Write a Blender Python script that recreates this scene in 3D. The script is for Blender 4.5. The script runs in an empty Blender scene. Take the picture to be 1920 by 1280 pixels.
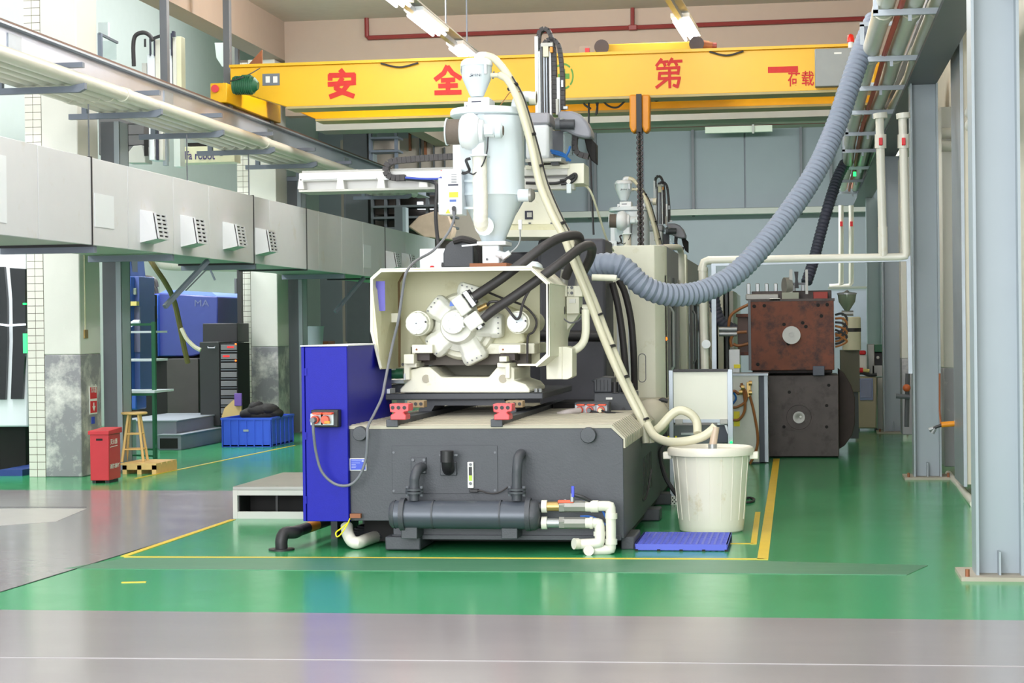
import bpy, bmesh, math, random
from math import radians, sin, cos, pi, tan, atan
from mathutils import Vector, Matrix
random.seed(7)
SC = bpy.context.scene
COL = SC.collection

# ------------------------------------------------------------------ camera
FP = 3500.0                       # focal length in pixels of a 1920 px wide frame
CAMH = 1.6
VPX, VPY = 1500.0, 610.0          # where lines running down the hall meet
ROLL = 0.0118
def basis(yaw, pitch):
    fw = Vector((-sin(yaw)*cos(pitch), cos(yaw)*cos(pitch), -sin(pitch)))
    rt = Vector((cos(yaw), sin(yaw), 0)); up = rt.cross(fw)
    U = up*cos(ROLL) + rt*sin(ROLL); R = rt*cos(ROLL) - up*sin(ROLL)
    return fw, R, U
yaw = atan((VPX-960)/FP); pitch = atan(23.6/FP)
for _ in range(20):
    fw, R, U = basis(yaw, pitch)
    y = Vector((0, 1, 0)); px = 960 + FP*y.dot(R)/y.dot(fw); py = 640 - FP*y.dot(U)/y.dot(fw)
    yaw += (VPX-px)/FP*0.9; pitch += (VPY-py)/FP*-0.9
FW, R, U = basis(yaw, pitch)
CAM = Vector((0, 0, CAMH))
cam_data = bpy.data.cameras.new('camera'); cam_data.sensor_width = 36; cam_data.lens = FP/1920*36
cam_data.clip_start = 0.1; cam_data.clip_end = 300
camera = bpy.data.objects.new('camera', cam_data); COL.objects.link(camera)
camera.matrix_world = Matrix.Translation(CAM) @ Matrix((R, U, -FW)).transposed().to_4x4()
SC.camera = camera
def ray(px, py): return FW*FP + R*(px-960) + U*(640-py)
def P(px, py, Y):                 # point at hall depth Y
    d = ray(px, py); return CAM + d*(Y/d.y)
def F(px, py, z=0.0):             # point at height z
    d = ray(px, py); return CAM + d*((z-CAMH)/d.z)
def PX(px, py, X):                # point at side position X
    d = ray(px, py); return CAM + d*(X/d.x)
def S(Y): return Y/FP*1.0         # metres per pixel at depth Y (about)

# ------------------------------------------------------------------ world, lights, exposure
w = bpy.data.worlds.new('world'); SC.world = w; w.use_nodes = True
bg = w.node_tree.nodes['Background']; bg.inputs[0].default_value = (0.93, 0.97, 1.0, 1); bg.inputs[1].default_value = 1.45
def area(name, loc, sx, sy, power, rot=(0, 0, 0), color=(0.97, 0.98, 1.0)):
    l = bpy.data.lights.new(name, 'AREA'); l.shape = 'RECTANGLE'; l.size = sx; l.size_y = sy; l.energy = power; l.color = color
    o = bpy.data.objects.new(name, l); COL.objects.link(o); o.location = loc; o.rotation_euler = rot; return o
LAMP_Z = 5.5
def point(name, loc, power, r=0.35, color=(1.0, 0.985, 0.96)):
    l = bpy.data.lights.new(name, 'POINT'); l.energy = power; l.shadow_soft_size = r; l.color = color
    o = bpy.data.objects.new(name, l); COL.objects.link(o); o.location = loc
for X in (-5.4, -1.6):
    area('tube_row_light', (X, 2, 6.2), 0.5, 20, 430)
    for Y in (14, 19, 24): point('tube_lamp_light', (X, Y, 6.05), 165)
area('aisle_wall_fill', (-9.0, 22, 7.7), 0.6, 26, 560, (0, radians(42), 0))  # added lamp, tilted to brighten the pale left wall
area('rear_wall_fill', (-2.2, 36.5, 6.1), 7, 0.6, 620, (radians(35), 0, 0))  # added lamp hidden behind the gable, brightens the back wall
area('front_daylight_fill', (-4, -6, 3.2), 12, 5.5, 1750, (radians(90), 0, 0), (0.96, 0.98, 1.0))  # added fill for daylight from behind the camera; no gate is modelled
area('aisle_machine_fill', (-9.4, 24, 3.9), 0.5, 12, 330)  # added lamp, lifts the blue machines in the side aisle
SC.view_settings.view_transform = 'Standard'; SC.view_settings.look = 'None'
SC.view_settings.gamma = 1.0; SC.view_settings.use_curve_mapping = False
SC.view_settings.exposure = 0.36

# ------------------------------------------------------------------ materials
def lin(c):
    return tuple(((v/255)/12.92 if v/255 <= 0.04045 else ((v/255+0.055)/1.055)**2.4) for v in c)
MATS = {}
def mat(name, rgb, rough=0.5, metal=0.0, var=0.08, scale=6.0, bump=0.0, emit=0.0, alpha=1.0, trans=0.0, dirt=None, dirt_amt=0.0, dirt_scale=3.0, coat=0.0, spec=0.5):
    if name in MATS: return MATS[name]
    m = bpy.data.materials.new(name); m.use_nodes = True; nt = m.node_tree; N = nt.nodes; L = nt.links
    b = N['Principled BSDF']; c = lin(rgb)
    b.inputs['Roughness'].default_value = rough; b.inputs['Metallic'].default_value = metal
    b.inputs['Specular IOR Level'].default_value = spec
    if coat: b.inputs['Coat Weight'].default_value = coat; b.inputs['Coat Roughness'].default_value = 0.15
    tc = N.new('ShaderNodeTexCoord'); nz = N.new('ShaderNodeTexNoise')
    nz.inputs['Scale'].default_value = scale; nz.inputs['Detail'].default_value = 5
    L.new(tc.outputs['Object'], nz.inputs['Vector'])
    mx = N.new('ShaderNodeMix'); mx.data_type = 'RGBA'
    mx.inputs[6].default_value = tuple(max(0, v*(1-var)) for v in c)+(1,); mx.inputs[7].default_value = tuple(min(1, v*(1+var)) for v in c)+(1,)
    L.new(nz.outputs[0], mx.inputs[0]); out = mx.outputs[2]
    if dirt is not None:
        n2 = N.new('ShaderNodeTexNoise'); n2.inputs['Scale'].default_value = dirt_scale; n2.inputs['Detail'].default_value = 8; n2.inputs['Roughness'].default_value = 0.7
        L.new(tc.outputs['Object'], n2.inputs['Vector'])
        rp = N.new('ShaderNodeValToRGB'); rp.color_ramp.elements[0].position = 0.62-dirt_amt*0.4; rp.color_ramp.elements[1].position = 0.78-dirt_amt*0.3
        L.new(n2.outputs[0], rp.inputs[0]); m2 = N.new('ShaderNodeMix'); m2.data_type = 'RGBA'
        L.new(rp.outputs[0], m2.inputs[0]); L.new(out, m2.inputs[6]); m2.inputs[7].default_value = lin(dirt)+(1,); out = m2.outputs[2]
    L.new(out, b.inputs['Base Color'])
    if bump:
        bp = N.new('ShaderNodeBump'); bp.inputs['Strength'].default_value = bump; bp.inputs['Distance'].default_value = 0.01
        n3 = N.new('ShaderNodeTexNoise'); n3.inputs['Scale'].default_value = scale*8; L.new(tc.outputs['Object'], n3.inputs['Vector'])
        L.new(n3.outputs[0], bp.inputs['Height']); L.new(bp.outputs[0], b.inputs['Normal'])
    if emit: b.inputs['Emission Color'].default_value = c+(1,); b.inputs['Emission Strength'].default_value = emit
    if trans: b.inputs['Transmission Weight'].default_value = trans; b.inputs['IOR'].default_value = 1.3
    if alpha < 1: b.inputs['Alpha'].default_value = alpha
    MATS[name] = m; return m
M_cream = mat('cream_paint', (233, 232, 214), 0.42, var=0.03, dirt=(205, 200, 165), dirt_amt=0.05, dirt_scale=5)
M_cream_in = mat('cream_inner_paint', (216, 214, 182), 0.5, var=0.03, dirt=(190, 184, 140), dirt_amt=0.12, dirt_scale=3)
M_motor = mat('ivory_casting', (228, 229, 219), 0.4, var=0.03, bump=0.1)
M_white = mat('white_paint', (226, 231, 236), 0.38, var=0.02)
M_hopper = mat('pale_hopper_paint', (213, 224, 230), 0.35, var=0.02)
M_dark = mat('charcoal_paint', (64, 67, 73), 0.5, var=0.10, scale=10, bump=0.12)
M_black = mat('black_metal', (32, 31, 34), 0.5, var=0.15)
M_void = mat('black_and_shade', (24, 22, 22), 0.8, var=0.2)  # plain black for dark parts, also stands in for shade in gaps
M_rubber = mat('black_rubber', (52, 49, 50), 0.55, var=0.2, scale=12)
M_cable = mat('black_cable', (48, 48, 52), 0.5)
M_gcable = mat('grey_cable', (110, 112, 118), 0.5)
M_blue = mat('royal_blue_paint', (15, 20, 152), 0.45, var=0.08, scale=30, bump=0.1, spec=0.25)
M_lblue = mat('machine_blue', (58, 98, 190), 0.45, var=0.08)
M_dblue = mat('machine_deep_blue', (50, 62, 130), 0.4, var=0.08)
M_crate = mat('crate_blue', (42, 82, 205), 0.45, var=0.05)
M_tray = mat('tray_blue', (76, 88, 196), 0.45, var=0.05)
M_label = mat('label_blue', (40, 70, 190), 0.4)
M_purple = mat('faded_blue_sticker', (92, 88, 180), 0.5)
M_yellow = mat('crane_yellow', (234, 181, 10), 0.4, var=0.04, scale=3)
M_ypaint = mat('yellow_line_paint', (218, 185, 50), 0.45, var=0.1, dirt=(60, 140, 90), dirt_amt=0.02, dirt_scale=12)
M_orange = mat('orange_paint', (222, 140, 25), 0.45, var=0.1)
M_red = mat('sign_red', (215, 40, 48), 0.5, var=0.06)
M_binred = mat('bin_red', (190, 42, 52), 0.4, var=0.06)
M_char = mat('painted_red', (205, 34, 24), 0.6, var=0.15, scale=20)
M_orred = mat('socket_orange', (226, 78, 40), 0.35)
M_gal = mat('galvanised_steel', (158, 166, 174), 0.4, 0.4, var=0.12, scale=9)
M_galr = mat('runway_web_steel', (186, 192, 206), 0.3, 0.5, var=0.12, scale=2)
M_steel = mat('bright_steel', (158, 162, 164), 0.38, 0.6, var=0.08)
M_stainless = mat('brushed_stainless', (150, 150, 145), 0.42, 0.4, var=0.1)
M_grey = mat('column_grey_paint', (152, 163, 170), 0.4, var=0.04, scale=3)
M_greyd = mat('column_dark_grey_paint', (96, 100, 106), 0.45, var=0.06)
M_bracket = mat('bracket_grey', (112, 120, 134), 0.5, var=0.08)
M_pvc = mat('white_pvc', (216, 214, 202), 0.3, var=0.04, dirt=(200, 188, 160), dirt_amt=0.04)
M_hose = mat('ribbed_grey_hose', (130, 140, 158), 0.55, var=0.06)
M_hosed = mat('ribbed_dark_hose', (84, 86, 104), 0.55, var=0.06)
M_tubing = mat('cream_tubing', (205, 202, 178), 0.35, var=0.05)
M_brass = mat('brass', (178, 150, 96), 0.35, 0.7)
M_copper = mat('copper_hose', (150, 96, 52), 0.45)
M_wood = mat('pale_wood', (218, 180, 116), 0.5, var=0.12, scale=14)
M_green = mat('green_steel_paint', (32, 98, 66), 0.45, var=0.08)
M_mgreen = mat('motor_green', (34, 92, 62), 0.5, var=0.1)
M_conc = mat('white_plaster', (216, 216, 208), 0.7, var=0.03, bump=0.08)
M_tile = mat('white_wall_tile', (222, 220, 210), 0.25, var=0.02)
M_grout = mat('brown_grout', (120, 110, 98), 0.8)
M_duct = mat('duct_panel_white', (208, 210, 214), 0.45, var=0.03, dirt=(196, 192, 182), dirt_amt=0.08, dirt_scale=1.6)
M_beige = mat('beige_plaster', (170, 153, 139), 0.8, var=0.03, bump=0.05)
M_beamw = mat('grey_white_plaster', (190, 190, 184), 0.7, var=0.05)
M_pale = mat('pale_wall_paint', (212, 222, 218), 0.7, var=0.03)
M_bwall = mat('grey_wall_panel', (134, 146, 152), 0.5, var=0.05, scale=2)
M_bwall2 = mat('grey_lower_wall', (150, 158, 166), 0.5, var=0.05, scale=2)
M_pipe = mat('maroon_pipe', (122, 42, 40), 0.45)
M_rust = mat('rusty_mould_plate', (116, 66, 48), 0.65, 0.1, var=0.25, scale=7, dirt=(64, 46, 46), dirt_amt=0.4, dirt_scale=6, bump=0.15)
M_oldsteel = mat('oily_mould_steel', (74, 66, 64), 0.5, 0.3, var=0.3, scale=6, dirt=(50, 42, 40), dirt_amt=0.3, dirt_scale=5)
M_filter = mat('brown_filter_mesh', (104, 94, 86), 0.8, var=0.15, scale=60)
M_binw = mat('white_barrel_plastic', (226, 222, 208), 0.4, var=0.03, dirt=(196, 180, 140), dirt_amt=0.04, dirt_scale=4)
M_glass = mat('clear_plastic', (220, 228, 228), 0.08, trans=0.9, var=0.0)
M_dglass = mat('dark_machine_window', (38, 40, 44), 0.08, var=0.1)
M_pink = mat('pinkish_bumper', (222, 84, 90), 0.45)
M_tube = mat('fluorescent_tube', (255, 252, 255), 0.3, emit=9.0)
M_led = mat('green_led', (20, 255, 90), 0.3, emit=3.0)
M_ledo = mat('orange_led', (255, 90, 20), 0.3, emit=3.0)
M_win = mat('daylit_pane', (235, 245, 255), 0.3, emit=1.6)
M_screen = mat('screen_glass', (56, 74, 112), 0.2)
M_yel = mat('warning_yellow', (240, 226, 20), 0.45)
M_paper = mat('paper_white', (232, 232, 228), 0.6)
M_inkd = mat('dark_print', (50, 52, 70), 0.6)
M_cardb = mat('kraft_cardboard', (206, 178, 120), 0.7)
M_dusty = mat('dusty_top_cover', (176, 170, 152), 0.55, var=0.1, scale=8)
M_brown = mat('brown_bracket_paint', (140, 84, 52), 0.6)
M_purp = mat('purple_plastic', (112, 84, 160), 0.5)
M_aislew = mat('rear_shop_wall', (176, 164, 152), 0.7, var=0.05)
M_shade = mat('dark_grey_panel', (84, 88, 92), 0.6, var=0.1)

# ------------------------------------------------------------------ mesh building
ORG = {}
class MB:
    def __init__(s): s.b = bmesh.new()
    def hexa(s, c):
        v = [s.b.verts.new(p) for p in c]
        for f in ((0,1,2,3),(7,6,5,4),(0,4,5,1),(1,5,6,2),(2,6,7,3),(3,7,4,0)):
            s.b.faces.new([v[i] for i in f])
        return s
    def box(s, x0, x1, y0, y1, z0, z1):
        return s.hexa([(x0,y0,z0),(x0,y1,z0),(x1,y1,z0),(x1,y0,z0),(x0,y0,z1),(x0,y1,z1),(x1,y1,z1),(x1,y0,z1)])
    def pb(s, a, b, c, d, Y, dep):          # box whose front shows at pixels (a,b)-(c,d) at depth Y
        mx, my = (a+c)/2, (b+d)/2
        p = P(a, my, Y); q = P(c, my, Y); t = P(mx, b, Y); u = P(mx, d, Y)
        return s.box(p.x, q.x, Y, Y+dep, u.z, t.z)
    def obox(s, cen, ax, ay, az):           # oriented box from centre and three half vectors
        cen, ax, ay, az = map(Vector, (cen, ax, ay, az))
        return s.hexa([cen-ax-ay-az, cen-ax+ay-az, cen+ax+ay-az, cen+ax-ay-az, cen-ax-ay+az, cen-ax+ay+az, cen+ax+ay+az, cen+ax-ay+az])
    def bar(s, a, b, w, h=None, up=(0,0,1)):  # rectangular bar from a to b
        a, b = Vector(a), Vector(b); h = h or w; d = (b-a); L = d.length; d.normalize()
        up = Vector(up)
        if abs(d.dot(up)) > 0.95: up = Vector((0,1,0))
        x = d.cross(up).normalized(); z = x.cross(d)
        return s.obox((a+b)/2, x*w/2, d*L/2, z*h/2)
    def prism(s, pts, y0, y1):              # pts (x,z) outline extruded along Y
        n = len(pts); f = [s.b.verts.new((p[0], y0, p[1])) for p in pts]; k = [s.b.verts.new((p[0], y1, p[1])) for p in pts]
        s.b.faces.new(f); s.b.faces.new(k[::-1])
        for i in range(n): s.b.faces.new((f[i], k[i], k[(i+1) % n], f[(i+1) % n]))
        return s
    def pprism(s, pts, Y, dep):             # outline given in pixels at depth Y
        return s.prism([(P(a, b, Y).x, P(a, b, Y).z) for a, b in pts], Y, Y+dep)
    def loops(s, rings, cap=True, closed=False):
        vs = [[s.b.verts.new(p) for p in r] for r in rings]; n = len(vs[0])
        for i in range(len(vs)-(0 if closed else 1)):
            a, b = vs[i], vs[(i+1) % len(vs)]
            for j in range(n): s.b.faces.new((a[j], a[(j+1) % n], b[(j+1) % n], b[j]))
        if cap and not closed: s.b.faces.new(vs[0][::-1]); s.b.faces.new(vs[-1])
        return s
    def cyl(s, a, b, r, r2=None, seg=20):
        a, b = Vector(a), Vector(b); r2 = r if r2 is None else r2
        d = (b-a).normalized(); x = d.orthogonal().normalized(); y = d.cross(x)
        ring = lambda c, q: [c + x*q*cos(2*pi*i/seg) + y*q*sin(2*pi*i/seg) for i in range(seg)]
        return s.loops([ring(a, r), ring(b, r2)])
    def lathe(s, cen, prof, axis=(0,0,1), seg=28):  # prof: (radius, distance along axis)
        cen = Vector(cen); d = Vector(axis).normalized(); x = d.orthogonal().normalized(); y = d.cross(x)
        return s.loops([[cen + d*h + x*r*cos(2*pi*i/seg) + y*r*sin(2*pi*i/seg) for i in range(seg)] for r, h in prof])
    def tube(s, pts, r, seg=10, rf=None, smooth=0, flat=None):
        pts = [Vector(p) for p in pts]
        if smooth: pts = catmull(pts, smooth)
        x = None; rings = []
        for i, p in enumerate(pts):
            t = (pts[min(i+1, len(pts)-1)] - pts[max(i-1, 0)]).normalized()
            if x is None: x = t.orthogonal().normalized()
            x = (x - t*x.dot(t)).normalized(); y = t.cross(x); q = rf(i) if rf else r
            rings.append([p + x*q*cos(2*pi*k/seg) + y*q*sin(2*pi*k/seg) for k in range(seg)])
        return s.loops(rings)
    def ball(s, c, r, sx=1, sy=1, sz=1, n=12):
        rings = []; c = Vector(c)
        for i in range(1, n):
            a = pi*i/n; rings.append([c + Vector((r*sx*sin(a)*cos(2*pi*k/(2*n)), r*sy*sin(a)*sin(2*pi*k/(2*n)), r*sz*cos(a))) for k in range(2*n)])
        return s.loops(rings)
    def build(s, name, m, parent=None, bevel=0.0, smooth=True, **tags):
        bmesh.ops.recalc_face_normals(s.b, faces=s.b.faces)
        me = bpy.data.meshes.new(name); org = Vector((0,0,0))
        if parent is None:
            vs = [v.co for v in s.b.verts]
            if vs:
                org = Vector(((min(v.x for v in vs)+max(v.x for v in vs))/2, (min(v.y for v in vs)+max(v.y for v in vs))/2, min(v.z for v in vs)))
                bmesh.ops.translate(s.b, verts=s.b.verts, vec=-org)
        s.b.to_mesh(me); s.b.free(); me.materials.append(m)
        if smooth: me.shade_smooth(); me.set_sharp_from_angle(angle=radians(38))
        o = bpy.data.objects.new(name, me); COL.objects.link(o); ORG[o.name] = org; o.location = org
        if parent is not None: attach(o, parent)
        if bevel:
            bv = o.modifiers.new('bevel', 'BEVEL'); bv.width = bevel; bv.segments = 2; bv.limit_method = 'ANGLE'; bv.angle_limit = radians(40)
        for k, v in tags.items(): o[k] = v
        return o
def attach(o, parent):
    o.parent = parent; o.matrix_parent_inverse = Matrix.Translation(-ORG[parent.name])
def catmull(p, n):
    out = []; q = [p[0]*2-p[1]] + p + [p[-1]*2-p[-2]]
    for i in range(1, len(q)-2):
        for k in range(n):
            t = k/n; a, b, c, d = q[i-1], q[i], q[i+1], q[i+2]
            out.append(0.5*((2*b) + (c-a)*t + (2*a-5*b+4*c-d)*t*t + (3*b-a-3*c+d)*t**3))
    out.append(p[-1]); return out
def thing(name, label, cat, loc, group=None, **k):
    o = bpy.data.objects.new(name, None); COL.objects.link(o); o.location = loc; o.empty_display_size = 0.1
    ORG[o.name] = Vector(loc); o['label'] = label; o['category'] = cat
    if group: o['group'] = group
    return o
def tag(o, label, cat, group=None):
    o['label'] = label; o['category'] = cat
    if group: o['group'] = group
    return o
def kids(o): return [c for c in bpy.data.objects if c.parent == o]
def copy_tree(o, parent=None, off=(0,0,0), first=True):
    c = o.copy(); COL.objects.link(c); ORG[c.name] = ORG[o.name] + Vector(off)
    if first: c.location = o.location + Vector(off)
    else: mi = o.matrix_parent_inverse.copy(); c.parent = parent; c.matrix_parent_inverse = mi
    for ch in kids(o): copy_tree(ch, c, off, False)
    return c
def share(o, parent, loc, name=None):    # a repeat of a small piece sharing its mesh; loc is a world offset
    c = o.copy(); COL.objects.link(c); mi = o.matrix_parent_inverse.copy(); c.parent = parent; c.matrix_parent_inverse = mi; ORG[c.name] = Vector((0,0,0)); c.location = Vector(loc); return c
def textmesh(body, offset=0.0):
    cu = bpy.data.curves.new('lettering', 'FONT'); cu.body = body; cu.offset = offset; cu.extrude = 0.0; cu.resolution_u = 3
    ob = bpy.data.objects.new('lettering_tmp', cu); COL.objects.link(ob)
    dg = bpy.context.evaluated_depsgraph_get(); dg.update(); me = bpy.data.meshes.new_from_object(ob.evaluated_get(dg))
    bpy.data.objects.remove(ob); return me
def text_on(body, o, ux, uz, m, parent, name='lettering', offset=0.0, flip=False):
    """flat letters filling the rectangle o + a*ux + b*uz"""
    me = textmesh(body, offset); vs = [v.co.copy() for v in me.vertices]
    if not vs: return None
    x0, x1 = min(v.x for v in vs), max(v.x for v in vs); y0, y1 = min(v.y for v in vs), max(v.y for v in vs)
    o, ux, uz = Vector(o), Vector(ux), Vector(uz)
    for v, c in zip(me.vertices, vs): v.co = o + ux*((c.x-x0)/(x1-x0)) + uz*((c.y-y0)/max(y1-y0, 1e-6))
    me.materials.clear(); me.materials.append(m)
    ob = bpy.data.objects.new(name, me); COL.objects.link(ob); ORG[ob.name] = Vector((0,0,0)); attach(ob, parent); return ob
def text_px(body, a, b, c, d, Y, m, parent, name='lettering', offset=0.0):
    o = P(a, d, Y); return text_on(body, o, P(c, d, Y)-o, P(a, b, Y)-o, m, parent, name, offset)
# ================================================================== SETTING
def kindset(o, k='structure'): o['kind'] = k; return o
# floor
M_floor = bpy.data.materials.new('green_epoxy'); M_floor.use_nodes = True
def floor_mat(m, c1, c2, wear, rough=(0.10, 0.26), wamt=0.62, streak=False):
    nt = m.node_tree; N = nt.nodes; L = nt.links; b = N['Principled BSDF']
    tc = N.new('ShaderNodeTexCoord'); mp = N.new('ShaderNodeMapping'); L.new(tc.outputs['Object'], mp.inputs[0])
    mp.inputs['Scale'].default_value = (0.35, 1.0, 1) if streak else (1, 1, 1)
    n1 = N.new('ShaderNodeTexNoise'); n1.inputs['Scale'].default_value = 0.8; n1.inputs['Detail'].default_value = 6; L.new(mp.outputs[0], n1.inputs['Vector'])
    n2 = N.new('ShaderNodeTexNoise'); n2.inputs['Scale'].default_value = 2.2; n2.inputs['Detail'].default_value = 10; n2.inputs['Roughness'].default_value = 0.75; L.new(mp.outputs[0], n2.inputs['Vector'])
    mx = N.new('ShaderNodeMix'); mx.data_type = 'RGBA'; mx.inputs[6].default_value = lin(c1)+(1,); mx.inputs[7].default_value = lin(c2)+(1,); L.new(n1.outputs[0], mx.inputs[0])
    rp = N.new('ShaderNodeValToRGB'); rp.color_ramp.elements[0].position = wamt; rp.color_ramp.elements[1].position = wamt+0.12; L.new(n2.outputs[0], rp.inputs[0])
    m2 = N.new('ShaderNodeMix'); m2.data_type = 'RGBA'; L.new(rp.outputs[0], m2.inputs[0]); L.new(mx.outputs[2], m2.inputs[6]); m2.inputs[7].default_value = lin(wear)+(1,)
    L.new(m2.outputs[2], b.inputs['Base Color'])
    mr = N.new('ShaderNodeMapRange'); mr.inputs[3].default_value = rough[0]; mr.inputs[4].default_value = rough[1]; L.new(n2.outputs[0], mr.inputs[0]); L.new(mr.outputs[0], b.inputs['Roughness'])
    bp = N.new('ShaderNodeBump'); bp.inputs['Strength'].default_value = 0.08; bp.inputs['Distance'].default_value = 0.01; L.new(n1.outputs[0], bp.inputs['Height']); L.new(bp.outputs[0], b.inputs['Normal'])
floor_mat(M_floor, (46, 144, 88), (64, 162, 106), (96, 168, 128), wamt=0.66)
M_path = bpy.data.materials.new('grey_epoxy'); M_path.use_nodes = True
floor_mat(M_path, (136, 130, 132), (150, 144, 146), (170, 167, 168), wamt=0.66, streak=True)
M_worn = bpy.data.materials.new('worn_green_epoxy'); M_worn.use_nodes = True
floor_mat(M_worn, (52, 122, 84), (84, 126, 102), (112, 134, 120), rough=(0.3, 0.5), wamt=0.6, streak=True)
floor = kindset(MB().box(-13, 4, -9, 48, -0.3, 0).build('floor', M_floor, smooth=False))
def patch(name, poly, m, z=0.002):           # poly in floor metres
    b = MB(); vs = [b.b.verts.new((x, y, z)) for x, y in poly]; lo = [b.b.verts.new((x, y, -0.01)) for x, y in poly]
    b.b.faces.new(vs); n = len(vs)
    for i in range(n): b.b.faces.new((vs[i], vs[(i+1) % n], lo[(i+1) % n], lo[i]))
    return b.build(name, m, floor, smooth=False)
f2 = lambda a, b: (F(a, b).x, F(a, b).y)
ya = F(960, 1155).y
patch('grey_path', [(-13, -9), (4, -9), (4, F(1900, 1162).y), f2(960, 1153), (-13, F(10, 1148).y)], M_path)
yb = F(200, 921).y; la, lb = F(0, 1110), F(435, 975)
patch('grey_path', [(la.x-3, la.y-0.2), (la.x, la.y), (lb.x, lb.y), (F(470, 921).x, yb+0.1), (-13, yb+0.2), (-13, la.y-1)], M_path)
yc, yd = F(700, 1068).y, F(700, 1047).y
patch('worn_strip', [f2(120, 1066), f2(1000, 1072), f2(1700, 1078), f2(1740, 1060), f2(1350, 1050), f2(600, 1046), f2(240, 1046)], M_worn, 0.003)
def line(pts, w, m=M_ypaint, z=0.004):
    for (a, b), (c, d) in zip(pts[:-1], pts[1:]):
        p, q = F(a, b), F(c, d); t = (q-p).normalized(); n = Vector((-t.y, t.x, 0))*w/2
        patch('floor_line', [(p+n)[:2], (p-n)[:2], (q-n)[:2], (q+n)[:2]], m, z)
line([(232, 1043), (437, 974)], 0.05)
line([(234, 1044), (1432, 1048)], 0.035)
line([(1430, 1049), (1456, 860)], 0.075)
line([(1412, 1019), (1368, 1019)], 0.03); line([(1413, 1020), (1421, 960)], 0.045)
line([(228, 1092), (274, 1091)], 0.03)
patch('pale_floor_plate', [f2(-60, 954), f2(162, 954), f2(105, 978), f2(-60, 990)], mat('floor_plate_pale', (176, 172, 168), 0.3), 0.0035)
line([(255, 897), (552, 835)], 0.035)
line([(0, 951), (162, 951)], 0.02, M_black); line([(0, 1110), (435, 976)], 0.012, M_black, 0.003)
line([(0, 1233), (960, 1240)], 0.006, mat('pale_joint', (160, 156, 158)), 0.0045); line([(960, 1240), (1920, 1250)], 0.006, mat('pale_joint', (160, 156, 158)), 0.0045)

# walls and ceiling
kindset(MB().box(-7.85, 4, -5, 28.4, 6.4, 6.6).box(-13, -8.1, -5, 48, 8.0, 8.2).box(-7.85, 4, 28.4, 48, 6.4, 6.6).build('ceiling', mat('ceiling_plaster', (198, 190, 180), 0.8), smooth=False))
wl = kindset(MB().box(-12.3, -12, 10, 48, 0, 8.0).build('wall_left', M_pale, smooth=False))
wb = kindset(MB().box(-13, 4, 46.0, 46.3, 0, 7.2).build('wall_back', M_bwall2, smooth=False))
def col_x(px, Y): return P(px, 600, Y).x
seams = [870, 950, 1035, 1114, 1210, 1303, 1400, 1505, 1560, 1640, 1720]
for a, b in zip(seams[:-1], seams[1:]):
    zt, zb = P(1300, 232, 46).z, P(1300, 392, 46).z
    MB().box(col_x(a, 46)+0.02, col_x(b, 46)-0.02, 45.9, 46, zb, zt+1).build('wall_panel', M_bwall, wb, smooth=False)
for s in (1108, 1120, 1303, 1505, 1561):
    MB().box(col_x(s-2.5, 45.8), col_x(s+2.5, 45.8), 45.7, 45.8, P(1300, 400, 46).z-0.1, P(1300, 232, 46).z+0.6).build('wall_post', M_greyd, wb, smooth=False)
kindset(MB().box(col_x(870, 45.5), 3, 45.5, 45.9, P(1300, 403, 45.5).z, P(1300, 392, 45.5).z).build('trim_2', M_beamw, smooth=False))
YG = 28.1
wg = kindset(MB().box(-7.85, 4, YG, YG+0.3, P(960, 205, YG).z, 6.4).build('wall_gable', M_beige, smooth=False))
g = kindset(MB().box(-7.3, 4, YG-0.25, YG+0.35, P(960, 238, YG).z, P(960, 207, YG).z).build('trim_1', M_beamw, smooth=False))
zl = P(890, 238, YG).z
kindset(MB().box(-8.2, -7.85, 8, 46, 5.8, 8.0).build('trim_3', M_beige, smooth=False))
kindset(MB().box(1.95, 2.2, 7, 46, 0, 7.2).build('wall_right', mat('wall_right_paint', (204, 202, 188), 0.6), smooth=False))
# rear shop wall seen left of the hopper, under the gable
rw = kindset(MB().box(P(640, 400, 42).x, P(905, 400, 42).x, 42, 42.3, 0, 6.0).build('wall_rear_shop', M_aislew, smooth=False))
kindset(MB().pb(645, 205, 690, 640, 41.2, 0.5).build('pillar_grey', M_greyd, bevel=0.01))
kindset(MB().pb(692, 215, 700, 420, 41.0, 0.4).build('pillar_narrow', M_grey, bevel=0.01))
for a, b, c, d, m in ((766, 248, 770, 282, M_brown), (766, 248, 786, 252, M_brown), (795, 262, 799, 290, M_brown), (795, 262, 815, 266, M_brown),
                      (786, 252, 788, 318, M_shade), (812, 268, 814, 318, M_shade), (832, 276, 834, 318, M_shade), (742, 235, 745, 318, M_shade)):
    MB().pb(a, b, c, d, 41.9, 0.09).build('wall_strip', m, rw, smooth=False)
MB().pb(740, 228, 900, 243, 41.6, 0.35).build('wall_beam', M_aislew, rw, smooth=False)
ut = thing('steel_shelf_tower', 'grey steel shelf tower far back left, above the end of the crane rail', 'shelving', P(722, 400, 39.5))
for a in (694, 742): MB().pb(a, 236, a+5, 735, 39.5, 0.12).build('upright', M_bracket, ut)
for y in (237, 256, 281, 330, 405): MB().pb(694, y, 747, y+4, 39.4, 0.5).build('shelf', M_bracket, ut)
MB().pb(700, 258, 742, 280, 39.8, 0.4).build('carton', M_aislew, ut)
MB().pb(650, 362, 692, 735, 39.0, 0.4).build('door_leaf', M_shade, tag(thing('grey_locker', 'dark grey locker beneath the white robot beam, far back left', 'locker', P(670, 470, 39)), 'dark grey locker beneath the white robot beam, far back left', 'locker'))
rk = thing('storage_rack', 'dark storage rack with a lit gap and sacks, seen under the white robot beam', 'shelving', P(770, 470, 38.5))
for a in (697, 722, 745, 800): MB().pb(a, 355, a+5, 730, 38.5, 0.15).build('upright', M_shade, rk)
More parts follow.
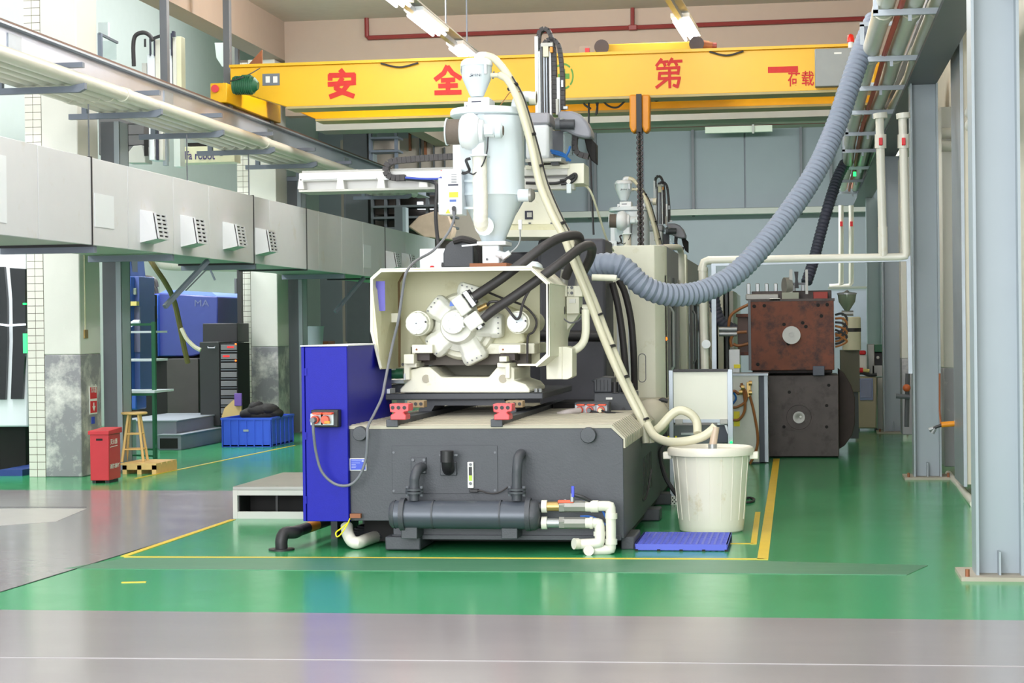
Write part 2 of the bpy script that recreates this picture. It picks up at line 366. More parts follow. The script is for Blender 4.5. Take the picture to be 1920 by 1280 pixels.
for y in (358, 384, 405, 425): MB().pb(697, y, 850, y+4, 38.4, 0.7).build('shelf', M_shade, rk)
MB().pb(700, 362, 850, 730, 39.2, 0.3).build('back_panel', mat('rack_brown', (74, 66, 62), 0.7, var=0.3), rk)
MB().pb(703, 366, 741, 402, 38.7, 0.4).build('carton', mat('dark_carton', (92, 80, 74), 0.7), rk)
for a, b, c, d in ((782, 378, 792, 392), (794, 384, 818, 392), (820, 380, 835, 388)): MB().pb(a, b, c, d, 39.05, 0.1).build('lit_opening', M_win, rk)
b = MB()
pts = [(765, 425), (785, 405), (812, 396), (840, 400), (850, 430), (845, 450), (795, 446)]
b.pprism(pts, 38.3, 0.4); b.build('sack', mat('sack_tan', (178, 156, 136), 0.9, var=0.2), rk, bevel=0.03)

# maroon pipes on the gable
def tubething(name, pts, r, m, label, cat, group=None, seg=10, smooth=0):
    return tag(MB().tube(pts, r, seg, smooth=smooth).build(name, m), label, cat, group)
yp = YG-0.06
mp = MB().tube([P(687, 26, yp), P(688, 68, yp), P(690, 71, yp), P(1640, 34, yp)], 0.035, 8).build('sprinkler_pipe', M_pipe)
tag(mp, 'long maroon pipe running across the beige wall above the crane', 'pipe')
MB().tube([P(1186, 0, yp), P(1186, 51, yp)], 0.03, 8).build('riser', M_pipe, mp)
MB().pb(1178, 46, 1194, 56, yp-0.06, 0.1).build('tee_fitting', M_pipe, mp, bevel=0.01)
MB().tube([P(687, 20, yp), P(687, 27, yp)], 0.045, 8).build('end_cap', M_pipe, mp)
tubething('sprinkler_pipe', [P(1000, 243, 45), P(1750, 222, 45)], 0.05, M_pipe, 'thin maroon pipe under the white beam of the far grey wall', 'pipe')
wl2 = thing('wall_light', 'unlit pale strip light below the beam at the far grey wall', 'light', P(1385, 245, 44.6))
MB().pb(1322, 236, 1448, 248, 44.6, 0.15).build('housing', mat('unlit_diffuser', (206, 216, 196), 0.4), wl2)
MB().pb(1410, 233, 1414, 250, 44.5, 0.1).build('clip', M_beamw, wl2)

# hanging lamp rows
def lamp_row(px0, py0, px1, py1, label, lit, Yn, Yf, rods):
    """a rail from pixel point 0 at depth Yn to point 1 at depth Yf, with lamps at the given fractions"""
    a, b_ = P(px0, py0, Yn), P(px1, py1, Yf); a.z = b_.z = LAMP_Z
    t = thing('tube_lamp_row', label, 'light', (a+b_)/2)
    d = (b_-a).normalized(); n = Vector((0, 0, 1)).cross(d)
    MB().bar(a-d*10, b_, 0.07, 0.06).build('rail', M_gal, t)
    MB().bar(a-d*10+Vector((0, 0, 0.09)), b_+Vector((0, 0, 0.09)), 0.2, 0.02).build('reflector', M_beamw, t)
    for f0, f1, on in lit:
        p, q = a.lerp(b_, f0), a.lerp(b_, f1)
        h = MB().bar(p+Vector((0,0,0.03)), q+Vector((0,0,0.03)), 0.24, 0.05).build('housing', M_white, t)
        for k in (-1, 0, 1):
            o = n*0.08*k + Vector((0, 0, -0.04))
            MB().cyl(p+o+d*0.08, q+o-d*0.08, 0.021, seg=10).build('tube', M_tube if on else M_white, h)
    for f in rods:
        p = a.lerp(b_, f); MB().cyl(p, p+Vector((0, 0, 6.4-LAMP_Z)), 0.012, seg=6).build('hanger_rod', M_bracket, t)
def lampY(px, py): return F(px, py, LAMP_Z)
l0, l1 = F(740, -8, LAMP_Z), F(888, 112, LAMP_Z)
lamp_row(740, -8, 888, 112, 'row of lit triple tube lamps descending towards the left crane lettering', [(-0.05, 0.10, 1), (0.20, 0.52, 1), (0.72, 1.0, 1)], l0.y, l1.y, (0.1, 0.6, 0.9))
l0, l1 = F(1256, 2, LAMP_Z), F(1298, 70, LAMP_Z)
lamp_row(1256, 2, 1298, 70, 'triple tube lamp hanging right of centre over the crane trolley', [(0.42, 1.0, 1)], l0.y, l1.y, (0.3,))

# ---------------- concrete columns with tiles, steel columns (left row)
def left_col(Y, n_vis, label):
    t = thing('concrete_column', label, 'column', (-8.0, Y, 0))
    x1 = P(150, 600, 19.9).x; x0 = P(82, 600, 19.9).x; xt = P(51, 600, 19.9).x
    MB().box(x0, x1, Y, Y+0.62, 1.37, 5.8).build('shaft', M_conc, t, bevel=0.012)
    MB().box(x0, x1, Y, Y+0.62, 0.0, 1.37).build('grey_plinth', M_plinth, t, bevel=0.012)
    MB().box(xt, x0, Y+0.015, Y+0.62, 0, 5.8).build('grout_backing', M_grout, t)
    n = 0; proto = None; tw = (x0-xt)/2; th = 0.0835
    for k in range(int(5.8/th)):
        for j in (0, 1):
            if proto is None:
                proto = MB().box(xt+0.003, xt+tw-0.003, Y, Y+0.02, 0.003, th-0.003).build('tile', M_tile, t)
            else: share(proto, t, (tw*j, 0, th*k))
    return t
M_plinth = mat('peeling_grey_plinth', (138, 138, 142), 0.55, var=0.08, dirt=(222, 220, 214), dirt_amt=0.42, dirt_scale=2.6)
cA = left_col(19.9, 0, 'white plaster column with tiled edge and peeling grey base beside the red box')
cB = left_col(27.9, 0, 'white plaster column with tiled edge standing behind the blue crate')
def hcol(name, x0, x1, Y, zt, label, web='x', zb=0.0, stiff=True, base=True, m=M_grey):
    """H column: flanges in planes x=x0 and x=x1, web facing the camera"""
    t = thing(name, label, 'column', ((x0+x1)/2, Y+0.15, 0)); d = 0.3
    MB().box(x0, x0+0.018, Y, Y+d, zb, zt).build('flange', m, t); MB().box(x1-0.018, x1, Y, Y+d, zb, zt).build('flange', m, t)
    MB().box(x0+0.018, x1-0.018, Y+0.12, Y+0.135, zb, zt).build('web', m, t)
    if base:
        MB().box(x0-0.1, x1+0.1, Y-0.1, Y+d+0.1, 0, 0.025).build('base_plate', mat('rusty_base_plate', (168, 160, 146), 0.6, var=0.15), t)
        for sx, sy in ((x0-0.06, Y-0.06), (x1+0.06, Y-0.06)): MB().cyl((sx, sy, 0.02), (sx, sy, 0.07), 0.014, seg=6).build('anchor_bolt', M_brown, t)
    if stiff: MB().prism([((x0+x1)/2-0.006, 0.025), ((x0+x1)/2+0.006, 0.025), ((x0+x1)/2+0.006, 0.17), ((x0+x1)/2-0.006, 0.17)], Y+0.01, Y+0.12).build('stiffener', m, t)
    return t
def ccol(Y, label, zt=4.05):   # left steel columns: web runs down the hall, flange edges towards camera
    x0, x1 = P(190, 600, 20.6).x, P(225, 600, 20.6).x
    t = thing('steel_column', label, 'column', ((x0+x1)/2, Y+0.15, 0)); 
    MB().box(x0, x1, Y, Y+0.016, 0, zt).build('flange', M_greyd, t); MB().box(x0, x1, Y+0.284, Y+0.3, 0, zt).build('flange', M_greyd, t)
    MB().box(x1-0.06, x1, Y-0.012, Y+0.3, 0, zt).build('web', M_grey, t)
    MB().box(x0-0.06, x1+0.08, Y-0.08, Y+0.38, 0, 0.02).build('base_plate', M_greyd, t)
ccol(20.65, 'steel crane column right behind the red fire box'); ccol(28.6, 'steel crane column to the right of the blue crate'); ccol(36.5, 'steel crane column farthest down the left row')
MB().box(-9.1, -7.3, 35.8, 36.2, 4.5, 5.1)
for i, (a, Y) in enumerate(((306, 21.4), (424, 23.6))):
    x = P(a, 60, Y).x; o = MB().box(x-0.045, x+0.045, Y, Y+0.1, 4.46, 6.4).build('hanger_post', M_greyd, bevel=0.006)
    tag(o, ['dark steel post rising from the left crane rail, nearer of two', 'dark steel post rising from the left crane rail by the crane end'][i], 'post')
for i, (a, y0, y1, Y) in enumerate(((228, 0, 175, 28), )):
    tubething('drain_pipe', [P(233, -5, 36), P(237, 170, 36)], 0.05, M_pvc, 'slim white vertical pipe on the pale upper left wall', 'pipe')

# ---------------- left crane runway
XR = -7.28; ZR = 4.50
rt_ = thing('crane_runway', 'galvanised crane runway beam with rusty rail along the left side', 'rail', (XR, 24, 4.1))
MB().box(XR-0.05, XR+0.05, 4, 36, 4.21, ZR-0.04).build('web', M_galr, rt_)
MB().box(XR-0.12, XR+0.12, 4, 36, ZR-0.055, ZR-0.035).build('top_flange', M_gal, rt_)
MB().box(XR-0.12, XR+0.12, 4, 36, 4.19, 4.21).build('bottom_flange', M_gal, rt_)
MB().box(XR-0.035, XR+0.035, 4, 36, ZR-0.035, ZR+0.02).build('rail', mat('rusty_rail', (112, 84, 70), 0.6, 0.2, var=0.2), rt_)
for Y in (12, 16.4, 20.7, 24.9, 29.3, 33): MB().box(XR+0.05, XR+0.062, Y, Y+0.3, 4.24, 4.4).build('splice_plate', M_gal, rt_)

# left pipe rack: brackets and pipes
XB = -6.95
pr = thing('pipe_rack', 'grey bracket arms carrying white pipes beneath the left crane rail', 'pipe rack', (-7.2, 22, 3.9))
for Y in (13.0, 15.2, 17.3, 19.5, 21.7, 23.9, 26.1, 28.3, 30.5, 32.7):
    MB().box(-7.9, -6.86, Y, Y+0.06, 4.19, 4.24).build('upper_arm', M_bracket, pr)
    MB().prism([(-6.84, 3.98), (-6.84, 4.04), (-7.0, 4.01), (-7.9, 4.01), (-7.9, 3.95), (-6.9, 3.95)], Y, Y+0.06).build('lower_arm', M_bracket, pr)
    MB().box(-7.75, -7.69, Y, Y+0.06, 4.01, 4.19).build('bracket_post', M_bracket, pr)
for j in range(5):
    x = XB-0.15*j; z = 4.01+0.075
    lab = ['nearest white pipe on the rack under the left crane rail, with sleeve joints', 'white pipe second from the aisle on the left rack', 'white pipe in the middle of the left rack', 'white pipe fourth from the aisle on the left rack', 'white pipe innermost on the left rack'][j]
    o = MB().cyl((x, 6, z+0.005), (x, 33.5, z+0.005), 0.07, seg=16).build('rack_pipe', M_pvc); tag(o, lab, 'pipe', 'white pipes on the left rack')
    for Y in (13.4, 18.6, 23.8, 29.0): MB().cyl((x, Y, z+0.005), (x, Y+0.16, z+0.005), 0.079, seg=16).build('sleeve', M_pvc, o)

# ---------------- supply duct with air nozzles
XD = -6.85
zt_, zb_ = 1.6+0.2522*6.85, 1.6+0.127*6.85
du = thing('air_duct', 'long white panelled supply air duct hanging along the left row of columns', 'duct', (XD-0.4, 24, zb_))
def dY(px): return PX(px, 400, XD).y
edges = [-120, -20, 72, 172, 240, 325, 392, 475, 505, 574, 597, 640, 680, 721, 760, 815]
for a, b_ in zip(edges[:-1], edges[1:]):
    y0, y1 = (12.0 if a == -120 else dY(a)), dY(b_)
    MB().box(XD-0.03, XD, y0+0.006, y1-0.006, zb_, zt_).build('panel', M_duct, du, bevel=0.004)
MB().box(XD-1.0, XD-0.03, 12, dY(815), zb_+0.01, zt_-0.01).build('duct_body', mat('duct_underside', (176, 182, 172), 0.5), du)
for px in (172, 475, 574, 721):
    MB().box(XD-1.0, XD+0.008, dY(px)-0.012, dY(px)+0.012, zb_-0.015, zt_+0.01).build('joint_flange', M_black, du)
for a, b_, c, d in ((177, 365, 213, 430), (680, 459, 694, 505), (-10, 290, 12, 420)):
    y0, y1 = dY(a), dY(c); z1, z0 = PX((a+c)/2, b_, XD).z, PX((a+c)/2, d-3, XD).z
    MB().box(XD, XD+0.006, y0, y1, z0, z1).build('patch_panel', M_white, du)
def nozzle(px0, px1, pyt, pyb):
    y0, y1 = dY(px0), dY(px1); c = (px0+px1)/2; zt, zb = PX(px0+4, pyt, XD).z, PX(px0+4, pyb, XD).z; dx = 0.17
    y1 = y0+0.42
    b = MB(); o = XD+0.0
    # wedge hood: back face on the panel, open face forward tilted down
    rings = [[(o, y0, zb), (o, y1, zb), (o, y1, zt), (o, y0, zt)], [(o+dx, y0+0.04, zb+0.04), (o+dx, y1-0.04, zb+0.04), (o+dx*0.75, y1-0.04, zt-0.03), (o+dx*0.75, y0+0.04, zt-0.03)]]
    b.loops(rings); h = b.build('air_nozzle', M_duct, du, smooth=False)
    y0 += .05; y1 -= .05; zt -= .04; zb += .05
    MB().hexa([(o+dx+0.001,y0,zb),(o+dx*0.77+.001,y0,zt),(o+dx*0.77+.001,y1,zt),(o+dx+0.001,y1,zb),(o+dx+.012,y0,zb),(o+dx*0.77+.012,y0,zt),(o+dx*0.77+.012,y1,zt),(o+dx+.012,y1,zb)]).build('grille_core', M_void, h)
    g = MB()
    for k in range(7):
        z = zb+(zt-zb)*k/6; x = o+dx+(dx*0.77-dx)*k/6+.014; g.box(x, x+0.014, y0, y1, z-0.012, z+0.012)
    for k in range(3):
        y = y0+(y1-y0)*k/2; g.bar((o+dx+0.02, y, zb), (o+dx*0.77+0.02, y, zt), 0.018, 0.018)
    g.build('grille_bars', M_duct, h)
for q in ((262, 305, 393, 455), (338, 378, 403, 463), (417, 454, 416, 468), (478, 514, 427, 478), (722, 744, 470, 506), (752, 770, 474, 508)): nozzle(*q)
for Y in (dY(172)+0.1, dY(325), dY(475)+0.1, dY(640)+0.2):
    MB().box(XD-1.0, XD-0.02, Y, Y+0.07, zb_-0.07, zb_).build('support_arm', M_bracket, du)
for px, Y in ((225, 20.7), (555, 28.7)):
    MB().bar((-7.25, Y, 1.9), (-6.9-0.02, Y+0.6, zb_-0.02), 0.05).build('diagonal_brace', M_bracket, du)
for px, ya_, yb_ in ((172, 185, 272), (355, 262, 318), (470, 295, 350)):
    y = dY(px); MB().cyl((XD-0.02, y, zt_), (XD-0.02, y, 3.85), 0.008, seg=6).build('hanger_rod', M_greyd, du)
# ================================================================== BRIDGE CRANE
YC = 23.3
cr = thing('bridge_crane', 'yellow overhead travelling crane with red painted lettering spanning the hall', 'crane', P(1000, 200, YC))
def slope_prism(pts, Y, dep): return MB().pprism(pts, Y, dep)
xa, xb = P(432, 160, YC).x, P(1640, 160, YC).x
zt1, zb1 = P(1000, 108, YC).z, P(1000, 186, YC).z
zbl = P(600, 197, YC).z
gb = MB().prism([(xa, zt1), (xb, zt1), (xb, zb1), (xa+0.75, zb1), (xa, zb1+0.25)], YC, YC+0.36).build('front_girder', M_yellow, cr, bevel=0.008)
MB().box(xa, xb, YC-0.05, YC+0.42, zt1, zt1+0.035).build('top_flange', M_yellow, gb)
MB().box(xa+0.75, xb, YC-0.03, YC+0.40, zb1-0.03, zb1).build('bottom_flange', mat('pale_flange', (176, 160, 110), 0.5), gb)
YR2 = 24.75
zb2 = P(1000, 208, YR2).z if False else zb1
gr = MB().prism([(xa, zt1), (xb+0.3, zt1), (xb+0.3, zb2), (xa+0.75, zb2), (xa+0.05, zb2+0.3)], YR2, YR2+0.36).build('rear_girder', mat('crane_yellow_rear', (236, 172, 10), 0.4, var=0.04), cr, bevel=0.008)
MB().box(xa+0.75, xb+0.3, YR2-0.03, YR2+0.40, zb2-0.03, zb2).build('bottom_flange', MATS['pale_flange'], gr)
# hand-painted characters, drawn as strokes in a 100 x 100 cell
def strokes(cell, segs, wd, name='red_character'):
    a, b_, c, d = cell; mb = MB(); Y = YC-0.006; yy = 0
    for s in segs:
        w_ = wd if not isinstance(s[0], (int, float)) else s[0]; s_ = s if not isinstance(s[0], (int, float)) else s[1:]
        pts = [P(a+(c-a)*x/100, b_+(d-b_)*y/100, Y) for x, y in s_]
        for p, q in zip(pts[:-1], pts[1:]):
            t = (q-p).normalized(); n = Vector((-t.z, 0, t.x))*w_/2*(c-a)/100*YC/FP; e = t*w_/2*(c-a)/100*YC/FP*0.55
            o = Vector((0, -0.0005*yy, 0)); yy += 1
            v = [mb.b.verts.new(z+o) for z in (p-n-e, p+n-e, q+n+e, q-n+e)]; mb.b.faces.new(v)
    return mb.build(name, M_char, gb, smooth=False)
strokes((616, 131, 666, 183), [[(46, 2), (56, 14)], [(6, 34), (6, 20), (94, 18), (94, 34)], [(50, 32), (28, 66), (58, 82), (92, 94)], [(2, 52), (98, 46)], [(74, 50), (52, 80), (8, 96)]], 19)
strokes((815, 123, 865, 176), [[(46, 4), (34, 26), (4, 48)], [(50, 6), (66, 26), (96, 44)], [(28, 52), (72, 50)], [(18, 72), (82, 70)], [(50, 52), (50, 94)], [(4, 96), (96, 94)]], 18)
strokes((1229, 110, 1279, 165), [[(22, 2), (4, 24)], [(16, 12), (46, 10)], [(30, 12), (36, 24)], [(62, 0), (48, 22)], [(58, 10), (98, 8)], [(74, 12), (80, 22)], [(6, 34), (90, 30)], [(88, 30), (84, 52)], [(14, 50), (86, 48)], [(16, 50), (14, 68)], [(12, 68), (92, 66)], [(90, 66), (82, 96), (68, 90)], [(52, 30), (54, 98)], [(46, 68), (4, 98)]], 11)
strokes((1442, 126, 1494, 136), [[(2, 50), (98, 36)]], 22)
for i, chh in enumerate('荷载'):
    text_px(chh, 1477+i*26, 134+(-1)*i, 1500+i*26, 162-i, YC-0.008, M_char, gb, 'red_character', 0.012)
# green ring emblem
e = MB(); cc = P(1056, 143, YC-0.006); ro, ri = 20*YC/FP, 17*YC/FP
for k in range(40):
    if k % 20 in (4, 14): continue
    a0, a1 = 2*pi*k/40, 2*pi*(k+1)/40
    vs = [e.b.verts.new(cc + Vector((r*cos(a), 0, r*1.25*sin(a)))) for r, a in ((ri, a0), (ro, a0), (ro, a1), (ri, a1))]; e.b.faces.new(vs)
for r_ in ((-10, -5, 12, 5), (-5, -14, 4, 14)):
    vs = [e.b.verts.new(cc + Vector((x*YC/FP, -0.001, z*YC/FP))) for x, z in ((r_[0], r_[1]), (r_[2], r_[1]), (r_[2], r_[3]), (r_[0], r_[3]))]; e.b.faces.new(vs)
e.build('green_emblem', mat('emblem_green', (90, 150, 60), 0.6), gb, smooth=False)
npl = MB().pb(492, 138, 524, 160, YC-0.01, 0.01).build('nameplate', mat('plate_slate', (110, 118, 128), 0.4), gb)
for a in (498, 512): MB().pb(a, 143, a+8, 155, YC-0.014, 0.004).build('plate_print', M_paper, npl)
MB().pb(565, 199, 610, 206, YR2-0.012, 0.012).build('blue_sticker', M_label, gr)
text_px('32t', 572, 200, 590, 205, YR2-0.014, M_paper, gr) if False else None
for a, b_ in ((714, 784), (1330, 1394)):
    yy0 = 119 if a < 1000 else 97
    MB().tube([P(a, yy0, YC-0.04), P((a+b_)/2, yy0+7, YC-0.04), P(b_, yy0-1, YC-0.04)], 0.012, 6, smooth=6).build('festoon_cable', M_cable, gb)
# end carriage, motor
ec = MB().box(P(394, 160, 23.0).x, P(394, 160, 23.0).x+0.22, 23.0, 25.5, ZR+0.03, ZR+0.28).build('end_carriage', M_yellow, cr, bevel=0.01)
MB().cyl(P(403, 166, 22.94), P(403, 166, 23.0), 0.05, seg=14).build('red_bumper', M_red, ec)
for Y in (23.3, 25.2): MB().cyl((XR-0.05, Y, ZR+0.06), (XR+0.05, Y, ZR+0.06), 0.09, seg=18).build('wheel', M_greyd, ec)
mt = MB().cyl(P(438, 160, 22.4), P(476, 160, 22.4), 0.105, seg=20).build('travel_motor', M_mgreen, cr)
for k in range(9):
    q = P(442+k*3.6, 160, 22.4); MB().cyl(q, q+Vector((0.008, 0, 0)), 0.118, seg=20).build('cooling_fin', M_mgreen, mt)
MB().cyl(P(476, 160, 22.4), P(484, 161, 22.4), 0.1, 0.05, seg=20).build('fan_cowl', M_mgreen, mt)
MB().pb(452, 140, 470, 150, 22.36, 0.1).build('terminal_box', M_mgreen, mt, bevel=0.01)
MB().tube([P(432, 152, 22.3), P(452, 146, 22.3), P(470, 138, 22.6), P(487, 128, 23.2)], 0.008, 6, smooth=5).build('motor_cable', M_cable, mt)
# gusset triangle above
MB().pprism([(463, 124), (491, 124), (491, 93)], 24.0, 0.03).build('gusset_plate', M_brown, cr)
# trolley on top with drums and motor
tr = MB().pb(1115, 80, 1330, 104, 24.0, 0.6).build('trolley', mat('trolley_yellow', (196, 160, 20), 0.5), cr, bevel=0.01)
for a, b_, c in ((1128, 88, 14), (1306, 82, 14)): MB().cyl(P(a, b_, 23.7), P(a, b_, 24.05), c*23.7/FP, seg=20).build('cable_drum', mat('trolley_wheel', (50, 44, 56), 0.5), tr)
MB().cyl(P(1318, 84, 23.8), P(1336, 86, 23.8), 0.06, 0.045, seg=14).build('hoist_motor', M_brown, tr)
MB().cyl(P(1334, 86, 23.8), P(1344, 86, 23.8), 0.04, seg=12).build('motor_cap', M_pipe, tr)
wp = MB().pb(1086, 86, 1106, 104, 23.9, 0.03).build('warning_plate', mat('plate_grey', (150, 140, 130), 0.5), cr)
MB().pb(1097, 90, 1105, 102, 23.88, 0.02).build('red_mark', M_red, wp)
# control box right and beacon
cb = MB().pb(1528, 90, 1608, 161, YC-0.16, 0.16).build('control_box', mat('control_box_grey', (146, 150, 150), 0.5), cr, bevel=0.01)
text_px('KINWIN', 1564, 97, 1578, 102, YC-0.162, M_paper, cb) if False else MB().pb(1564, 98, 1578, 101, YC-0.165, 0.005).build('maker_strip', M_paper, cb)
bc = MB().cyl(P(1595, 90, 23.2), P(1595, 76, 23.2), 0.03, seg=12).build('beacon', M_paper, cr)
MB().lathe(P(1595, 79, 23.2), [(0.042, 0), (0.045, 0.04), (0.035, 0.085), (0.01, 0.1)]).build('red_dome', mat('beacon_red', (232, 30, 10), 0.25), bc)
# hook block and chain
hb = MB()
for a in (1180, 1203):
    hb.prism([(P(x, y, 23.0).x, P(x, y, 23.0).z) for x, y in ((a, 177), (a+15, 177), (a+15, 240), (a+11, 248), (a+4, 248), (a, 236))], 23.0, 23.22)
hk = hb.build('hook_block', M_orange, cr, bevel=0.02)
MB().pb(1194, 178, 1204, 246, 23.1, 0.1).build('sheave_plate', M_rust, hk)
MB().pb(1193, 176, 1203, 247, 22.97, 0.02).build('black_band', M_black, hk)
ch = MB(); zc0, zc1 = P(1199, 240, 23.05).z, P(1199, 462, 23.05).z; n = 44; xx = P(1199, 240, 23.05).x
for k in range(n):
    z = zc0+(zc1-zc0)*(k+0.5)/n; L = abs(zc1-zc0)/n*0.80; ax = Vector((1, 0, 0)) if k % 2 else Vector((0, 1, 0))
    c = Vector((xx, 23.05, z)); rings = []
    for i in range(12):
        a = 2*pi*i/12; d = ax*cos(a)*0.030+Vector((0, 0, 1))*sin(a)*L; dn = d.normalized(); nn = ax.cross(Vector((0, 0, 1)))
        rings.append([c+d+(dn*cos(2*pi*j/6)+nn*sin(2*pi*j/6))*0.013 for j in range(6)])
    ch.loops(rings, closed=True)
o = ch.build('hoist_chain', mat('chain_steel', (62, 56, 56), 0.4, 0.4), cr)
MB().tube([P(1104, 182, 23.6), P(1104, 240, 23.6), P(1108, 330, 23.6), P(1113, 440, 23.6)], 0.014, 6).build('pendant_cable', M_cable, cr)
for pts in (((1115, 184), (1120, 200), (1119, 214)), ((1122, 184), (1120, 200), (1117, 216)), ((1126, 184), (1140, 198), (1158, 201), (1175, 186)), ((1221, 178), (1230, 189), (1244, 180)), ((1094, 184), (1096, 196), (1108, 204))):
    MB().tube([P(a, b_, 23.6) for a, b_ in pts], 0.013, 6, smooth=6).build('festoon_cable', M_cable, cr)

# right runway beam
rr = thing('crane_runway', 'grey crane runway beam with yellow edge above the right steel columns', 'rail', (1.5, 24, 4.1))
MB().box(1.25, 1.29, 12.5, 40, 4.12, 4.40).build('web', M_greyd, rr); MB().box(1.12, 1.42, 12.5, 40, 4.08, 4.12).build('bottom_flange', M_greyd, rr); MB().box(1.12, 1.42, 12.5, 40, 4.40, 4.44).build('top_flange', M_greyd, rr)
MB().box(1.19, 1.35, 12.5, 40, 4.44, 4.47).build('rail', M_ypaint, rr)

# ================================================================== RIGHT SIDE
def rcol(px0, px1, py, label, zt=4.08):
    Y = F((px0+px1)/2, py).y; hcol('steel_column', P(px0, 600, Y).x, P(px1, 600, Y).x, Y, zt, label)
rcol(1826, 1916, 1086, 'tall pale grey steel column on a bolted plate, nearest at the right edge', zt=6.4)
rcol(1711, 1763, 898, 'pale grey steel column beside the yellow air gun, second from the right')
rcol(1655, 1691, 812, 'darker steel column right of the cream controller cabinet')
rcol(1626, 1654, 762, 'distant steel column behind the cream controller cabinet', 4.08)
# plaster pilasters
def pil(px0, px1, Y, label):
    t = thing('wall_pilaster', label, 'pilaster', P((px0+px1)/2, 800, Y)); x0, x1 = P(px0, 600, Y).x, P(px1, 600, Y).x
    MB().box(x0, x1, Y, Y+0.5, 1.13, 3.9).build('shaft', M_conc, t, bevel=0.01); MB().box(x0, x1, Y, Y+0.5, 0.08, 1.13).build('grey_plinth', mat('pilaster_grey', (158, 158, 164), 0.5, var=0.05, dirt=(214, 212, 210), dirt_amt=0.12, dirt_scale=3), t, bevel=0.01)
pil(1768, 1805, 20.3, 'white plaster pilaster with grey base behind the nearest steel column')
pil(1690, 1709, 26.2, 'narrow white pilaster left of the second steel column')
# sliver of partition and window at right edge
pt = thing('partition_panel', 'beige partition panel just left of the nearest steel column', 'partition', (1.85, 17, 0))
MB().box(P(1806, 600, 17.6).x, 1.94, 17.6, 18.6, 0.12, 4.3).build('panel', mat('partition_beige', (198, 192, 176), 0.5), pt)
MB().box(P(1806, 600, 17.6).x-0.01, P(1806, 600, 17.6).x+0.02, 17.58, 18.62, 0.1, 4.3).build('edge_trim', M_gal, pt)
tubething('floor_conduit', [P(1778, 888, F(1778, 890).y), P(1800, 912, F(1800, 912).y), P(1826, 945, F(1826, 950).y)], 0.035, M_pvc, 'grey-white conduit on small feet near the floor by the right wall', 'pipe')
wn = kindset(MB().box(1.90, 1.95, 13.4, 16.2, 1.1, 2.4).build('window_1', mat('window_frame_grey', (180, 186, 190), 0.4), smooth=False))
MB().box(1.885, 1.9, 13.6, 15.9, 1.2, 2.3).build('pane', M_dglass, wn)
# wall pipes with elbow
for k, (y, lab) in enumerate(((248, 'upper white elbow pipe on the right wall behind the nearest column'), (272, 'lower white elbow pipe on the right wall behind the nearest column'))):
    tubething('wall_pipe', [P(1765, y+2, 20.2), P(1788, y+1, 20.2), P(1795, y-3, 20.1), P(1828, y-46, 17.0)], 0.06, M_pvc, lab, 'pipe', seg=12)
# yellow air gun
ag = thing('air_gun', 'yellow-handled air gun hanging on its hose beside the second steel column', 'tool', P(1785, 796, 18.6))
MB().cyl(P(1765, 796, 18.6), P(1800, 793, 18.6), 0.028, seg=12).build('grip', M_orange, ag)
MB().tube([P(1765, 797, 18.6), P(1756, 800, 18.6), P(1750, 803, 18.6)], 0.016, 8).build('nozzle', M_cable, ag)
MB().tube([P(1750, 803, 18.6), P(1742, 806, 18.6)], 0.02, 8).build('tip', M_steel, ag)
MB().tube([P(1753, 803, 18.6), P(1748, 812, 18.6)], 0.02, 8).build('trigger', M_steel, ag)
MB().tube([P(1800, 793, 18.6), P(1812, 797, 18.2), P(1828, 812, 17.6)], 0.014, 8, smooth=4).build('air_hose', M_greyd, ag)
MB().tube([P(1764, 795, 18.6), P(1762, 770, 18.9), P(1762, 700, 18.95)], 0.01, 6).build('hook', M_brown, ag)

# ---- right pipe tray
trk = thing('pipe_tray', 'galvanised tray frames carrying three thick white pipes above the right columns', 'pipe rack', (0.9, 22, 4.1))
TY = [15.6, 18.3, 20.6, 22.9, 25.5, 28.0, 31.0, 34.0, 37.0]
TPX = [(1642, 1800, 25), (1617, 1757, 112), (1603, 1737, 167), (1594, 1707, 212), (1588, 1678, 252), (1582, 1670, 284), (1581, 1655, 316), (1576, 1646, 340), (1572, 1640, 362)]
TYs = [12.9]+TY
fr = []
for Y, (a, b_, py) in zip(TY, TPX):
    p, q = P(a, py, Y), P(b_, py-2, Y); q.z = p.z; fr.append((p, q)); h = 0.34
    MB().box(p.x-0.02, q.x+0.02, Y, Y+0.04, p.z-0.02, p.z+0.03).build('bottom_bar', M_gal, trk)
    MB().box(p.x-0.02, p.x+0.02, Y, Y+0.04, p.z, p.z+h).build('upright', M_gal, trk); MB().box(q.x-0.02, q.x+0.02, Y, Y+0.04, p.z, p.z+h).build('upright', M_gal, trk)
    MB().box(p.x-0.02, q.x+0.02, Y, Y+0.04, p.z+h-0.02, p.z+h+0.02).build('top_bar', M_gal, trk)
    MB().box(p.x+0.26, p.x+0.29, Y+0.01, Y+0.03, p.z-0.07, p.z).build('clamp_pin', M_gal, trk)
for j, (fx, lab) in enumerate(((0.13, 'thick white pipe on the aisle side of the right tray'), (0.47, 'thick white pipe in the middle of the right tray'), (0.80, 'thick white pipe on the wall side of the right tray'))):
    pts = [fr[0][0].lerp(fr[0][1], fx)+Vector((0, -9, 0.115))] + [p.lerp(q, fx)+Vector((0, 0, 0.115)) for p, q in fr]
    o = tubething('tray_pipe', pts, 0.085, M_pvc, lab, 'pipe', 'white pipes in the right tray', seg=18)
    for i in (1, 2, 4): 
        c = pts[i]; MB().cyl(c+Vector((0, 0.5, 0)), c+Vector((0, 0.75, 0)), 0.096, seg=18).build('sleeve', M_pvc, o)
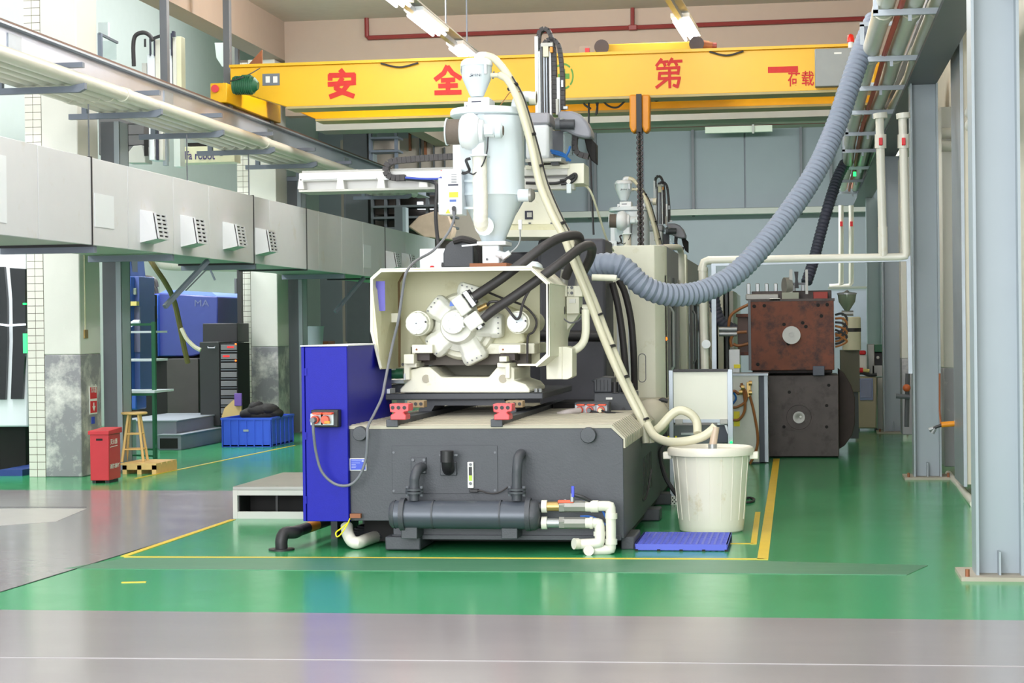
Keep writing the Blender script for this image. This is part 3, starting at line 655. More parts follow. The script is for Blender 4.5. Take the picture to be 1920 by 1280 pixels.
tubething('red_line', [fr[0][0].lerp(fr[0][1], 0.3)+Vector((0, -4, 0.05))]+[p.lerp(q, 0.3)+Vector((0, 0, 0.05)) for p, q in fr], 0.025, mat('red_pipe', (196, 70, 40), 0.5), 'thin red line pipe between the thick pipes in the right tray', 'pipe')
MB().pb(1600, 322, 1605, 330, 30.9, 0.05).build('signal_led', M_led, trk)

# ---- pipe frame (white water pipes on a galvanised frame)
YF = 19.0
gfm = thing('pipe_support_frame', 'galvanised steel frame under the white water pipes in front of the rusty mould', 'frame', P(1340, 700, YF))
MB().bar(P(1334, 494, YF), P(1703, 485, YF), 0.05).build('cross_bar', M_gal, gfm)
MB().bar(P(1338, 494, YF), P(1341, 885, YF), 0.045).build('post', M_gal, gfm)
MB().bar(P(1703, 480, YF), P(1707, 700, YF), 0.04).build('post', M_gal, gfm)
hp = tubething('water_pipe', [P(1692, 215, YF), P(1699, 474, YF), P(1697, 480, YF-0.01), P(1690, 482, YF), P(1328, 488, YF), P(1320, 491, YF), P(1317, 500, YF), P(1322, 700, YF), P(1325, 890, YF)], 0.042, M_pvc, 'white water pipe bending from the right tray across to the left post', 'pipe', seg=14)
MB().cyl(P(1324, 645, YF-0.05), P(1324, 645, YF-0.09), 0.045, seg=18).build('pressure_gauge', M_white, hp)
MB().cyl(P(1317, 508, YF), P(1318, 500, YF), 0.05, seg=14).build('elbow_collar', M_pvc, hp)
vp = tubething('water_pipe', [P(1649, 212, YF), P(1656, 480, YF)], 0.042, M_pvc, 'white vertical pipe with red valve, left of the pair above the mould', 'pipe', seg=14)
MB().cyl(P(1655, 425, YF), P(1656, 480, YF), 0.047, seg=14).build('sleeve', M_pvc, vp)
for par, a in ((vp, 1651), (hp, 1686+8)):
    v = MB().cyl(P(a, 252, YF), P(a, 278, YF), 0.058, seg=14).build('valve_body', M_pvc, par)
    if True: MB().pb(a-3, 258, a+4, 272, YF-0.09, 0.05).build('red_valve_handle', M_red, v, bevel=0.005)
    MB().cyl(P(a-1, 212, YF), P(a, 222, YF), 0.07, seg=14).build('top_fitting', M_pvc, par)

# second far set of pipes
YQ = 37
for a, lab in ((1577, 'far thin white pipe before the grey wall, left one'), (1596, 'far thin white pipe before the grey wall, right one')):
    o = tubething('water_pipe', [P(a, 385, YQ), P(a, 530, YQ), P(a-4, 536, YQ), P(a-22, 537, YQ)], 0.05, M_pvc, lab, 'pipe')
    MB().pb(a-2, 415, a+3, 424, YQ-0.1, 0.05).build('red_valve_handle', M_red, o)
lg = MB().pb(1553, 537, 1625, 541, YQ-0.1, 0.3).build('wall_ledge', M_beamw); tag(lg, 'narrow pale ledge under the far thin pipes', 'shelf')

# ---- corrugated hoses
def ribbed(name, pts, r, m, label, pitch_, seg=24):
    path = catmull([Vector(p) for p in pts], 40); L = [0]
    for a, b_ in zip(path[:-1], path[1:]): L.append(L[-1]+(b_-a).length)
    n = int(L[-1]/pitch_)*4; res = []; j = 0
    for i in range(n+1):
        t = L[-1]*i/n
        while j < len(L)-2 and L[j+1] < t: j += 1
        res.append(path[j].lerp(path[j+1], (t-L[j])/max(L[j+1]-L[j], 1e-9)))
    amp = [0.93, 1.0, 1.06, 1.0]
    return tag(MB().tube(res, r, seg, rf=lambda i: r*amp[i % 4]).build(name, m), label, 'hose')
hpts = [P(1642, 34, 18.6), P(1618, 90, 18.4), P(1590, 170, 18.2), P(1566, 240, 18.0), P(1530, 320, 17.7), P(1478, 400, 17.4), P(1422, 470, 17.1), P(1370, 520, 16.9), P(1310, 548, 16.7), P(1250, 552, 16.5), P(1205, 535, 16.4), P(1170, 503, 16.4), P(1142, 495, 16.4), P(1108, 500, 16.5)]
ribbed('corrugated_hose', hpts, 0.098, M_hose, 'large pale blue-grey corrugated hose sagging from the right tray to the machine', 0.052)
ribbed('corrugated_hose', [P(1585, 305, 31), P(1570, 335, 30.8), P(1552, 390, 30.5), P(1538, 440, 30.4), P(1525, 490, 30.2), P(1512, 530, 30)], 0.088, M_hosed, 'dark corrugated hose descending behind the rusty mould', 0.06)
ribbed('corrugated_hose', [P(1338, 555, 29), P(1344, 585, 29), P(1358, 608, 29), P(1385, 620, 29)], 0.085, M_hosed, 'dark corrugated hose entering the stack left of the rusty mould', 0.06)
# ================================================================== MAIN MACHINE
Y0 = F(930, 1031).y
k0 = Y0/FP
mc = thing('injection_machine', 'large charcoal and cream moulding machine seen from its screw motor end, on the green floor', 'machine', P(920, 1030, Y0))
YB = 20.5
def X0(px): return P(px, 800, Y0).x
def Z0(py, px=930): return P(px, py, Y0).z
base = MB().prism([(X0(655), Z0(977)), (X0(655), Z0(803)), (X0(1146), Z0(803)), (X0(1168), Z0(824)), (X0(1168), Z0(1008)), (X0(735), Z0(1008)), (X0(735), Z0(977))], Y0, YB).build('base', M_dark, mc, bevel=0.004)
# dusty ribbed top cover following the chamfer
tc = MB().prism([(X0(655), Z0(803)), (X0(655), Z0(797)), (X0(1147), Z0(797)), (X0(1172), Z0(822)), (X0(1172), Z0(840)), (X0(1168.5), Z0(840)), (X0(1168.5), Z0(824)), (X0(1146), Z0(803))], Y0-0.004, YB)
tcov = tc.build('top_cover', M_dusty, base)
b = MB()
for k in range(34):
    y = Y0+0.06+k*0.14
    b.prism([(X0(655), Z0(798)), (X0(655), Z0(795.5)), (X0(1147.5), Z0(795.5)), (X0(1173), Z0(821)), (X0(1173), Z0(838)), (X0(1171), Z0(838)), (X0(1171), Z0(824)), (X0(1146), Z0(798))], y, y+0.07)
b.build('cover_ribs', M_dusty, base)
# grooved guide rails along the bed
for a in (724, 920):
    MB().pb(a, 786, a+22, 800, Y0-0.02, 4.6).build('guide_rail', M_dark, mc, bevel=0.004)
for a in (730, 924):    # red stoppers
    r = MB().pprism([(a, 757), (a+36, 757), (a+36, 771), (a+28, 772), (a+26, 774), (a+31, 778), (a+31, 787), (a+2, 787), (a+2, 778), (a+9, 774), (a+1, 772)], Y0-0.05, 0.16).build('rail_stopper', M_pink, mc, bevel=0.006)
    for i in range(3): MB().cyl(P(a+6+i*11, 764, Y0-0.056), P(a+6+i*11, 764, Y0-0.03), 0.014, seg=12).build('bolt_hole', M_black, r)
for a in (763, 948):
    r = MB().pb(a, 751, a+32, 764, Y0+0.5, 0.12).build('clamp_block', mat('brass_block', (150, 126, 92), 0.5), mc, bevel=0.004)
    for i in range(3): MB().cyl(P(a+6+i*10, 757, Y0+0.49), P(a+6+i*10, 757, Y0+0.51), 0.013, seg=10).build('bolt_hole', M_black, r)
# front details
pnl = MB().pb(735, 835, 933, 925, Y0-0.006, 0.006).build('access_plate', M_dark, base, bevel=0.002)
for a, c in ((738, 848), (928, 848), (738, 920), (928, 919)): MB().cyl(P(a, c, Y0-0.012), P(a, c, Y0-0.004), 0.009, seg=8).build('screw', M_greyd, base)
for a, c, r in ((677, 812, 14), (1104, 815, 15)):
    q = P(a, c, Y0); MB().lathe(q, [(r*k0, 0), (r*k0, -0.045), (r*k0*0.92, -0.055), (0.012, -0.056)], (0, 1, 0)).build('round_plug', M_dark, base)
np_ = MB().pb(655.5, 859, 687, 882, Y0-0.006, 0.005).build('nameplate', M_paper, base, bevel=0.002)
MB().pb(657, 860.5, 685.5, 880.5, Y0-0.008, 0.003).build('nameplate_face', M_label, base)
for i, (a, wd) in enumerate(((863, 18), (867, 16), (870, 8), (873, 9), (876, 8))): MB().pb(659, a, 659+wd, a+1, Y0-0.0095, 0.002).build('nameplate_print', mat('print_pale', (150, 160, 230)), base)
MB().pb(678, 862, 682, 866, Y0-0.0095, 0.002).build('nameplate_print', mat('print_pale', (150, 160, 230)), base)
lv = MB().pb(876.5, 866, 887.5, 915, Y0-0.03, 0.03).build('level_gauge', M_paper, base, bevel=0.004)
MB().pb(879, 875, 885, 895, Y0-0.034, 0.006).build('gauge_glass', M_black, lv); MB().pb(879, 891, 885, 901, Y0-0.036, 0.006).build('gauge_fluid', mat('gauge_green', (170, 200, 60)), lv)
for c in (870.5, 906): MB().cyl(P(882, c, Y0-0.04), P(882, c, Y0-0.03), 0.011, seg=10).build('gauge_screw', M_greyd, lv)
MB().tube([P(884, 921, Y0-0.03), P(900, 920, Y0-0.05), P(920, 925, Y0-0.06), P(938, 922, Y0-0.06), P(952, 913, Y0-0.05)], 0.006, 6, smooth=5).build('sensor_cable', M_rubber, base)
MB().pb(880, 917, 896, 923, Y0-0.05, 0.05).build('sensor_plug', M_black, base, bevel=0.004)
# oil filler elbow
of = MB().pb(825, 866, 856, 891, Y0-0.03, 0.03).build('filler_flange', M_dark, base, bevel=0.004)
MB().tube([P(841, 880, Y0-0.01), P(840, 876, Y0-0.09), P(839, 866, Y0-0.13), P(838, 853, Y0-0.14)], 0.045, 16, smooth=3).build('filler_neck', M_black, of)
MB().cyl(P(838, 866, Y0-0.14), P(838, 845, Y0-0.14), 0.048, seg=18).build('filler_cap', M_black, of)
MB().bar(P(824, 853, Y0-0.1), P(858, 853, Y0-0.1), 0.014).build('cap_clip', M_greyd, of)
# oil cooler
yo = Y0-0.20
ck = thing_loc = P(870, 965, yo)
oc = MB().cyl(P(742, 964, yo), P(1000, 966, yo), 26*k0, seg=36).build('oil_cooler', mat('cooler_grey', (74, 80, 90), 0.35, 0.2, var=0.08), mc)
MB().lathe(P(742, 964, yo), [(26*k0, 0), (27*k0, 0.0), (26*k0, -0.02), (22*k0, -0.035), (0.02, -0.04)], (1, 0, 0), 36).build('end_cover', M_dark, oc)
for a, wd, r in ((752, 9, 31), (987, 9, 31), (812, 3, 27.3), (938, 3, 27.3)):
    MB().cyl(P(a, 964, yo), P(a+wd, 964, yo), r*k0, seg=36).build('flange_ring' if wd > 4 else 'clamp_band', M_dark, oc)
MB().lathe(P(996, 966, yo), [(28*k0, 0), (28*k0, 0.03), (24*k0, 0.055), (18*k0, 0.065), (0.01, 0.07)], (1, 0, 0), 36).build('end_cover', M_dark, oc)
for c in (951, 981): MB().cyl(P(1004, c, yo), P(1024, c, yo), 9*k0, seg=16).build('port_stub', M_black, oc)
for a in (752, 940): MB().pb(a, 975, a+30, 1010, yo-0.04, 0.24).build('saddle', M_dark, oc, bevel=0.005)
for a, fx in ((777, 787), (969, 972)):
    if a == 777:
        pts = [P(a, 938, yo), P(a+0, 905, yo), P(a+1, 893, yo), P(a+6, 880, yo+0.04), P(a+11, 876, yo+0.12), P(a+15, 876, Y0)]
    else:
        pts = [P(a, 938, yo), P(a, 895, yo), P(a+1, 873, yo), P(a+3, 858, yo+0.04), P(a+6, 852, yo+0.11), P(a+8, 851, Y0)]
    MB().tube(pts, 9.5*k0, 16, smooth=4).build('oil_pipe', M_dark, oc)
    for z in (915, 921): MB().cyl(P(a, z+4, yo), P(a, z, yo), 17*k0, seg=20).build('pipe_flange', M_dark, oc)
    for s in (-13, 13): MB().cyl(P(a+s, 930, yo), P(a+s, 911, yo), 0.012, seg=8).build('flange_bolt', M_greyd, oc)
MB().pb(770, 857, 799, 888, Y0-0.02, 0.02).build('pipe_mount', M_dark, base, bevel=0.004)
for s, t_ in ((774, 862), (795, 862), (795, 884)): MB().cyl(P(s, t_, Y0-0.035), P(s, t_, Y0-0.02), 0.011, seg=8).build('mount_bolt', M_greyd, base)
# skid and feet
MB().pb(735, 1003, 1165, 1012, Y0-0.02, 0.5).build('skid_beam', M_dark, mc, bevel=0.004)
for a, b_, yy in ((722, 788, Y0-0.1), (1164, 1190, Y0+0.1)): MB().pb(a, 1006, b_, 1031, yy, 0.5).build('machine_foot', M_dark, mc, bevel=0.01)
MB().box(X0(790), X0(1160), Y0+0.3, YB-0.3, 0.03, Z0(1008)).build('underside_shade', M_void, mc)  # black block standing in for the shaded void under the base
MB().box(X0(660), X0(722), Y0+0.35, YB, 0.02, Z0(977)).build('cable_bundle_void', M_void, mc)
for k in range(6):
    q = PX(1195+k*4.5, 905+0*k, X0(1168)); MB().box(X0(1168)-0.001, X0(1168)+0.004, 15.0+k*0.16, 15.06+k*0.16, 0.25, 0.55).build('louvre', M_black, base)
for yy in (15.4, 16.8): MB().box(X0(1168)-0.1, X0(1168)+0.1, yy, yy+0.25, 0, 0.1).build('machine_foot', M_dark, mc, bevel=0.01)
MB().tube([P(640, 1000, Y0+0.3)+Vector((0.12*cos(i*0.8), 0.2*sin(i*0.8), -0.04+0.0*i)) for i in range(2)], 0.01).b.free()
cb_ = MB()
for k in range(5):
    c = P(690, 996, Y0+0.45)+Vector((0.02*k, 0.02*k, -0.03+0.015*k)); cb_.tube([c+Vector((0.17*cos(t*pi/8), 0.14*sin(t*pi/8), 0)) for t in range(17)], 0.012, 6)
o = cb_.build('coiled_cable', M_cable); tag(o, 'coil of black cable lying under the machine edge beside the white elbow', 'cable')
# PVC cooling pipes with valves
def pvcvalve(y, pts, par, handle, lab):
    t = thing('cooling_pipe', lab, 'pipe', pts[-1])
    MB().cyl(P(1016, y, yo), P(1026, y, yo), 12*k0, seg=20).build('union_nut', M_pvc, t); MB().cyl(P(1026, y, yo), P(1052, y, yo), 9*k0, seg=16).build('nipple', M_brass if y < 960 else M_steel, t)
    MB().cyl(P(1049, y, yo), P(1059, y, yo), 12*k0, seg=6).build('hex_nut', M_stainless, t)
    MB().cyl(P(1056, y, yo), P(1098, y, yo), 11*k0, seg=8).build('valve_body', M_stainless, t)
    MB().cyl(P(1096, y, yo), P(1108, y, yo), 10*k0, seg=16).build('union_nut', M_pvc, t)
    MB().tube(pts, 9.6*k0, 16).build('pvc_pipe', M_pvc, t)
    return t
def el(a, b_, c, r=10):   # rounded elbow points around corner b
    a, b_, c = Vector(a), Vector(b_), Vector(c); u = (a-b_).normalized()*r*k0; v = (c-b_).normalized()*r*k0
    return [b_+u, b_+u*0.3+v*0.05, b_+u*0.08+v*0.08, b_+u*0.05+v*0.3, b_+v]
A = [P(1102, 949, yo), P(1145, 948, yo), P(1146, 1030, yo), P(1098, 1032, yo)]
t1 = pvcvalve(949, [A[0]]+el(*A[0:3], 12)+el(*A[1:4], 12)+[A[3]], None, 1, 'upper white plastic cooling pipe with red lever valve on the oil cooler')
B = [P(1102, 980, yo), P(1124, 980, yo), P(1125, 1018, yo-0.02), P(1078, 1020, yo-0.02)]
t2 = pvcvalve(980, [B[0]]+el(*B[0:3])+el(*B[1:4])+[B[3]], None, 0, 'lower white plastic cooling pipe turning under the upper one')
for t, lst in ((t1, ((1140, 960, 1151, 960), (1146, 962, 1146, 972), (1146, 1010, 1146, 1020), (1108, 949, 1122, 949))), (t2, ((1124, 996, 1124, 1004), (1106, 980, 1112, 980)))):
    for a, b_, c, d in lst:
        if a == c: MB().cyl(P(a, b_, yo), P(c, d, yo), 11.4*k0, seg=16).build('pipe_collar', M_pvc, t)
        elif b_ == d and a > 1100 and a < 1130: MB().cyl(P(a, b_, yo), P(c, d, yo), 11.4*k0, seg=16).build('pipe_collar', M_pvc, t)
MB().cyl(P(1084, 1019, yo-0.03), P(1076, 1019, yo-0.05), 10.5*k0, seg=16).build('end_cap', M_pvc, t2)
MB().tube([P(1102, 1031, yo), P(1104, 1032, yo-0.08)], 9.6*k0, 14).build('open_outlet', M_pvc, t1)
MB().bar(P(1046, 940, yo-0.02), P(1076, 940, yo-0.02), 0.03, 0.022).build('red_lever', mat('lever_red', (226, 92, 58), 0.4), t1, bevel=0.006)
MB().cyl(P(1060, 944, yo), P(1060, 936, yo), 0.012).build('lever_stem', M_steel, t1)
MB().bar(P(1074, 932, yo-0.04), P(1074, 911, yo-0.04), 0.022, 0.012).build('blue_lever', mat('lever_blue', (60, 74, 200), 0.4), t1, bevel=0.004)
MB().cyl(P(1073, 940, yo-0.03), P(1073, 925, yo-0.03), 0.016, seg=12).build('small_valve', M_steel, t1)
MB().tube([P(1078, 928, yo-0.03), P(1092, 932, yo-0.03), P(1110, 941, yo), P(1118, 946, yo+0.05)], 0.014, 8, smooth=4).build('drain_hose', M_cable, t1)
for pts in (((1095, 936), (1110, 942), (1125, 950), (1137, 972)), ((1088, 968), (1105, 968), (1122, 974), (1136, 984))):
    MB().tube([P(a, b_, yo+0.12) for a, b_ in pts], 0.008, 6, smooth=4).build('blue_air_line', mat('air_blue', (50, 110, 200), 0.4), t1)

# ---- carriage: dark slide plate, cream casting
YK = 14.55; kk = YK/FP
MB().pb(722, 737, 1018, 749, YK, 1.9).build('slide_plate', M_dark, mc, bevel=0.008)
MB().pprism([(800, 749), (945, 749), (952, 760), (968, 766), (968, 775), (948, 775), (938, 760), (815, 760), (806, 775), (785, 775), (785, 766), (795, 760)], YK+0.1, 0.5).build('slide_saddle', M_dark, mc)
for a in (1005, 1013): MB().cyl(P(a, 735, YK), P(a, 728, YK), 0.014, seg=8).build('screw_stud', M_steel, mc)
cs = MB()
pts = [(750, 736), (750, 729), (766, 713), (766, 694), (790, 688), (806, 688), (828, 707), (916, 707), (934, 686), (956, 686), (964, 690), (964, 713), (985, 720), (993, 729), (993, 736)]
cs.pprism(pts, YK, 0.9)
casting = cs.build('carriage_casting', M_cream, mc, bevel=0.01)
for a in (799, 943): MB().cyl(P(a, 710, YK-0.004), P(a, 710, YK+0.002), 8*kk, seg=20).build('lifting_hole', M_dusty, casting)
for a, c in ((766, 0), (954, 0)):
    MB().pprism([(757, 680), (781, 680), (781, 689), (768, 689), (768, 712), (757, 712)] if a == 766 else [(932, 680), (956, 680), (956, 709), (947, 709), (947, 689), (932, 689)], YK-0.06, 0.5).build('support_bracket', M_cream, mc, bevel=0.006)
MB().pb(757, 700, 760, 712, YK-0.07, 0.1).build('bracket_bolt_strip', M_steel, mc)
# crossing slide bits at the left
MB().cyl(P(718, 701, YK+0.3), P(757, 700, YK+0.3), 10*kk, seg=18).build('injection_cylinder', M_green, mc)
MB().pb(720, 712, 757, 718, YK+0.4, 0.5).build('side_rail', M_steel, mc); MB().pb(722, 722, 756, 736, YK+0.5, 0.4).build('side_gear', M_dark, mc)
MB().pb(719, 729, 731, 745, YK+0.05, 0.2).build('white_corner_plate', M_white, mc)
# ---- injection plate and cylinders behind motor
YM = 14.45; km = YM/FP
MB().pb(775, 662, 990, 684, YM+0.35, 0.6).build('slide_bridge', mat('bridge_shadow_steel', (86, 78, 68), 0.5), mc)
MB().pb(825, 684, 938, 708, YM+0.75, 0.4).build('bed_panel', mat('bed_olive', (120, 118, 104), 0.7), mc)
MB().pb(772, 644, 1002, 664, YM+0.25, 0.7).build('bearing_block', M_cream, mc, bevel=0.008)
for a, b_ in ((772, 811), (934, 976)):
    r = MB().pb(a, 646, b_, 662, YM-0.02, 0.3).build('slide_shoe', M_cream, mc, bevel=0.006); MB().cyl(P(a+9, 655, YM-0.025), P(a+9, 655, YM), 0.008, seg=8).build('bolt', M_brown, r)
for a in (778, 938): MB().pb(a, 662, a+28, 676, YM+0.1, 0.3).build('guide_shoe', M_oldsteel, mc, bevel=0.004)
MB().pb(757, 664, 776, 682, YM-0.03, 0.3).build('guide_bracket', M_cream, mc, bevel=0.004); MB().pb(936, 668, 950, 678, YM-0.03, 0.3).build('guide_bracket', M_cream, mc, bevel=0.004)
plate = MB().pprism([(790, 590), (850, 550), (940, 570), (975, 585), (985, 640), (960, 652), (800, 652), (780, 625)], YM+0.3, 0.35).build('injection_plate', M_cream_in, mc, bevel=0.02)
for a, c, r in ((783, 606, 26), (971, 604, 24)):   # injection cylinders
    q = P(a, c, YM); cylr = MB().cyl(q+Vector((0, 0.02, 0)), q+Vector((0, 0.9, 0)), (r-2)*km, seg=32).build('injection_cylinder', M_cream, mc)
    nb = MB(); rings = []
    for d, f in ((-0.05, 0.93), (-0.045, 0.98), (0.04, 1.0), (0.05, 0.97)):
        rings.append([q+Vector(((r-4)*km*f*(0.94 if (i % 6) == 0 else 1)*cos(2*pi*i/48), d, (r-4)*km*f*(0.94 if (i % 6) == 0 else 1)*sin(2*pi*i/48))) for i in range(48)])
    nb.loops(rings); nb.build('slotted_nut', M_motor, cylr)
    MB().lathe(q, [(0.5*r*km, -0.05), (0.5*r*km, -0.056), (0.02*r*km, -0.057)], (0, 1, 0)).build('nut_centre', M_hopper, cylr)
    MB().cyl(q+Vector((0, -0.06, 0)), q+Vector((0, -0.05, 0)), 0.006, seg=8).build('centre_mark', M_greyd, cylr)
    MB().cyl(q+Vector((0.7*r*km, -0.06, 0.1*r*km)), q+Vector((0.7*r*km, -0.045, 0.1*r*km)), 0.008, seg=8).build('dark_hole', M_black, cylr)
# ---- radial piston motor
mo = P(857, 611, YM)
motor = MB().lathe(mo, [(51*km, 0.26), (51*km, 0.2), (49*km, 0.14), (36*km, 0.10), (33*km, 0.0), (30*km, -0.03)], (0, 1, 0), 40).build('radial_motor', M_motor, mc)
MB().lathe(mo, [(66*km, 0.34), (66*km, 0.26), (60*km, 0.22)], (0, 1, 0), 40).build('mount_ring', M_cream, motor)
MB().lathe(P(853, 605, YM), [(22*km, -0.02), (22*km, -0.09), (20*km, -0.10), (0.01, -0.10)], (0, 1, 0), 28).build('valve_cover', M_motor, motor)
MB().lathe(P(855, 606, YM), [(19.5*km, -0.10), (19.5*km, -0.115), (4*km, -0.118), (0.003, -0.118)], (0, 1, 0), 28).build('cover_disc', M_motor, motor)
for i in range(6):
    a = 2*pi*i/6+0.4; q = P(855+16*cos(a), 606+16*sin(a), YM-0.115); MB().cyl(q, q+Vector((0, -0.012, 0)), 0.008, seg=6).build('cover_bolt', M_hopper, motor)
for i, (ex, ey) in enumerate(((881, 532), (803, 566), (800, 655), (890, 680), (940, 611))):
    d2 = Vector((ex-857, ey-611)); L = d2.length; u = Vector((d2.x/L, 0, -d2.y/L)); v = Vector((u.z, 0, -u.x)); n_ = Vector((0, 1, 0))
    b = MB(); c0 = mo+Vector((0, 0.16, 0)); rr_ = []
    for dist, hw, hd in ((22, 19, 0.07), (40, 21, 0.085), (L-24, 21.5, 0.09), (L-20, 23.5, 0.1), (L-10, 24, 0.1), (L-3, 22, 0.09), (L, 19, 0.08)):
        c = c0+u*dist*km; hw *= km; rr_.append([c+v*hw*sx+n_*hd*sy for sx, sy in ((-1, -0.6), (-0.65, -1), (0.65, -1), (1, -0.6), (1, 0.6), (0.65, 1), (-0.65, 1), (-1, 0.6))])
    b.loops(rr_); arm = b.build('cylinder_arm', M_motor, motor, bevel=0.006)
    for s in (-15, -5, 5, 15):
        q = c0+u*(L-6)*km+v*s*km-n_*0.1; MB().cyl(q, q-n_*0.012, 0.006, seg=6).build('head_bolt', M_greyd, arm)
MB().pprism([(844, 565), (855, 562), (852, 573), (843, 574)], YM-0.0, 0.01).build('blue_sticker', mat('sticker_blue', (84, 120, 210)), motor)
# valve block with two hose flanges
d = Vector((cos(radians(35)), 0, sin(radians(35))))
pvb = Vector((-d.z, 0, d.x))
b = MB(); c = P(868, 572, YM-0.03); b.obox(c, pvb*19*km, d*12*km, Vector((0, 0.08, 0))); c = P(890, 602, YM-0.06); b.obox(c, pvb*14*km, d*16*km, Vector((0, 0.08, 0)))
b.build('valve_block', M_motor, motor, bevel=0.012)
for (a, c_, a2, c2) in ((882, 560, 906, 546), (894, 602, 927, 580)):
    q = P(a, c_, YM-0.08); MB().obox(q, pvb*17*km, d*5*km, Vector((0, 0.05, 0))).build('hose_flange', M_steel, motor, bevel=0.004)
    for s in (-1, 1):
        qq = q+pvb*11*km*s-Vector((0, 0.03, 0)); MB().cyl(qq-d*8*km, qq+d*10*km, 4.3*km, seg=10).build('socket_bolt', M_black, motor)
    MB().tube([q, P(a2-4, c2+2, YM-0.08), P(a2, c2, YM-0.08)], 8*km, 14).build('hose_crimp', M_stainless, motor)
h1 = [P(888, 557, YM-0.08), P(906, 545, YM-0.08), P(940, 522, YM-0.1), P(980, 492, YM-0.1), P(1020, 462, YM-0.05), P(1050, 446, YM+0.1), P(1078, 441, YM+0.3), P(1087, 449, YM+0.5), P(1082, 470, YM+0.65), P(1068, 500, YM+0.75), P(1060, 520, YM+0.8)]
h2 = [P(905, 597, YM-0.08), P(927, 580, YM-0.08), P(965, 555, YM-0.1), P(1010, 523, YM-0.1), P(1050, 494, YM-0.05), P(1085, 467, YM+0.15), P(1104, 460, YM+0.35), P(1110, 467, YM+0.55), P(1106, 485, YM+0.7), P(1096, 505, YM+0.78), P(1088, 520, YM+0.82)]
for h, lab in ((h1, 'upper black hydraulic hose arching from the star-shaped motor to the valve block'), (h2, 'lower black hydraulic hose arching from the star-shaped motor to the valve block')):
    o = tubething('hydraulic_hose', h, 9.2*km, M_rubber, lab, 'hose', seg=16, smooth=6)
    for p, q in ((h[-2], h[-1]),):
        MB().cyl(h[-1]+Vector((0, 0, 0.06)), P(1055 if h is h1 else 1084, 550, YM+0.82), 8.5*km, seg=16).build('end_crimp', M_stainless, o)
MB().tube([P(914, 572, YM-0.03), P(920, 566, YM-0.05), P(935, 566, YM-0.05), P(950, 577, YM-0.1), P(962, 592, YM-0.12), P(969, 598, YM-0.12), P(975, 592, YM-0.12), P(980, 570, YM-0.12), P(992, 545, YM-0.1), P(1012, 528, YM-0.05), P(1040, 508, YM)], 0.011, 8, smooth=5).build('sensor_cable', M_rubber, motor)
MB().tube([P(916, 548, YM+0.2), P(945, 560, YM+0.15), P(980, 572, YM+0.1), P(1000, 590, YM+0.1), P(1006, 606, YM+0.1), P(1000, 622, YM+0.1), P(990, 630, YM+0.1), P(989, 660, YM+0.1), P(989, 680, YM+0.1)], 0.009, 8, smooth=4).build('rubber_seal_cable', M_rubber, motor)
MB().cyl(P(897, 580, YM-0.02), P(914, 572, YM-0.03), 6*km, seg=12).build('bleed_fitting', M_brass, motor)
# ---- cream shroud (hexagonal mouth, inner box)
YS = 14.15; ks = YS/FP; YSb = 15.0
out = [(694, 618), (694, 521), (713, 505), (1006, 502), (1028, 522), (1028, 662), (1008, 685), (975, 685), (970, 681), (1004, 681), (1022, 659), (1022, 525), (1003, 507), (714, 510), (699, 524), (699, 617)]
b = MB(); b.pprism([(694, 621), (694, 521), (713, 504), (998, 502), (1030, 530), (1030, 666), (1006, 686), (970, 686), (970, 682), (1004, 682), (1024, 663), (1024, 533), (995, 507), (715, 510), (699, 524), (699, 619), (716, 690), (711, 690)], YS, 0.03)
mouth = b.build('shroud', M_cream, mc, bevel=0.003)
def W(a, c, Y): return P(a, c, Y)
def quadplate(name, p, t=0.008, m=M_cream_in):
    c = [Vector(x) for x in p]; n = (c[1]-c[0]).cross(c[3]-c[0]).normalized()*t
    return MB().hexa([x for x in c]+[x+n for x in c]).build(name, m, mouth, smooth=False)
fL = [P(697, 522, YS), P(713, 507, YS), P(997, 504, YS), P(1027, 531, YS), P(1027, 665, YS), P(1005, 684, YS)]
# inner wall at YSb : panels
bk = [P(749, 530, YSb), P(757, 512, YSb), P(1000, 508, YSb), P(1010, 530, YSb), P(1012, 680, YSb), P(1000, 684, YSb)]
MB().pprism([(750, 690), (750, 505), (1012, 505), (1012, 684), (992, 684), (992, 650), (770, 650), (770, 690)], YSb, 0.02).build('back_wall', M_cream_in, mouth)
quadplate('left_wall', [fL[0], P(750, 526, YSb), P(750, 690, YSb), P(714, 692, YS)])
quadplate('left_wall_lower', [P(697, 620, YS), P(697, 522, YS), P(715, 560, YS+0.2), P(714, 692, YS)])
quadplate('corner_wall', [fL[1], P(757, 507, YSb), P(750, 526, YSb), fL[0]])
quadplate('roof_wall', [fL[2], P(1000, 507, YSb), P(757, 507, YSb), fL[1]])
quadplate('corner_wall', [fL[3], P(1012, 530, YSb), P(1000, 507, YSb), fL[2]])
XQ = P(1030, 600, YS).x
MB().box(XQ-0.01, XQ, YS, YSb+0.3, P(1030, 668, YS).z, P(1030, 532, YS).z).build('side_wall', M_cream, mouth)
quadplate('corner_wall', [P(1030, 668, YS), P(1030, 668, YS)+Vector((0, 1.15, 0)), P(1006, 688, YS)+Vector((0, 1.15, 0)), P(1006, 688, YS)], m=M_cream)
quadplate('shoulder_wall', [P(1030, 532, YS), P(1030, 532, YS)+Vector((0, 1.15, 0)), P(998, 504, YS)+Vector((0, 1.15, 0)), P(998, 504, YS)], m=M_cream)
MB().box(P(713, 504, YS).x, P(998, 503, YS).x, YS, YSb+0.25, P(860, 504, YS).z, P(860, 503, YS).z+0.01).build('roof_plate', M_cream, mouth)
MB().pb(700, 527, 722, 583, YS+0.12, 0.004).build('faded_sticker', M_purple, mouth)
MB().tube([P(760, 508, YS+0.6), P(748, 530, YS+0.6), P(749, 600, YS+0.6), P(749, 688, YS+0.6)], 0.012, 6).build('rubber_edge', mat('seal_brown', (112, 92, 64)), mouth)
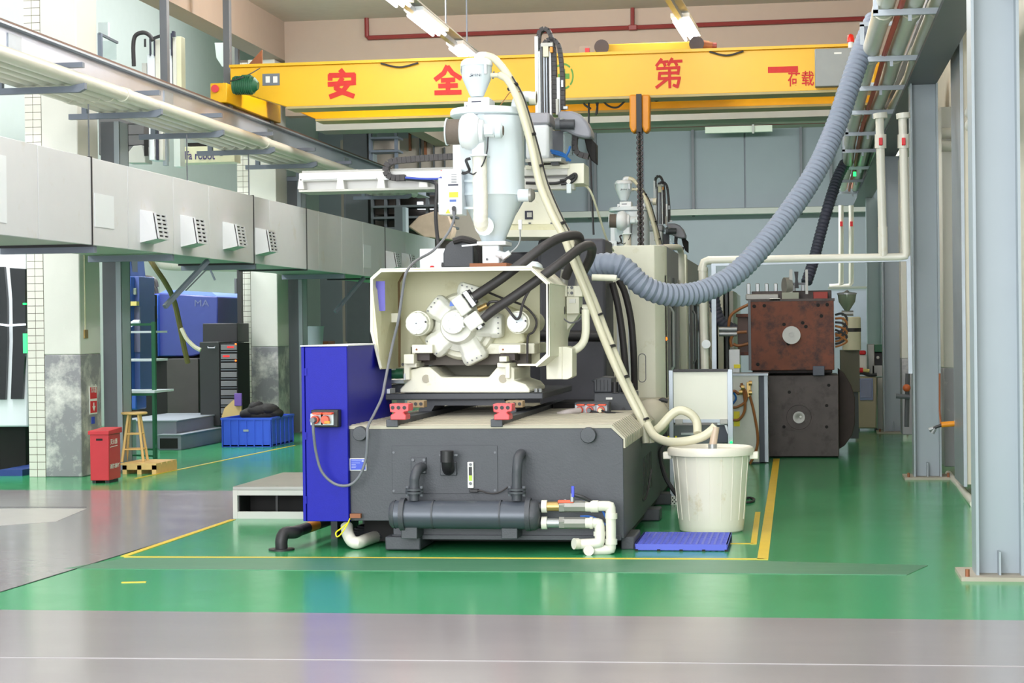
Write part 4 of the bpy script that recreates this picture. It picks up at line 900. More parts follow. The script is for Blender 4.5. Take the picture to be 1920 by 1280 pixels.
MB().pb(731, 587, 747, 604, YS+0.5, 0.02).build('catch_plate', M_cream, mouth)
for a in (755,): MB().cyl(P(a, 683, YS+0.4), P(a, 683, YS+0.38), 0.012, seg=8).build('bolt', M_black, mouth)
# right side block below shroud, pipe bend, manifold
MB().pb(1024, 650, 1054, 711, YS+0.55, 0.6).build('side_box', M_cream, mc, bevel=0.006); MB().pprism([(1054, 650), (1063, 650), (1073, 653), (1073, 706), (1064, 711), (1054, 711)], YS+0.55, 0.3).build('side_box_cap', M_cream, mc, bevel=0.004)
MB().tube([P(1064, 658, YS+0.8), P(1078, 656, YS+0.8), P(1092, 644, YS+0.8), P(1098, 625, YS+0.8), P(1098, 590, YS+0.8), P(1098, 580, YS+0.8)], 8*ks, 14, smooth=4).build('bent_pipe', M_cream, mc)
mf = MB().pb(1040, 536, 1103, 556, YS+1.05, 0.2).build('hose_manifold', M_cream, mc, bevel=0.006)
for j, a in enumerate((1043, 1063, 1072, 1092)):
    for c in (539, 549): MB().cyl(P(a, c, YS+1.04), P(a, c, YS+1.06), 0.013, seg=10).build('manifold_bolt', M_greyd, mf)
for a in (1055, 1084): MB().pb(a-8, 536, a+8, 556, YS+0.99, 0.06).build('manifold_cap', M_cream, mf, bevel=0.004)
MB().pb(1062, 556, 1086, 588, YS+1.0, 0.25).build('pilot_valve', M_cream, mf, bevel=0.005); MB().pb(1067, 560, 1079, 568, YS+0.985, 0.02).build('valve_plate', M_paper, mf)
MB().pprism([(1044, 588), (1086, 588), (1076, 602), (1064, 618), (1058, 640), (1046, 640)], YS+1.1, 0.2).build('valve_bracket', M_cream, mf, bevel=0.004)
MB().cyl(P(1042, 582, YS+0.95), P(1058, 582, YS+0.95), 7*ks, seg=14).build('solenoid', M_cream, mf); MB().cyl(P(1054, 582, YS+0.94), P(1059, 582, YS+0.94), 8*ks, seg=14).build('solenoid_ring', M_black, mf); MB().cyl(P(1088, 582, YS+0.94), P(1094, 582, YS+0.94), 7*ks, seg=14).build('solenoid_ring', M_black, mf)
MB().cyl(P(1092, 578, YS+0.95), P(1105, 578, YS+0.95), 8*ks, seg=14).build('elbow_cap', M_cream, mf)
MB().tube([P(1048, 585, YS+0.9), P(1058, 598, YS+0.9), P(1070, 605, YS+0.9), P(1086, 600, YS+0.9), P(1093, 590, YS+0.9)], 0.007, 6, smooth=4).build('valve_cable', M_gcable, mf)
MB().tube([P(1110, 520, YS+1.6), P(1150, 521, YS+1.6), P(1156, 522, YS+1.6)], 7*ks, 14).build('vent_stub', M_cream, mc)
# ---- feed throat, barrel cover
MB().pb(880, 493, 950, 501, 15.0, 0.5).build('throat_block', M_brown, mc, bevel=0.004)
# ---- clamp unit: dark platen, cabinet, guard doors
MB().box(P(1010, 600, 16.9).x, P(1136, 600, 16.9).x, 16.9, 17.6, 0.3, P(1100, 447, 16.9).z).build('fixed_platen', mat('platen_dark', (68, 68, 76), 0.55, var=0.2, scale=5), mc, bevel=0.03)
MB().box(P(880, 600, 17.2).x, P(1125, 600, 17.2).x, 17.2, 18.2, 0.3, P(1100, 470, 17.2).z).build('rear_platen', mat('platen_darker', (58, 58, 66), 0.6, var=0.2, scale=5), mc, bevel=0.03)
MB().box(P(1035, 600, 16.0).x, P(1150, 600, 16.0).x, 16.0, 16.9, 0.5, 0.95).build('barrel_bed', M_void, mc)
MB().cyl(P(945, 440, 16.5)+Vector((0, 0, -0.9)), P(1140, 440, 16.5)+Vector((0, 0, -0.9)), 0.05).build('tie_shaft', M_black, mc)
MB().lathe(P(998, 508, 15.2), [(22*ks, 0.02), (20*ks, 0.05), (12*ks, 0.075), (0.01, 0.08)], (0, 0, 1), 20).build('round_cap', M_hopper, mc)
hs = MB()
mh = MB().pprism([(831, 501), (831, 475), (836, 460), (846, 452), (884, 452), (888, 456), (888, 501)], 15.9, 0.5).build('hose_reel_housing', M_dark, mc, bevel=0.01)
MB().tube([P(850, 452, 15.85), P(868, 448, 15.85), P(890, 455, 15.85), P(901, 470, 15.9), P(902, 500, 16)], 0.03, 8, smooth=5).build('housing_hose', M_rubber, mc)
wpn = MB().pb(787, 466, 836, 506, 16.3, 0.3).build('terminal_cabinet', M_white, mc, bevel=0.006)
MB().cyl(P(810, 502, 16.28), P(810, 498, 16.28), 0.025, 0.012, seg=10).build('red_knob', M_red, wpn)
YCb = 18.5
xr = P(1245, 600, YCb).x; xl = P(1150, 600, YCb).x; xc = P(1228, 600, YCb).x
cab = MB(); zc = P(1190, 460, YCb).z
b_ = cab.b; prof = [(xl, YCb+0.0), (xc, YCb), (xr, YCb+0.12), (xr, YCb+0.5), (xl, YCb+0.5)]
cab.loops([[(x, y, 0.25) for x, y in prof], [(x, y, zc) for x, y in prof]])
cabo = cab.build('end_cabinet', M_cream, mc, bevel=0.006)
sl = []
hg = MB(); ov = [P(1197+7*cos(t*pi/12)*1.0, (675 if t > 0 and t < 12 else 708)+0, YCb-0.004) for t in range(0)]
ring = [P(1204+7*cos(a), (670 if sin(a) > 0 else 709)-7*sin(a), YCb-0.003) for a in [2*pi*i/24 for i in range(25)]]
MB().tube(ring, 0.0035, 5).build('handle_recess_outline', M_greyd, cabo)
# side guard doors
gX = xr; zs = P(1245, 457, YCb).z
gd = thing('guard_doors', 'long row of grey guard doors with dark windows behind the cream end cabinet', 'guard', (gX, 22, 0.3))
def gY(px): return PX(px, 600, gX).y
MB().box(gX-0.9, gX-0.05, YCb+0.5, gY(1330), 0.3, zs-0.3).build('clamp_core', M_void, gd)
for a, b2, zz, m in ((1247, 1275, zs, mat('guard_grey', (128, 126, 136), 0.45)), (1290, 1318, zs+0.02, mat('guard_grey2', (150, 150, 148), 0.45))):
    y0, y1 = gY(a), gY(b2)
    dd = MB().box(gX-0.05, gX-0.01, y0, y1, zs-0.55, zs).build('top_panel', m, gd, bevel=0.004)
    MB().box(gX-0.05, gX-0.01, y0, y1, 0.3, 1.0).build('lower_panel', m, gd, bevel=0.004)
    MB().box(gX-0.04, gX-0.02, y0, y1, 1.0, zs-0.55).build('window', M_dglass, gd)
    for t_ in (0.0, 0.28, 0.55, 0.9):
        y = y0+(y1-y0)*t_; MB().box(gX-0.03, gX, y, y+0.22, 0.3, zs-0.3).build('door_stile', mat('stile_grey', (150, 148, 146), 0.4) if t_ != 0.55 else M_shade, gd, bevel=0.004)
    y = y0+(y1-y0)*0.14
    MB().tube([(gX+0.03, y, 1.15), (gX+0.06, y, 1.2), (gX+0.06, y, 1.75), (gX+0.03, y, 1.8)], 0.014, 8).build('door_handle', M_steel, gd)
for a in (1284, 1324): 
    y = gY(a); MB().box(gX-0.06, gX+0.03, y-0.12, y+0.12, 0.25, zs+0.02).build('cream_post', M_cream, gd, bevel=0.006)
MB().tube([(gX-0.3, gY(1266), zs+0.02), (gX-0.05, gY(1272), zs+0.06), (gX+0.0, gY(1278), zs+0.02), (gX, gY(1279), zs-0.4)], 0.035, 10, smooth=4).build('conduit', M_pvc, gd)
for a, c in ((1246, 638),): MB().ball(P(1248, 635, gY(1248)+0.02), 0.02, n=6).build('status_lamp', M_ledo, gd)
# black hoses hanging left of the cabinet
for pts, lab in ((((1160, 525, 17.6), (1172, 550, 17.6), (1183, 600, 17.6), (1188, 660, 17.6), (1190, 730, 17.7)), 'black hose dropping in front of the cream end cabinet'), (((1148, 530, 17.2), (1158, 570, 17.2), (1166, 620, 17.2), (1172, 680, 17.2), (1176, 740, 17.3)), 'thinner black hose dropping left of the cream end cabinet')):
    tubething('hanging_hose', [P(*q) for q in pts], 0.032, M_rubber, lab, 'hose', seg=12, smooth=5)
MB().pb(1157, 560, 1161, 745, 17.9, 0.1).build('cover_strip', M_white, mc); MB().pb(1178, 540, 1181, 745, 17.95, 0.1).build('cover_strip', M_white, mc)
# charcoal hydraulic block with sockets on bed
YH = 15.6; 
hb2 = MB().pb(1113, 736, 1188, 779, YH, 0.5).build('hydraulic_block', M_dark, mc, bevel=0.01)
MB().pprism([(1107, 713), (1128, 706), (1148, 708), (1148, 736), (1113, 736), (1113, 716)], YH+0.05, 0.35).build('pump_cover', M_dark, hb2, bevel=0.01)
for k in range(5): MB().pb(1115+k*7, 712, 1118+k*7, 732, YH+0.03, 0.03).build('cover_rib', M_dark, hb2)
MB().pb(1160, 720, 1182, 738, YH+0.05, 0.3).build('valve_cap', M_dark, hb2, bevel=0.008)
for a in (1153, 1170): MB().cyl(P(a, 735, YH-0.02), P(a, 716, YH-0.02), 0.03, seg=12).build('port_cap', M_black, hb2)
MB().cyl(P(1169, 767, YH-0.01), P(1169, 767, YH), 0.016, seg=12).build('port_hole', M_black, hb2)
MB().pb(1136, 745, 1148, 749, YH-0.03, 0.03).build('white_tag', M_paper, hb2)
def socket(px, py, Y, k, par, plug=None, lid=True):
    q = P(px, py, Y); s = MB().pb(px-k, py-k*0.9, px+k, py+k*0.9, Y-0.015, 0.03).build('socket', M_hopper, par, bevel=0.003)
    MB().lathe(q, [(0.62*k*Y/FP, -0.015), (0.72*k*Y/FP, -0.06), (0.66*k*Y/FP, -0.07)], (0, 1, 0), 18).build('socket_ring', M_orred, s)
    if lid: MB().pb(px-k*0.75, py-k*1.05, px+k*0.75, py-k*0.72, Y-0.1, 0.07).build('socket_lid', M_orred, s, bevel=0.005)
    if plug: MB().cyl(q+Vector((0, -0.05, 0)), q+Vector((0, -0.13, 0)), 0.5*k*Y/FP, 0.4*k*Y/FP, seg=14).build('plug', plug, s)
    return s
YSo = 15.2
pb_ = MB().pb(1077, 754, 1142, 780, YSo, 0.18).build('socket_box', M_dark, mc, bevel=0.006)
for a, pl in ((1088, M_paper), (1107, M_gcable), (1128, mat('cream_plug', (226, 214, 180)))): socket(a, 768, YSo, 10, pb_, pl)
MB().pb(1127, 775, 1137, 781, YSo-0.16, 0.02).build('yellow_tag', M_yel, pb_)
MB().tube([P(1087, 769, YSo-0.12), P(1066, 772, YSo-0.2), P(1046, 777, YSo-0.2)], 0.024, 10, smooth=4).build('plug_cable', mat('pale_cable', (196, 186, 184), 0.5), pb_)
MB().tube([P(1127, 769, YSo-0.12), P(1140, 773, YSo-0.15), P(1175, 776, YSo-0.1), P(1196, 787, YSo-0.3), P(1202, 800, 14.9), P(1201, 850, 14.9), P(1196, 900, 14.9), P(1203, 935, 14.9), P(1212, 930, 15), P(1222, 880, 15.3)], 0.009, 6, smooth=6).build('plug_cable', M_cable, pb_)
MB().tube([P(1107, 770, YSo-0.1), P(1150, 780, YSo-0.1), P(1190, 775, YSo), P(1206, 790, 15.2), P(1212, 830, 15.2)], 0.011, 6, smooth=6).build('plug_cable', M_cable, pb_)
# dusty dome behind hose bundle
MB().ball(P(1222, 785, 16.2), 0.16, 1, 1.2, 1.1).build('motor_end', M_dusty, mc)

# ================================================================== BLUE CABINET
YBl = Y0-0.05
bc_ = thing('blue_cabinet', 'tall royal blue electrical cabinet with power socket on its front, left of the machine base', 'cabinet', P(610, 978, YBl))
xl_, xr_ = P(566, 800, YBl).x, P(652, 800, YBl).x
MB().box(xl_, xr_, YBl+0.03, YBl+1.5, P(610, 978, YBl).z, P(610, 649, YBl).z).build('body', M_blue, bc_, bevel=0.004)
MB().box(xl_+0.03, xr_, YBl, YBl+0.03, P(610, 977, YBl).z, P(610, 650, YBl).z).build('door', M_blue, bc_, bevel=0.004)
MB().box(xl_, xl_+0.022, YBl+0.005, YBl+0.03, P(610, 977, YBl).z, P(610, 650, YBl).z).build('door_edge', M_blue, bc_, bevel=0.002)
for c in (690, 810, 930): MB().pb(571, c, 575, c+14, YBl-0.006, 0.02).build('hinge', M_blue, bc_)
MB().box(xl_-0.005, xr_+0.01, YBl-0.005, YBl+1.52, P(610, 649, YBl).z, P(610, 649, YBl).z+0.008).build('lid', M_white, bc_)
for dx in (0.03, 0.28): MB().box(xl_+dx, xl_+dx+0.05, YBl+0.7, YBl+1.4, 0.0, P(610, 978, YBl).z).build('foot_bracket', M_dark, bc_)
sb = MB().pb(583, 768, 634, 801, YBl-0.1, 0.1).build('socket_box', M_black, bc_, bevel=0.008)
s1 = socket(594, 786, YBl-0.1, 12, sb, M_gcable); s2 = socket(613, 786, YBl-0.1, 12, sb)
MB().pb(608, 789, 618, 794, YBl-0.18, 0.02).build('orange_mark', M_orange, s2)
cpts = [P(587, 789, YBl-0.2), P(588, 812, YBl-0.2), P(593, 850, YBl-0.15), P(604, 885, YBl-0.12), P(628, 907, YBl-0.1), P(655, 909, YBl-0.1), P(674, 892, YBl-0.1), P(686, 860, YBl-0.1), P(689, 820, YBl-0.12), P(690, 800, YBl-0.1), P(702, 775, YBl+0.0), P(716, 745, YBl+0.1), P(722, 715, YBl+0.2), P(735, 650, YBl+0.4), P(747, 600, YBl+0.4), P(755, 545, YBl+0.4), P(762, 510, YBl+0.4), P(780, 489, YBl+0.7), P(812, 470, YBl+0.9), P(838, 440, YBl+1.0), P(850, 415, YBl+1.05), P(852, 396, YBl+1.05)]
tubething('power_cable', cpts, 0.0105, M_gcable, 'grey power cable looping from the blue cabinet socket up to the hopper control box', 'cable', seg=8, smooth=6)
tubething('earth_wire', [P(656, 972, YBl), P(650, 985, YBl-0.05), P(640, 1000, YBl-0.05), P(632, 1006, YBl-0.05), P(630, 998, YBl-0.05), P(640, 990, YBl-0.05), P(655, 978, YBl)], 0.005, M_yel, 'thin yellow earth wire hanging below the blue cabinet', 'cable', seg=6, smooth=5)
# striped protective pipe on floor
pf = thing('striped_pipe', 'black and yellow striped guard pipe standing on a floor flange below the blue cabinet', 'pipe', F(528, 1030))
pa = F(528, 1031); pa2 = pa+Vector((0, 0, 0.075)); en = F(665, 975)+Vector((0, 0, 0.17)); st = P(554, 997, pa.y+0.12)
path = [pa, pa2, pa.lerp(st, 0.25)+Vector((0, 0, 0.09)), st-Vector((0.0, 0.03, 0.0)), st+Vector((0, 0.06, 0))]
MB().tube(path, 0.046, 18, smooth=5).build('elbow', M_black, pf); MB().lathe(pa, [(0.095, 0), (0.095, 0.012), (0.06, 0.014)]).build('floor_flange', M_black, pf)
st = path[-1]; en = st+Vector((0.1, 2.0, 0))
for k in range(9): MB().cyl(st.lerp(en, k/9), st.lerp(en, (k+1)/9), 0.042, seg=18).build('stripe', M_orange if k % 3 == 1 else M_black, pf)
eb = MB().pb(656, 963, 676, 971, YBl-0.01, 0.04).build('earth_bar', M_brown, mc)
wpipe = tubething('drain_elbow', [P(650, 985, Y0+0.1), P(652, 1000, Y0+0.05), P(660, 1014, Y0), P(672, 1017, Y0), P(690, 1010, Y0+0.2), P(730, 998, Y0+0.7)], 0.045, M_pvc, 'white plastic drain elbow emerging under the machine beside the yellow wire', 'pipe', seg=16, smooth=4)

# ================================================================== HOPPER DRYER
YHp = 15.25; kh = YHp/FP
def hopper():
    t = thing('hopper_dryer', 'white material hopper dryer standing on the nearest moulding machine', 'hopper', P(925, 490, YHp))
    cx = 923
    z = lambda py: P(cx, py, YHp).z
    c0 = P(cx, 300, YHp); c0.z = 0
    prof = [(19*kh, z(458)), (22*kh, z(452)), (60*kh, z(366)), (61*kh, z(365)), (61*kh, z(222)), (61*kh, z(221))]
    MB().lathe(c0, prof, seg=48).build('drum', M_hopper, t)
    MB().lathe(c0, [(62.5*kh, z(368)), (62.5*kh, z(363))], seg=48).build('seam_band', M_hopper, t)
    lid = MB().lathe(P(914, 300, YHp)*Vector((1, 1, 0)) if False else Vector((P(914, 300, YHp).x, YHp, 0)), [(66*kh, z(220)), (70*kh, z(217)), (70*kh, z(210)), (67*kh, z(205)), (0.02, z(203))], seg=48).build('lid', M_hopper, t)
    MB().pb(843+2, 218, 860, 400, YHp+0.1, 0.25).build('rear_duct', M_white, t, bevel=0.01) if False else None
    MB().pb(849, 271, 885, 330, YHp-0.05, 0.3).build('side_housing', M_white, t, bevel=0.006)
    # neck
    MB().pb(894, 452, 948, 459, YHp-0.16, 0.34).build('slide_gate', M_white, t, bevel=0.003)
    MB().bar(P(866, 461, YHp-0.12), P(896, 458, YHp-0.12), 0.014).build('gate_rod', M_steel, t)
    MB().pb(904, 459, 936, 495, YHp-0.1, 0.22).build('neck', M_white, t, bevel=0.01)
    MB().cyl(P(932, 475, YHp-0.1), P(947, 480, YHp-0.12), 7*kh, seg=14).build('sample_port', M_white, t); MB().cyl(P(946, 475, YHp-0.12), P(951, 482, YHp-0.12), 10*kh, seg=14).build('port_cap', M_white, t)
    MB().cyl(P(913, 486, YHp-0.11), P(913, 486, YHp-0.1), 0.01, seg=8).build('neck_bolt', M_greyd, t)
    MB().tube([P(938, 495, YHp-0.1), P(946, 487, YHp-0.12)], 0.008, 6).build('hook_rod', M_steel, t)
    MB().tube([P(975, 428, YHp-0.1), P(975, 450, YHp-0.1), P(968, 464, YHp-0.1), P(952, 477, YHp-0.12)], 0.007, 6, smooth=4).build('sensor_lead', M_steel, t); MB().pb(972, 412, 978, 430, YHp-0.12, 0.03).build('lead_plug', M_hopper, t)
    # blower: filter drum, scroll, motor
    yb = YHp-0.42; kb = yb/FP
    bl = MB().cyl(P(867, 247, yb), P(873, 247, yb), 31*kb, seg=32).build('blower_scroll', M_white, t)
    MB().lathe(P(872, 247, yb), [(20*kb, 0), (33*kb, 0.0), (35*kb, 0.03), (35*kb, 0.07), (30*kb, 0.10), (24*kb, 0.12)], (1, 0, 0), 32).build('scroll_casing', M_white, bl)
    MB().cyl(P(838, 247, yb), P(868, 247, yb), 24*kb, seg=28).build('filter_drum', M_filter, bl)
    for a in (837, 864): MB().cyl(P(a, 247, yb), P(a+2.5, 247, yb), 26*kb, seg=28).build('filter_rim', M_hopper, bl)
    for k in range(22):
        a_ = 2*pi*k/22; q = P(901, 247, yb)+Vector((0.006, -abs(0)*0, 0)); MB().cyl(q+Vector((0, 19*kb*cos(a_), 19*kb*sin(a_))), q+Vector((0.02, 19*kb*cos(a_), 19*kb*sin(a_))), 0.006, seg=6).build('vent_slot', M_greyd, bl) if k % 2 == 0 else None
    MB().lathe(P(900, 247, yb), [(24*kb, 0), (22*kb, 0.03), (14*kb, 0.04)], (1, 0, 0), 28).build('motor_flange', M_white, bl)
    MB().cyl(P(906, 245, yb), P(928, 245, yb), 13*kb, seg=20).build('blower_motor', M_white, bl)
    MB().pb(907, 236, 924, 252, yb-0.07, 0.05).build('terminal_box', M_hopper, bl, bevel=0.004)
    MB().lathe(P(928, 245, yb), [(12*kb, 0), (14.5*kb, 0.005), (14.5*kb, 0.05), (10*kb, 0.065)], (1, 0, 0), 22).build('motor_cowl', M_hopper, bl); MB().cyl(P(941, 245, yb), P(944, 245, yb), 9*kb, seg=18).build('cowl_mesh', M_filter, bl)
    MB().pb(884, 262, 908, 292, yb-0.03, 0.12).build('blower_outlet', M_white, bl, bevel=0.01)
    MB().pb(880, 289, 912, 292, yb-0.07, 0.18).build('outlet_flange', M_hopper, bl)
    # insulated hot air pipe
    hp_ = [P(899, 292, yb+0.02), P(900, 340, yb+0.02), P(901, 390, yb+0.02), P(901, 412, yb+0.04), P(904, 424, yb+0.1), P(908, 428, yb+0.2)]
    pth = catmull(hp_, 8); o = MB().tube(pth, 14*kb, 18, rf=lambda i: (14+0.5*sin(i*1.7))*kb).build('hot_air_pipe', mat('insulation_wrap', (226, 224, 214), 0.7, var=0.05, bump=0.5), t)
    MB().cyl(P(908, 424, yb+0.06), P(911, 423, yb+0.3), 18*kb, seg=20).build('pipe_elbow_ring', M_hopper, t)
    for c in (339, 390): MB().bar(P(872, c, yb+0.2), P(892, c, yb+0.05), 0.02).build('pipe_bracket', M_hopper, t)
    # outlet at right lower side
    MB().cyl(P(972, 366, YHp-0.1), P(993, 366, YHp-0.1), 12*kh, seg=20).build('return_port', M_hopper, t); MB().lathe(P(992, 366, YHp-0.1), [(13*kh, 0), (13*kh, 0.02), (8*kh, 0.045), (0.01, 0.05)], (1, 0, 0), 20).build('port_cover', M_stainless, t)
    # top elbow vent
    MB().tube([P(968, 212, YHp), P(968, 198, YHp), P(972, 186, YHp), P(982, 181, YHp), P(996, 181, YHp)], 10*kh, 16, smooth=4).build('vent_elbow', M_white, t)
    MB().cyl(P(993, 184, YHp), P(1004, 184, YHp), 12.5*kh, seg=18).build('vent_collar', mat('cream_plastic', (224, 222, 204), 0.4), t); MB().cyl(P(1004, 184, YHp), P(1006, 184, YHp), 13.3*kh, seg=18).build('vent_rim', M_cream, t)
    MB().cyl(P(1005.5, 184, YHp), P(1006.5, 184, YHp), 9*kh, seg=18).build('vent_mouth', M_filter, t)
    # control box
    yc_ = YHp-0.3
    cbx = MB().pb(829, 317, 866, 402, yc_, 0.22).build('control_box', M_white, t, bevel=0.004); MB().pb(822, 334, 831, 402, yc_+0.03, 0.15).build('box_side_wing', M_white, t, bevel=0.003)
    MB().pb(840, 345, 859, 358, yc_-0.004, 0.006).build('meter_window', M_hopper, cbx); MB().pb(840, 345, 859, 348, yc_-0.007, 0.005).build('display_strip', M_inkd, cbx)
    MB().pb(842, 360, 859, 370, yc_-0.004, 0.006).build('yellow_label', M_yel, cbx); MB().pb(843, 374, 855, 378, yc_-0.01, 0.01).build('blue_switches', mat('switch_blue', (70, 100, 170)), cbx)
    for k in range(6): MB().pb(846, 327+k*3, 856, 328+k*3, yc_-0.003, 0.004).build('vent_slit', M_greyd, cbx)
    MB().pprism([(835, 400), (844.5, 400), (840, 391.5)], yc_-0.005, 0.006).build('warning_triangle', M_yel, cbx)
    MB().cyl(P(851, 390, yc_-0.05), P(851, 392, yc_), 0.018, seg=12).build('power_plug', M_cable, cbx); MB().pb(848, 392, 854, 402, yc_-0.05, 0.03).build('plug_tail', M_cable, cbx)
    MB().tube([P(882, 297, yb), P(874, 300, yb), P(877, 310, yb), P(880, 320, yb+0.05), P(870, 325, yb+0.1), P(866, 323, yb+0.1)], 0.012, 8, smooth=5).build('blower_cable', M_cable, t)
    MB().tube([P(915, 257, yb-0.02), P(913, 285, yb-0.03), P(904, 310, yb-0.03), P(889, 326, yb-0.03), P(880, 324, yb), P(870, 323, yb+0.05)], 0.006, 6, smooth=5).build('motor_cable', M_cable, t)
    MB().pb(892, 205, 909, 212, YHp-0.25, 0.03).build('lid_latch', M_steel, t); MB().pb(896, 210, 908, 219, YHp-0.26, 0.02).build('latch_plate', M_hopper, t)
    MB().pb(826, 319, 829, 320, yc_, 0.01).build('wing_screw', M_red, t)
    return t
hd = hopper()
def loader():
    t = thing('hopper_loader', 'small white vacuum loader with cream hoses on top of the nearest hopper dryer', 'loader', P(893, 205, YHp))
    c = lambda py: P(895, py, YHp).z
    c0 = Vector((P(896, 150, YHp).x, YHp-0.05, 0))
    MB().lathe(c0, [(12*kh, c(183)), (14*kh, c(180)), (27*kh, c(150)), (28.5*kh, c(145)), (28.5*kh, c(124)), (29*kh, c(123))], seg=36).build('loader_cone', M_hopper, t)
    MB().lathe(c0, [(30*kh, c(126)), (30.5*kh, c(123)), (29*kh, c(117)), (24*kh, c(113)), (0.02, c(112))], seg=36).build('loader_lid', M_white, t)
    MB().pb(877, 182, 917, 205, YHp-0.2, 0.3).build('discharge_box', M_white, t, bevel=0.01); MB().pb(870, 191, 880, 207, YHp-0.15, 0.2).build('sensor_box', M_white, t, bevel=0.006)
    MB().pb(884, 189.5, 902, 191.5, YHp-0.203, 0.005).build('slot_label', M_inkd, t)
    text_px('SHINI', 882, 138, 902, 143, YHp-0.05-28.6*kh, M_inkd, t, 'lettering', 0.005)
    MB().bar(P(880.5, 143.5, YHp-0.185), P(886, 141, YHp-0.185), 0.006).build('logo_swoosh', M_inkd, t)
    for a, yy in ((910, YHp-0.17), (866, YHp-0.02)): MB().pb(a-2.5, 120, a+2.5, 138, yy, 0.02).build('lid_clip', M_steel, t)
    MB().tube([P(866, 125, YHp-0.02), P(864, 132, YHp-0.02), P(867, 142, YHp-0.02)], 0.006, 6).build('clip_wire', M_steel, t)
    MB().tube([P(896, 116, YHp-0.05), P(896, 108, YHp-0.05), P(901, 104, YHp-0.05), P(912, 104, YHp-0.05)], 7*kh, 14, smooth=3).build('suction_elbow', M_white, t)
    MB().cyl(P(920, 141, YHp-0.1), P(940, 141, YHp-0.1), 4.5*kh, seg=14).build('inlet_pipe', M_tubing, t); MB().cyl(P(934, 141, YHp-0.1), P(938, 141, YHp-0.1), 6*kh, seg=14).build('inlet_clamp', M_steel, t)
    MB().cyl(P(924, 148, YHp-0.1), P(926, 134, YHp-0.1), 0.008, seg=6).build('clamp_bolt', M_greyd, t)
    MB().tube([P(874, 198, YHp-0.2), P(880, 203, YHp-0.2), P(888, 206, YHp-0.2)], 0.006, 6, smooth=4).build('sensor_lead', M_greyd, t)
    h = [P(910, 104, YHp-0.05), P(925, 109, YHp-0.05), P(940, 124, YHp-0.08), P(955, 145, YHp-0.1), P(975, 180, YHp-0.1), P(990, 225, YHp-0.1), P(1005, 280, YHp-0.1), P(1022, 345, YHp-0.1), P(1045, 400, YHp-0.12), P(1065, 440, YHp-0.15), P(1075, 470, YHp-0.2), P(1095, 520, YHp-0.2), P(1112, 560, YHp-0.2), P(1135, 620, YHp-0.2), P(1160, 680, YHp-0.3), P(1185, 735, YHp-0.3), P(1206, 775, YHp-0.35), P(1216, 800, YHp-0.35), P(1220, 830, YHp-0.35)]
    h2 = [P(938, 141, YHp-0.1), P(952, 150, YHp-0.16), P(968, 180, YHp-0.2), P(983, 226, YHp-0.2), P(998, 282, YHp-0.2), P(1012, 345, YHp-0.2), P(1035, 402, YHp-0.22), P(1056, 442, YHp-0.22), P(1068, 472, YHp-0.25), P(1088, 522, YHp-0.28), P(1105, 564, YHp-0.28), P(1127, 623, YHp-0.28), P(1152, 683, YHp-0.38), P(1178, 738, YHp-0.38), P(1198, 778, YHp-0.4), P(1207, 802, YHp-0.4), P(1211, 830, YHp-0.4)]
    hoses = MB().tube(h, 7.2*kh, 14, smooth=5).build('suction_hose', M_tubing, t); MB().tube(h2, 7*kh, 14, smooth=5).build('suction_hose', M_tubing, t)
    for i in (3, 5, 6, 8, 12, 13, 14, 16):
        m_ = h[i].lerp(h2[min(i-1+0, len(h2)-1)], 0.5); d_ = (h[i+1]-h[i-1]).normalized(); MB().cyl(m_-d_*0.008, m_+d_*0.008, 13.0*kh*0.9, seg=16).build('cable_tie', M_black, t)
    MB().tube([p+Vector((0.03, -0.05, 0.0)) for p in h[3:10]], 0.007, 6, smooth=5).build('signal_cable', M_cable, t)
    MB().tube([P(932, 206, YHp-0.1), P(945, 188, YHp-0.1), P(958, 172, YHp-0.15), P(975, 172, YHp-0.2)], 0.004, 6, smooth=5).build('thin_wire', M_copper, t)
    return t, h, h2
ld_, hA, hB = loader()
# loops at the bottom (separate ends of the same bundle)
yl = YHp-0.4
tubething('hose_loop', [P(1219, 815, YHp-0.36), P(1238, 800, yl), P(1258, 778, yl), P(1275, 769, yl), P(1294, 775, yl), P(1306, 790, yl), P(1308, 812, yl-0.05)], 8*kh, M_tubing, 'cream hose arching over and down to the white barrel lid', 'hose', seg=14, smooth=5)
tubething('hose_loop', [P(1213, 795, YHp-0.42), P(1228, 818, yl-0.1), P(1255, 828, yl-0.2), P(1290, 826, yl-0.25), P(1318, 818, yl-0.25), P(1335, 806, yl-0.25), P(1342, 798, yl-0.25)], 8*kh, M_tubing, 'cream hose sagging across to the clear suction tube in the barrel', 'hose', seg=14, smooth=5)

